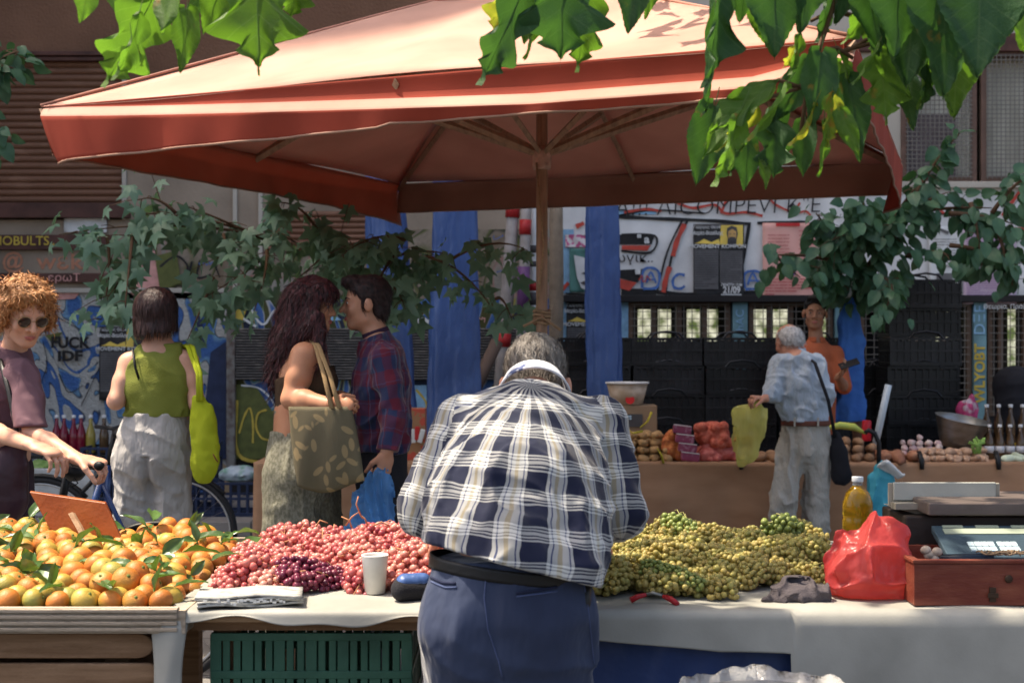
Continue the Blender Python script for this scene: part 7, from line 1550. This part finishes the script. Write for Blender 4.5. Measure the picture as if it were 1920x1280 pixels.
def heap(px0, px1, ytop, rad, Y0=BY+.06, rows=5, seed=0, dens=1.0):
    r = random.Random(seed); out = []; H = CH-(ytop-640)*(Y0+.2)/F-BZ-rad
    for j in range(rows):
        Y = Y0+j*rad*1.9; x0 = W(px0, 0, Y).x; x1 = W(px1, 0, Y).x; n = max(1, int((x1-x0)/(rad*2.15)*dens))
        for lay in range(4):
            for i in range(n):
                u = (i+.5)/n; h = min(1, (j+.4)/(rows*.5))*math.sin(PI*min(max(u, .12), .88))**.4*H; z = BZ+rad*.8+lay*rad*1.5
                if lay == 0 or z < BZ+h+rad*.5: out.append((x0+(x1-x0)*u+r.uniform(-.3, .3)*rad, Y+r.uniform(-.3, .3)*rad, z+r.uniform(-.2, .2)*rad))
    return out
m_pot = mat('potato_skin', (.33, .19, .08), col2=(.45, .28, .13), thr=(.3, .7), vs=20, rough=.75, bump=.4, bs=120, rnd=.15); m_potb = mat('brown_potato_skin', (.21, .11, .06), col2=(.31, .18, .10), thr=(.3, .7), vs=20, rough=.8, bump=.4, bs=120, rnd=.15)
m_ging = mat('ginger_skin', (.38, .22, .14), col2=(.52, .35, .24), thr=(.3, .7), vs=30, rough=.7, bump=.4, bs=120, rnd=.15); m_garl = mat('garlic_skin2', (.55, .46, .40), col2=(.5, .32, .32), vs=25, rough=.6, rnd=.1); m_swt = mat('sweet_potato_skin', (.25, .10, .06), col2=(.34, .16, .09), vs=15, rough=.7, rnd=.15)
lumps('potato', 'potato', 'yellow potatoes piled at the left of the back table', 'long yellow potato in the pile beside the carton', heap(1150, 1262, 800, .034, seed=1), .034, m_pot, 1)
lumps('potato', 'potato', 'brown potatoes by the yellow carrier bag', 'brown potato in the dark pile around the yellow carrier bag', heap(1392, 1462, 838, .034, seed=2), .034, m_potb, 2)
lumps('potato', 'potato', 'round potatoes right of the old man', 'round brown potato in the pile right of the old man', heap(1548, 1645, 812, .036, seed=3), .036, m_potb, 3, ar=(1.15, 1, .9))
lumps('sweet_potato', 'sweet potato', 'sweet potatoes beside the ginger', 'large reddish sweet potato lying left of the ginger', heap(1645, 1725, 836, .045, rows=3, seed=4), .045, m_swt, 4, .2, ar=(1.9, 1, .9))
lumps('garlic', 'garlic', 'garlic behind the ginger', 'white garlic head piled behind the ginger', [(x, y+.2, z+.02) for x, y, z in heap(1700, 1782, 822, .026, rows=3, seed=5)], .026, m_garl, 5, .2, ar=(1, 1, .95))
lumps('ginger', 'ginger', 'ginger roots on the back table', 'knobbly ginger root in the pile before the tin bowl', heap(1725, 1850, 836, .026, rows=6, seed=6), .026, m_ging, 6, .38, ar=(1.8, 1, .9))
lumps('courgette', 'vegetable', 'white vegetables at the far right', 'pale vegetable at the far right end of the back table', heap(1880, 1960, 848, .03, rows=3, seed=7), .03, mat('pale_veg', (.42, .48, .36), vs=9, rnd=.1), 7, .1, ar=(2, 1, .9))
lumps('lemon', 'lemon', 'lemons at the far right', 'yellow lemon at the right end of the back table', [(W(1905+11*k, 0, 10.6).x, 10.6, BZ+.09) for k in range(3)], .03, mat('lemon_peel', (.6, .42, .03), vs=30), 8, .05, ar=(1.2, 1, 1))
yn = mat('yellow_net', (.55, .45, .05), rough=.6, bump=.5, bs=200, trl=.2)
for k, pts in enumerate(([(1172, 800), (1186, 812), (1205, 808)], [(1200, 802), (1214, 790), (1222, 772)], [(1232, 840), (1240, 852), (1244, 868)])):
    t = thing('net_strip', ['yellow net sleeve end lying on the left of the potatoes', 'yellow net sleeve end standing up behind the potatoes', 'yellow net strip hanging over the front of the potatoes'][k], 'net', W(*pts[0], 10.2)); mb = MB(); mb.tube([W(a, b, BY+.02+.0*k) if k != 2 else W(a, b, BY-.02) for a, b in pts], [.012, .02, .026], 6, flat=.35); mb.build('net', yn, t, smooth=True)
netm = lambda n, c1, c2: mat(n, c1, col2=c2, thr=(.4, .6), vs=45, rough=.6, bump=.7, bs=90, bd=.008)
for lb, px, py, rx, rz, m in (('red net sack of onions on top of the other red sack', 1335, 815, .13, .10, netm('red_net', (.42, .07, .04), (.52, .14, .09))), ('pinkish red net sack of onions at the front of the back table', 1348, 848, .18, .085, netm('pink_net', (.48, .09, .08), (.56, .17, .14))), ('orange net bag of onions left of the red sacks', 1262, 835, .08, .12, netm('orange_net', (.52, .18, .05), (.4, .1, .04)))):
    t = thing('net_sack', lb, 'sack', W(px, 865, 10.4)); S = SDF(); c = W(px, py, 10.42); r = random.Random(px)
    S.ell(c, (rx, .12, rz), .03)
    for k in range(16): S.ell(c+V(r.uniform(-.85, .85)*rx, -.07-r.uniform(0, .04), r.uniform(-.7, .7)*rz), .038, .012)
    solid('net', S, .007, m, t, cut=[(V(0, 0, BZ+.006), (0, 0, -1))])
t = thing('onion_packs', 'strip of mauve printed packs of onions between the orange and red net sacks', 'packs', W(1282, 860, 10.3)); m_mauvep = mat('mauve_print', (.25, .05, .10), col2=(.42, .22, .28), thr=(.5, .7), vs=35, rough=.3)
for k in range(4):
    mb = MB(); c = W(1279+5*k, 805+17*k, 10.27-.01*k); mb.box(c, (.135, .05, .066), Matrix.Rotation(.12, 3, 'Y')); pk = mb.build('pack', m_mauvep, t, bev=.012); mb = MB(); mb.box(c+V(0, -.027, .030), (.13, .004, .006), Matrix.Rotation(.12, 3, 'Y')); mb.build('seam', m_pwhite, pk)
m_card = mat('cardboard', (.26, .17, .10), col2=(.31, .21, .13), vs=4, rough=.85)
t = thing('carton', 'open brown cardboard carton with black and blue print behind the potatoes', 'carton', W(1180, 815, 10.75)); a = W(1130, 856, 10.75); b = W(1232, 760, 10.75); mb = MB(); mb.bx(a.x, b.x, 10.75, 11.0, BZ+.006, b.z); mb.build('box', m_card, t, bev=.004)
mb = MB(); poly(mb, [(1132, 800), (1205, 800), (1205, 776), (1132, 776)], 10.742, .003); mb.build('print', m_ptext, t); lines_of(t, 1136, 1184, 779, 792, 3, mat('print_blue', (.35, .5, .6)), 10.737, 22, 3)
t = thing('paint_bucket', 'tapered white bucket with printed brown label and red dot standing on the carton', 'bucket', W(1176, 758, 10.87)); c = V(W(1176, 0, 10.87).x, 10.87, b.z+.004)
m_bk = mat('bucket_label', (.38, .28, .19), col2=(.52, .42, .32), vs=14, rough=.5); mb = MB(); mb.lathe([(0, 0), (.118, 0), (.158, .158), (.152, .158), (.113, .01), (0, .01)], c, 32); bk = mb.build('pail', m_bk, t, smooth=True)
mb = MB(); mb.lathe([(.152, .159), (.168, .159), (.168, .170), (.152, .170)], c, 32); mb.build('rim', m_pwhite, t, smooth=True)
mb = MB(); mb.lathe([(0, 0), (.034, 0), (.034, .003), (0, .003)], c+V(.01, -.133, .04), 20, R=Matrix.Rotation(R_(76), 3, 'X')); mb.build('red_dot', mat('sign_red', (.5, .02, .02)), t)
# tin bowl
t = thing('tin_bowl', 'large tilted tin scale bowl standing behind the ginger', 'bowl', W(1790, 830, 10.7)); c = W(1795, 838, 10.68); Rt = Matrix.Rotation(R_(9), 3, 'Y') @ Matrix.Rotation(R_(8), 3, 'X')
mb = MB(); mb.lathe([(0, 0), (.12, 0), (.15, .06), (.175, .14), (.205, .215), (.21, .222), (.202, .222), (.17, .14), (.145, .062), (.116, .006), (0, .006)], c, 40, R=Rt); mb.build('bowl', m_metal, t, smooth=True)
# bottles
m_amb = mat('brown_syrup', (.10, .055, .025), rough=.08, spec=.6, bump=0, transm=.3); m_red = mat('red_juice', (.22, .01, .03), rough=.08, spec=.6, bump=0, transm=.3); m_yj = mat('yellow_juice', (.38, .30, .06), rough=.08, spec=.6, bump=0, transm=.3); m_cap = mat('white_lid', (.6, .6, .6), rough=.4, bump=0); m_labl = mat('white_label', (.5, .5, .52), rough=.7)
def bottle(label, group, loc, m, lab=True, s=1.0, tall=1.0):
    t = thing('bottle', label, 'bottle', loc, group=group); t.scale = (s, s, s*tall); g = MB(); g.lathe([(0, 0), (.034, 0), (.037, .006), (.037, .13), (.030, .165), (.015, .21), (.0135, .255)], (0, 0, 0), 20); g.build('glass', m, t, smooth=True, local=True)
    g = MB(); g.lathe([(.0155, .256), (.0165, .258), (.0165, .278), (0, .28)], (0, 0, 0), 16); g.build('cap', m_cap, t, smooth=True, local=True)
    if lab: g = MB(); g.lathe([(.0375, .05), (.0378, .05), (.0378, .105), (.0375, .105)], (0, 0, 0), 20); g.build('label', m_labl, t, smooth=True, local=True)
for k in range(5): bottle(['brown syrup bottle with white label, leftmost of the front row beside the ginger', 'brown syrup bottle with white label, second from left in the front row', 'brown syrup bottle with white label, third from left in the front row', 'brown syrup bottle with white label, fourth from left in the front row', 'brown syrup bottle cut off by the right picture edge in the front row'][k], 'brown bottles in the front row', (W(1855+19.5*k, 0, 10.5).x, 10.5, BZ+.006), m_amb, s=.92, tall=.98)
mb = MB(); mb.bx(W(1845, 0, 10.8).x, 5.2, 10.74, 10.9, BZ+.006, BZ+.09); setp(mb.build('shelf_board', m_dwood, bev=.004), 'low wooden step carrying the rear row of bottles', 'shelf')
for k in range(4): bottle(['amber bottle, leftmost of the raised rear row at the right edge', 'amber bottle, second from left in the raised rear row', 'amber bottle, third from left in the raised rear row', 'amber bottle, rightmost visible of the raised rear row'][k], 'amber bottles in the rear row', (W(1850+22.5*k, 0, 10.82).x, 10.82, BZ+.092), m_amb, False, s=.98, tall=1.1)
# pink bag, backpack, jacket, tube, can, trolley
t = thing('plastic_bag', 'crumpled pink and white plastic bag behind the tin bowl', 'bag', W(1814, 785, 11)); S = SDF(); c = W(1814, 768, 11.0); S.ell(c, (.08, .06, .07), .02); S.cone(c+V(.02, 0, .03), c+V(.035, 0, .10), .04, .02, .02); S.cone(c, c-V(0, 0, .12), .07, .09, .02)
solid('pouch', S, .008, mat('pink_plastic', (.50, .05, .16), col2=(.6, .45, .48), thr=(.5, .62), vs=12, rough=.3, trl=.2), t, disp=folds((.2, 0, 1), .014, .05, 301))
t = thing('backpack', 'black backpack with small white tag resting behind the bottles at the right edge', 'backpack', W(1900, 760, 11.1)); S = SDF(); c = W(1902, 722, 11.15); S.ell(c, (.17, .11, .15), .04); S.cone(c+V(-.02, -.05, -.02), c+V(-.02, -.05, -.3), .14, .15, .05); solid('pack', S, .009, blkc, t, disp=folds((1, 0, .2), .010, .08, 303))
mb = MB(); mb.box(W(1912, 726, 11.0), (.05, .006, .022)); mb.build('tag', m_pwhite, t, bev=.002)
mb = MB(); mb.bx(3.7, 5.2, 11.0, 11.4, .12, .80); setp(mb.build('storage_box', m_bcr, bev=.01), 'black storage box behind the bottles holding up the backpack', 'box')
t = thing('jacket', 'blue work jacket hanging from the street tree', 'jacket', W(1598, 556, 11.1)); S = SDF(); Yj = 11.12
S.cone(W(1593, 562, Yj), W(1588, 610, Yj), .02, .075, .03, fl=.7, w=(0, 1, 0)); S.cone(W(1588, 610, Yj), W(1592, 780, Yj), .075, .11, .05, fl=.55, w=(0, 1, 0)); S.cone(W(1596, 565, Yj), W(1610, 640, Yj), .02, .055, .03); S.cone(W(1610, 640, Yj), W(1609, 785, Yj), .055, .05, .03)
solid('cloth', S, .0075, mat('bright_blue_cotton', (.02, .10, .36), col2=(.04, .15, .45), vs=5, rough=.7, bump=.3, bs=100), t, disp=folds((.05, 0, 1), .022, .07, 311, 1.8), cut=[(W(1600, 790, Yj), (.1, 0, -1))])
t = thing('plastic_bag', 'knotted white plastic bags hung on the tree trunk above the blue jacket', 'bag', W(1587, 545, 11.1)); S = SDF(); S.cone(W(1582, 552, 11.08), W(1584, 528, 11.08), .035, .02, .02); S.cone(W(1590, 552, 11.08), W(1598, 532, 11.08), .03, .018, .02); solid('pouch', S, .006, m_pwhite, t, disp=folds((.2, 0, 1), .012, .03, 5))
t = thing('plastic_tube', 'pale grey plastic tube leaning upright among the potatoes', 'tube', W(1645, 812, 10.5)); mb = MB(); mb.tube([W(1640, 840, 10.5), W(1666, 721, 10.5)], .026, 14); mb.build('tube', mat('pale_pipe', (.42, .48, .52), rough=.4), t, smooth=True)
t = thing('drink_can', 'red drinks can behind the potatoes beside the tree trunk', 'can', W(1625, 805, 10.75)); mb = MB(); cc_ = W(1625, 826, 10.75); mb.lathe([(0, 0), (.033, 0), (.035, .005), (.035, .145), (.030, .155), (0, .155)], cc_, 20); mb.build('can', mat('can_red', (.5, .02, .03), rough=.3), t, smooth=True)
t = thing('banana', 'long yellow banana lying on top of the round potatoes', 'fruit', W(1590, 805, 10.5)); mb = MB(); mb.tube([W(1552, 802, 10.5), W(1575, 797, 10.48), W(1600, 800, 10.48), W(1622, 812, 10.5)], [.02, .035, .035, .012], 10, flat=.8); mb.build('fruit', mat('yellow_green_peel', (.5, .48, .08), col2=(.35, .42, .1), vs=10), t, smooth=True)
t = thing('celery', 'pale green celery tops before the tin bowl', 'celery', W(1830, 850, 10.35)); r5 = random.Random(3); mce = mat('celery_green', (.25, .42, .10), vs=12, trl=.2)
for k in range(9):
    mb = MB(); a = W(1832, 850, 10.33); mb.tube([a+V(r5.uniform(-.02, .02), 0, 0), a+V(r5.uniform(-.04, .04), 0, .05), a+V(r5.uniform(-.08, .08), r5.uniform(-.03, .03), r5.uniform(.07, .13))], [.012, .009, .014], 5, flat=.5); mb.build('stalk', mce, t, smooth=True)
t = thing('shopping_trolley', 'shopping trolley with cyan blue bag, white cloth and black handle before the back table', 'trolley', W(1660, 1000, 9.55)); Yt = 9.6
S = SDF(); S.cone(W(1655, 880, Yt), W(1662, 1000, Yt), .06, .11, .05, fl=.8, w=(0, 1, 0)); S.cone(W(1640, 900, Yt), W(1648, 1010, Yt), .04, .05, .04); solid('bag', S, .008, mat('cyan_nylon', (.02, .25, .36), col2=(.05, .35, .45), vs=5, rough=.5), t, disp=folds((.1, 0, 1), .018, .06, 321, 1.8))
S = SDF(); S.cone(W(1658, 868, Yt-.08), W(1690, 892, Yt-.08), .05, .03, .03, fl=.35, w=(-.5, .3, 1)); solid('white_cloth', S, .007, m_pwhite, t, disp=folds((1, 0, -.6), .012, .05, 8))
mb = MB(); mb.tube([W(1648, 880, Yt), W(1648, 830, Yt), W(1640, 812, Yt), W(1628, 806, Yt), W(1622, 812, Yt)], .016, 8); mb.build('handle', blk, t, smooth=True)
mb = MB(); mb.tube([W(1646, 880, Yt+.05), W(1650, 1010, Yt+.05)], .012, 6); mb.build('frame', m_metal, t, smooth=True)
for dx in (-.1, .1):
    mb = MB(); mb.lathe([(.02, -.012), (.075, -.012), (.08, 0), (.075, .012), (.02, .012)], V(W(1655, 0, Yt).x+dx, Yt+.1, .08), 20, R=Matrix.Rotation(R_(90), 3, 'Y')); mb.build('wheel', blk, t, smooth=True)
# ================================================================ blue tarpaulin columns, poles
for lb, xt, xb_, wt, wb, yb_, Y in (('blue tarpaulin bundled into a column behind the man in burgundy plaid', 722, 735, .28, .36, 812, 10.95), ('blue tarpaulin column left of the bending man, between two others', 850, 852, .33, .40, 860, 10.98), ('blue tarpaulin column right of the umbrella pole', 1128, 1138, .25, .28, 770, 11.3)):
    t = thing('tarpaulin', lb, 'tarpaulin', W(xb_, yb_, Y), group='blue tarpaulins bundled around posts')
    def fn(u, v, xt=xt, xb_=xb_, wt=wt, wb=wb, yb_=yb_, Y=Y):
        a = 2*PI*u; w_ = (wt+(wb-wt)*v)/2; top = W(xt, 330, Y); bot = W(xb_, yb_, Y); c = top.lerp(bot, v)
        r = 1+.10*math.sin(a*3+v*2+xt)+.05*math.sin(a*7-v*3)+.025*math.sin(a*13+v*9)+.02*math.sin(v*37+a*2)
        return c+V(w_*r*math.cos(a), .55*w_*r*math.sin(a), .01*math.sin(a*3) if v > .95 else 0)
    mb = MB(); mb.grid(fn, 72, 60); mb.build('sheet', m_tarp, t, smooth=True, solid=.002)
    mb = MB(); mb.tube([W(xt, 300, Y), V(W(xb_, 0, Y).x, Y, .12 if Y > 10.9 else 0)], .022, 8); mb.build('post', m_metal, t, smooth=True)
m_pcl = mat('grey_cloth_wrap', (.36, .33, .31), col2=(.26, .23, .21), vs=9, rough=.9, bump=.3)
def pole(lb, a, b, Y, r, m, bands_=()):
    t = thing('pole', lb, 'pole', W(b[0], b[1], Y)); A_ = W(a[0], a[1], Y); B_ = W(b[0], b[1], Y); d = (B_-A_); B2 = A_+d*((A_.z-.12)/(A_.z-B_.z))
    mb = MB(); mb.tube([A_, A_.lerp(B2, .3)+V(.004, 0, 0), A_.lerp(B2, .6), B2], [r*.85, r, r*1.03, r*1.1], 14); mb.build('shaft', m, t, smooth=True)
    for y0, y1, mm in bands_:
        f = lambda y: A_+d*((y-a[1])/(b[1]-a[1])); mb = MB(); mb.tube([f(y0), f(y1)], r*1.1, 14); mb.build('tape', mm, t, smooth=True)
mred = mat('red_tape', (.45, .03, .03), rough=.4); mpur = mat('purple_tape', (.14, .06, .16), rough=.5)
pole('grey wrapped pole with red tape leaning left of the umbrella pole', (966, 330), (941, 690), 12.5, .058, m_pcl, ((380, 408, mred), (625, 650, mred)))
pole('grey pole with purple and red wrapping just left of the umbrella pole', (988, 330), (978, 640), 12.45, .048, m_pcl, ((412, 440, mred), (500, 580, mpur)))
pole('thin white post with round red sticker close behind the umbrella pole', (1000, 330), (999, 640), 12.6, .03, m_pwhite, ((528, 545, mred), (548, 572, m_ptext), (460, 474, m_ptext), (490, 500, m_ptext)))
pole('rough tan ribbed trunk like post right behind the umbrella pole', (1043, 330), (1042, 640), 12.2, .062, mat('ribbed_bark', (.28, .22, .16), rough=.95, vs=12, bump=1, bs=50, bd=.02, bstretch=(1, 1, 5)))
t = thing('rolled_mat', 'brown rolled mat leaning behind the shoulder of the bending man', 'mat', W(900, 715, 12.2)); mb = MB(); mb.tube([W(932, 640, 12.3), W(895, 720, 12.2), W(840, 850, 12.1)], .055, 12); mb.build('roll', mat('brown_roll', (.12, .08, .06), rough=.9), t, smooth=True)
# ================================================================ left background: bottles, boxes, bicycle
tb2 = thing('side_table', 'dark low table carrying the juice bottles by the mural', 'table', (W(160, 0, 11.6).x, 11.6, .12)); mb = MB(); mb.bx(W(40, 0, 11.6).x, W(230, 0, 11.6).x, 11.4, 11.9, .56, .59); mb.build('top', m_bcr, tb2, bev=.004); mb = MB(); mb.bx(W(110, 0, 11.6).x, W(228, 0, 11.6).x, 11.42, 11.88, .12, .559); mb.build('body', m_bcr, tb2)
for k, (px, m, nm) in enumerate(((106, m_red, 'red juice bottle nearest the curly haired woman'), (120, m_red, 'red juice bottle, second from the left by the mural'), (138, m_red, 'red juice bottle, third from the left by the mural'), (152, m_red, 'red juice bottle beside the yellow juice bottle'), (170, m_yj, 'yellow juice bottle among the red ones by the mural'), (195, m_amb, 'dark juice bottle next to the woman in green trousers side'))):
    bottle(nm.replace(' next to the woman in green trousers side', ' close to the pale linen trousers'), 'juice bottles by the mural', (W(px, 0, 11.55).x, 11.55, .596), m, False, s=1.05, tall=1.05)
t = thing('styrofoam_box', 'pale styrofoam box of green vegetables behind the bicycle', 'box', W(120, 1000, 11.2)); mb = MB(); a = W(52, 0, 11.2).x; b = W(176, 0, 11.2).x; mb.bx(a, b, 11.2, 11.6, .121, .50); mb.build('box', mat('styrofoam', (.42, .42, .40), vs=9, bump=.3), t, bev=.012)
S = SDF(); S.ell(W(85, 876, 11.35), (.13, .12, .05), .03); solid('greens', S, .011, mat('lettuce', (.12, .22, .05), col2=(.25, .35, .12), vs=20), t, disp=lambda P: .03*nz(P/.03, 5))
blc = crate('plastic_crate', 'navy plastic crate on the pavement behind the bicycle wheel', 'crate', .56, .38, .27, mat('navy_crate_plastic', (.015, .025, .06), rough=.5), 'navy crates on the pavement', 8, 2)
place(blc, (W(420, 0, 11.3).x, 11.4, .12)); b2 = copy_tree(blc); place(b2, (W(240, 0, 11.3).x-.1, 11.42, .12), label='navy plastic crate behind the linen trousers'); b3 = copy_tree(blc); place(b3, (W(240, 0, 11.3).x-.08, 11.42, .394), label='navy plastic crate stacked on another behind the linen trousers'); b4 = copy_tree(blc); place(b4, (W(330, 0, 11.5).x, 11.8, .394), label='navy plastic crate furthest back between the woman in green and the couple'); b5 = copy_tree(blc); place(b5, (W(330, 0, 11.5).x, 11.8, .12), label='navy plastic crate under the one furthest back')
t = thing('plastic_bag', 'clear plastic bag of greens lying on the navy crate', 'bag', W(450, 885, 11.3)); S = SDF(); S.ell(W(448, 888, 11.35), (.16, .1, .06), .03); solid('pouch', S, .008, mat('frosty_plastic', (.35, .42, .46), col2=(.15, .3, .22), thr=(.5, .65), vs=12, rough=.25), t, disp=folds((1, 0, .4), .02, .05, 15))
t = thing('carton', 'small brown carton of red packets beside the man in burgundy plaid', 'carton', W(778, 845, 10.4)); mb = MB(); a = W(757, 0, 10.4).x; b = W(797, 0, 10.4).x; mb.bx(a, b, 10.4, 10.6, BZ+.004, W(0, 766, 10.4).z); mb.build('box', mat('printed_card', (.3, .16, .08), col2=(.45, .08, .05), thr=(.5, .55), vs=14), t, bev=.003)
for k in range(4):
    mb = MB(); mb.box(W(766+8*k, 812+5*(k % 2), 10.36), (.035, .03, .10), Matrix.Rotation(.2*k-.3, 3, 'Y')); mb.build('packet', mred if k % 2 == 0 else m_pwhite, t, bev=.004)
# bicycle pushed by the curly haired woman, heading left... its bar ends under her hands
bi = thing('bicycle', 'blue and black bicycle held at the handlebar by the curly haired woman', 'bicycle', (W(120, 0, 6.0).x, 6.0, 0)); YB_ = 6.05; sc_ = F/YB_
cf = V(W(-66, 0, YB_).x, YB_, .35); cr_ = V(W(296, 0, YB_+.15).x, YB_+.15, .35); tyre = mat('tyre_rubber', (.018, .018, .02), rough=.7); alu = mat('rim_metal', (.4, .4, .4), rough=.35, metal=.8)
for cw in (cf, cr_):
    mb = MB(); mb.tube([cw+V(.335*math.cos(a), 0, .335*math.sin(a)) for a in [2*PI*i/64 for i in range(65)]], .019, 8, cap=False, up=(0, 1, 0)); wl = mb.build('wheel', tyre, bi, smooth=True)
    mb = MB(); mb.tube([cw+V(.310*math.cos(a), 0, .310*math.sin(a)) for a in [2*PI*i/64 for i in range(65)]], .008, 6, cap=False, up=(0, 1, 0)); mb.build('rim', alu, wl, smooth=True)
    mb = MB()
    for k in range(28): a = 2*PI*k/28; mb.tube([cw+V(.012*math.cos(a+.8), .02*(-1)**k, .012*math.sin(a+.8)), cw+V(.305*math.cos(a), 0, .305*math.sin(a))], .0011, 3, cap=False)
    mb.lathe([(.018, -.04), (.018, .04)], cw, 10, R=Matrix.Rotation(R_(90), 3, 'X')); mb.build('spokes', alu, wl)
    mb = MB(); mb.tube([cw+V(.36*math.cos(a), 0, .36*math.sin(a)) for a in [R_(40+i*8) for i in range(16)]], .012, 6, flat=2.0, up=(0, 1, 0)); mb.build('mudguard', blk, bi, smooth=True)
bl_ = mat('blue_frame_paint', (.02, .05, .16), rough=.25, coat=.5); ht = W(128, 880, YB_); hb = W(112, 960, YB_); bb = V(cr_.x-.42, YB_+.1, .30); st = W(215, 905, YB_+.1)
for nm, a, b, r, m in (('fork', hb, cf, .014, blk), ('head_tube', ht, hb, .018, blk), ('down_tube', hb, bb, .017, bl_), ('seat_tube', bb, W(190, 900, YB_+.08), .016, bl_), ('seat_stay', W(190, 905, YB_+.08), cr_, .011, bl_), ('chain_stay', bb, cr_, .011, bl_)):
    mb = MB(); mb.tube([a, mid(a, b), b], r, 10); mb.build(nm, m, bi, smooth=True)
mb = MB(); mb.tube([ht+V(-.0, 0, -.02), W(124, 868, 5.9), W(150, 862, 5.5), W(172, 868, 5.18), W(190, 872, 5.05)], .012, 8); mb.tube([W(124, 868, 5.95), W(105, 862, 6.2), W(85, 858, 6.4)], .012, 8); mb.build('handlebar', blk, bi, smooth=True)
mb = MB(); mb.tube([W(140, 868, 5.4), W(186, 873, 5.07)], .017, 10); mb.build('grip', blk, bi, smooth=True)
S = SDF(); S.ell(W(140, 884, 5.7), (.05, .04, .035), .02); solid('handlebar_bag', S, .006, blk, bi, disp=lambda P: .006*nz(P/.03, 2))
mb = MB(); mb.tube([W(138, 895, 5.65), W(146, 905, 5.6), W(138, 912, 5.6), W(131, 903, 5.62), W(142, 898, 5.6)], .0025, 5); mb.build('cable', blk, bi, smooth=True)
bi2 = copy_tree(bi); bi2.location = bi.location+V(-.46, 2.35, 0); bi2['label'] = 'second bicycle parked behind the woman in green, rear wheel showing right of her legs'; bi2['group'] = bi['group'] = 'bicycles at the left'
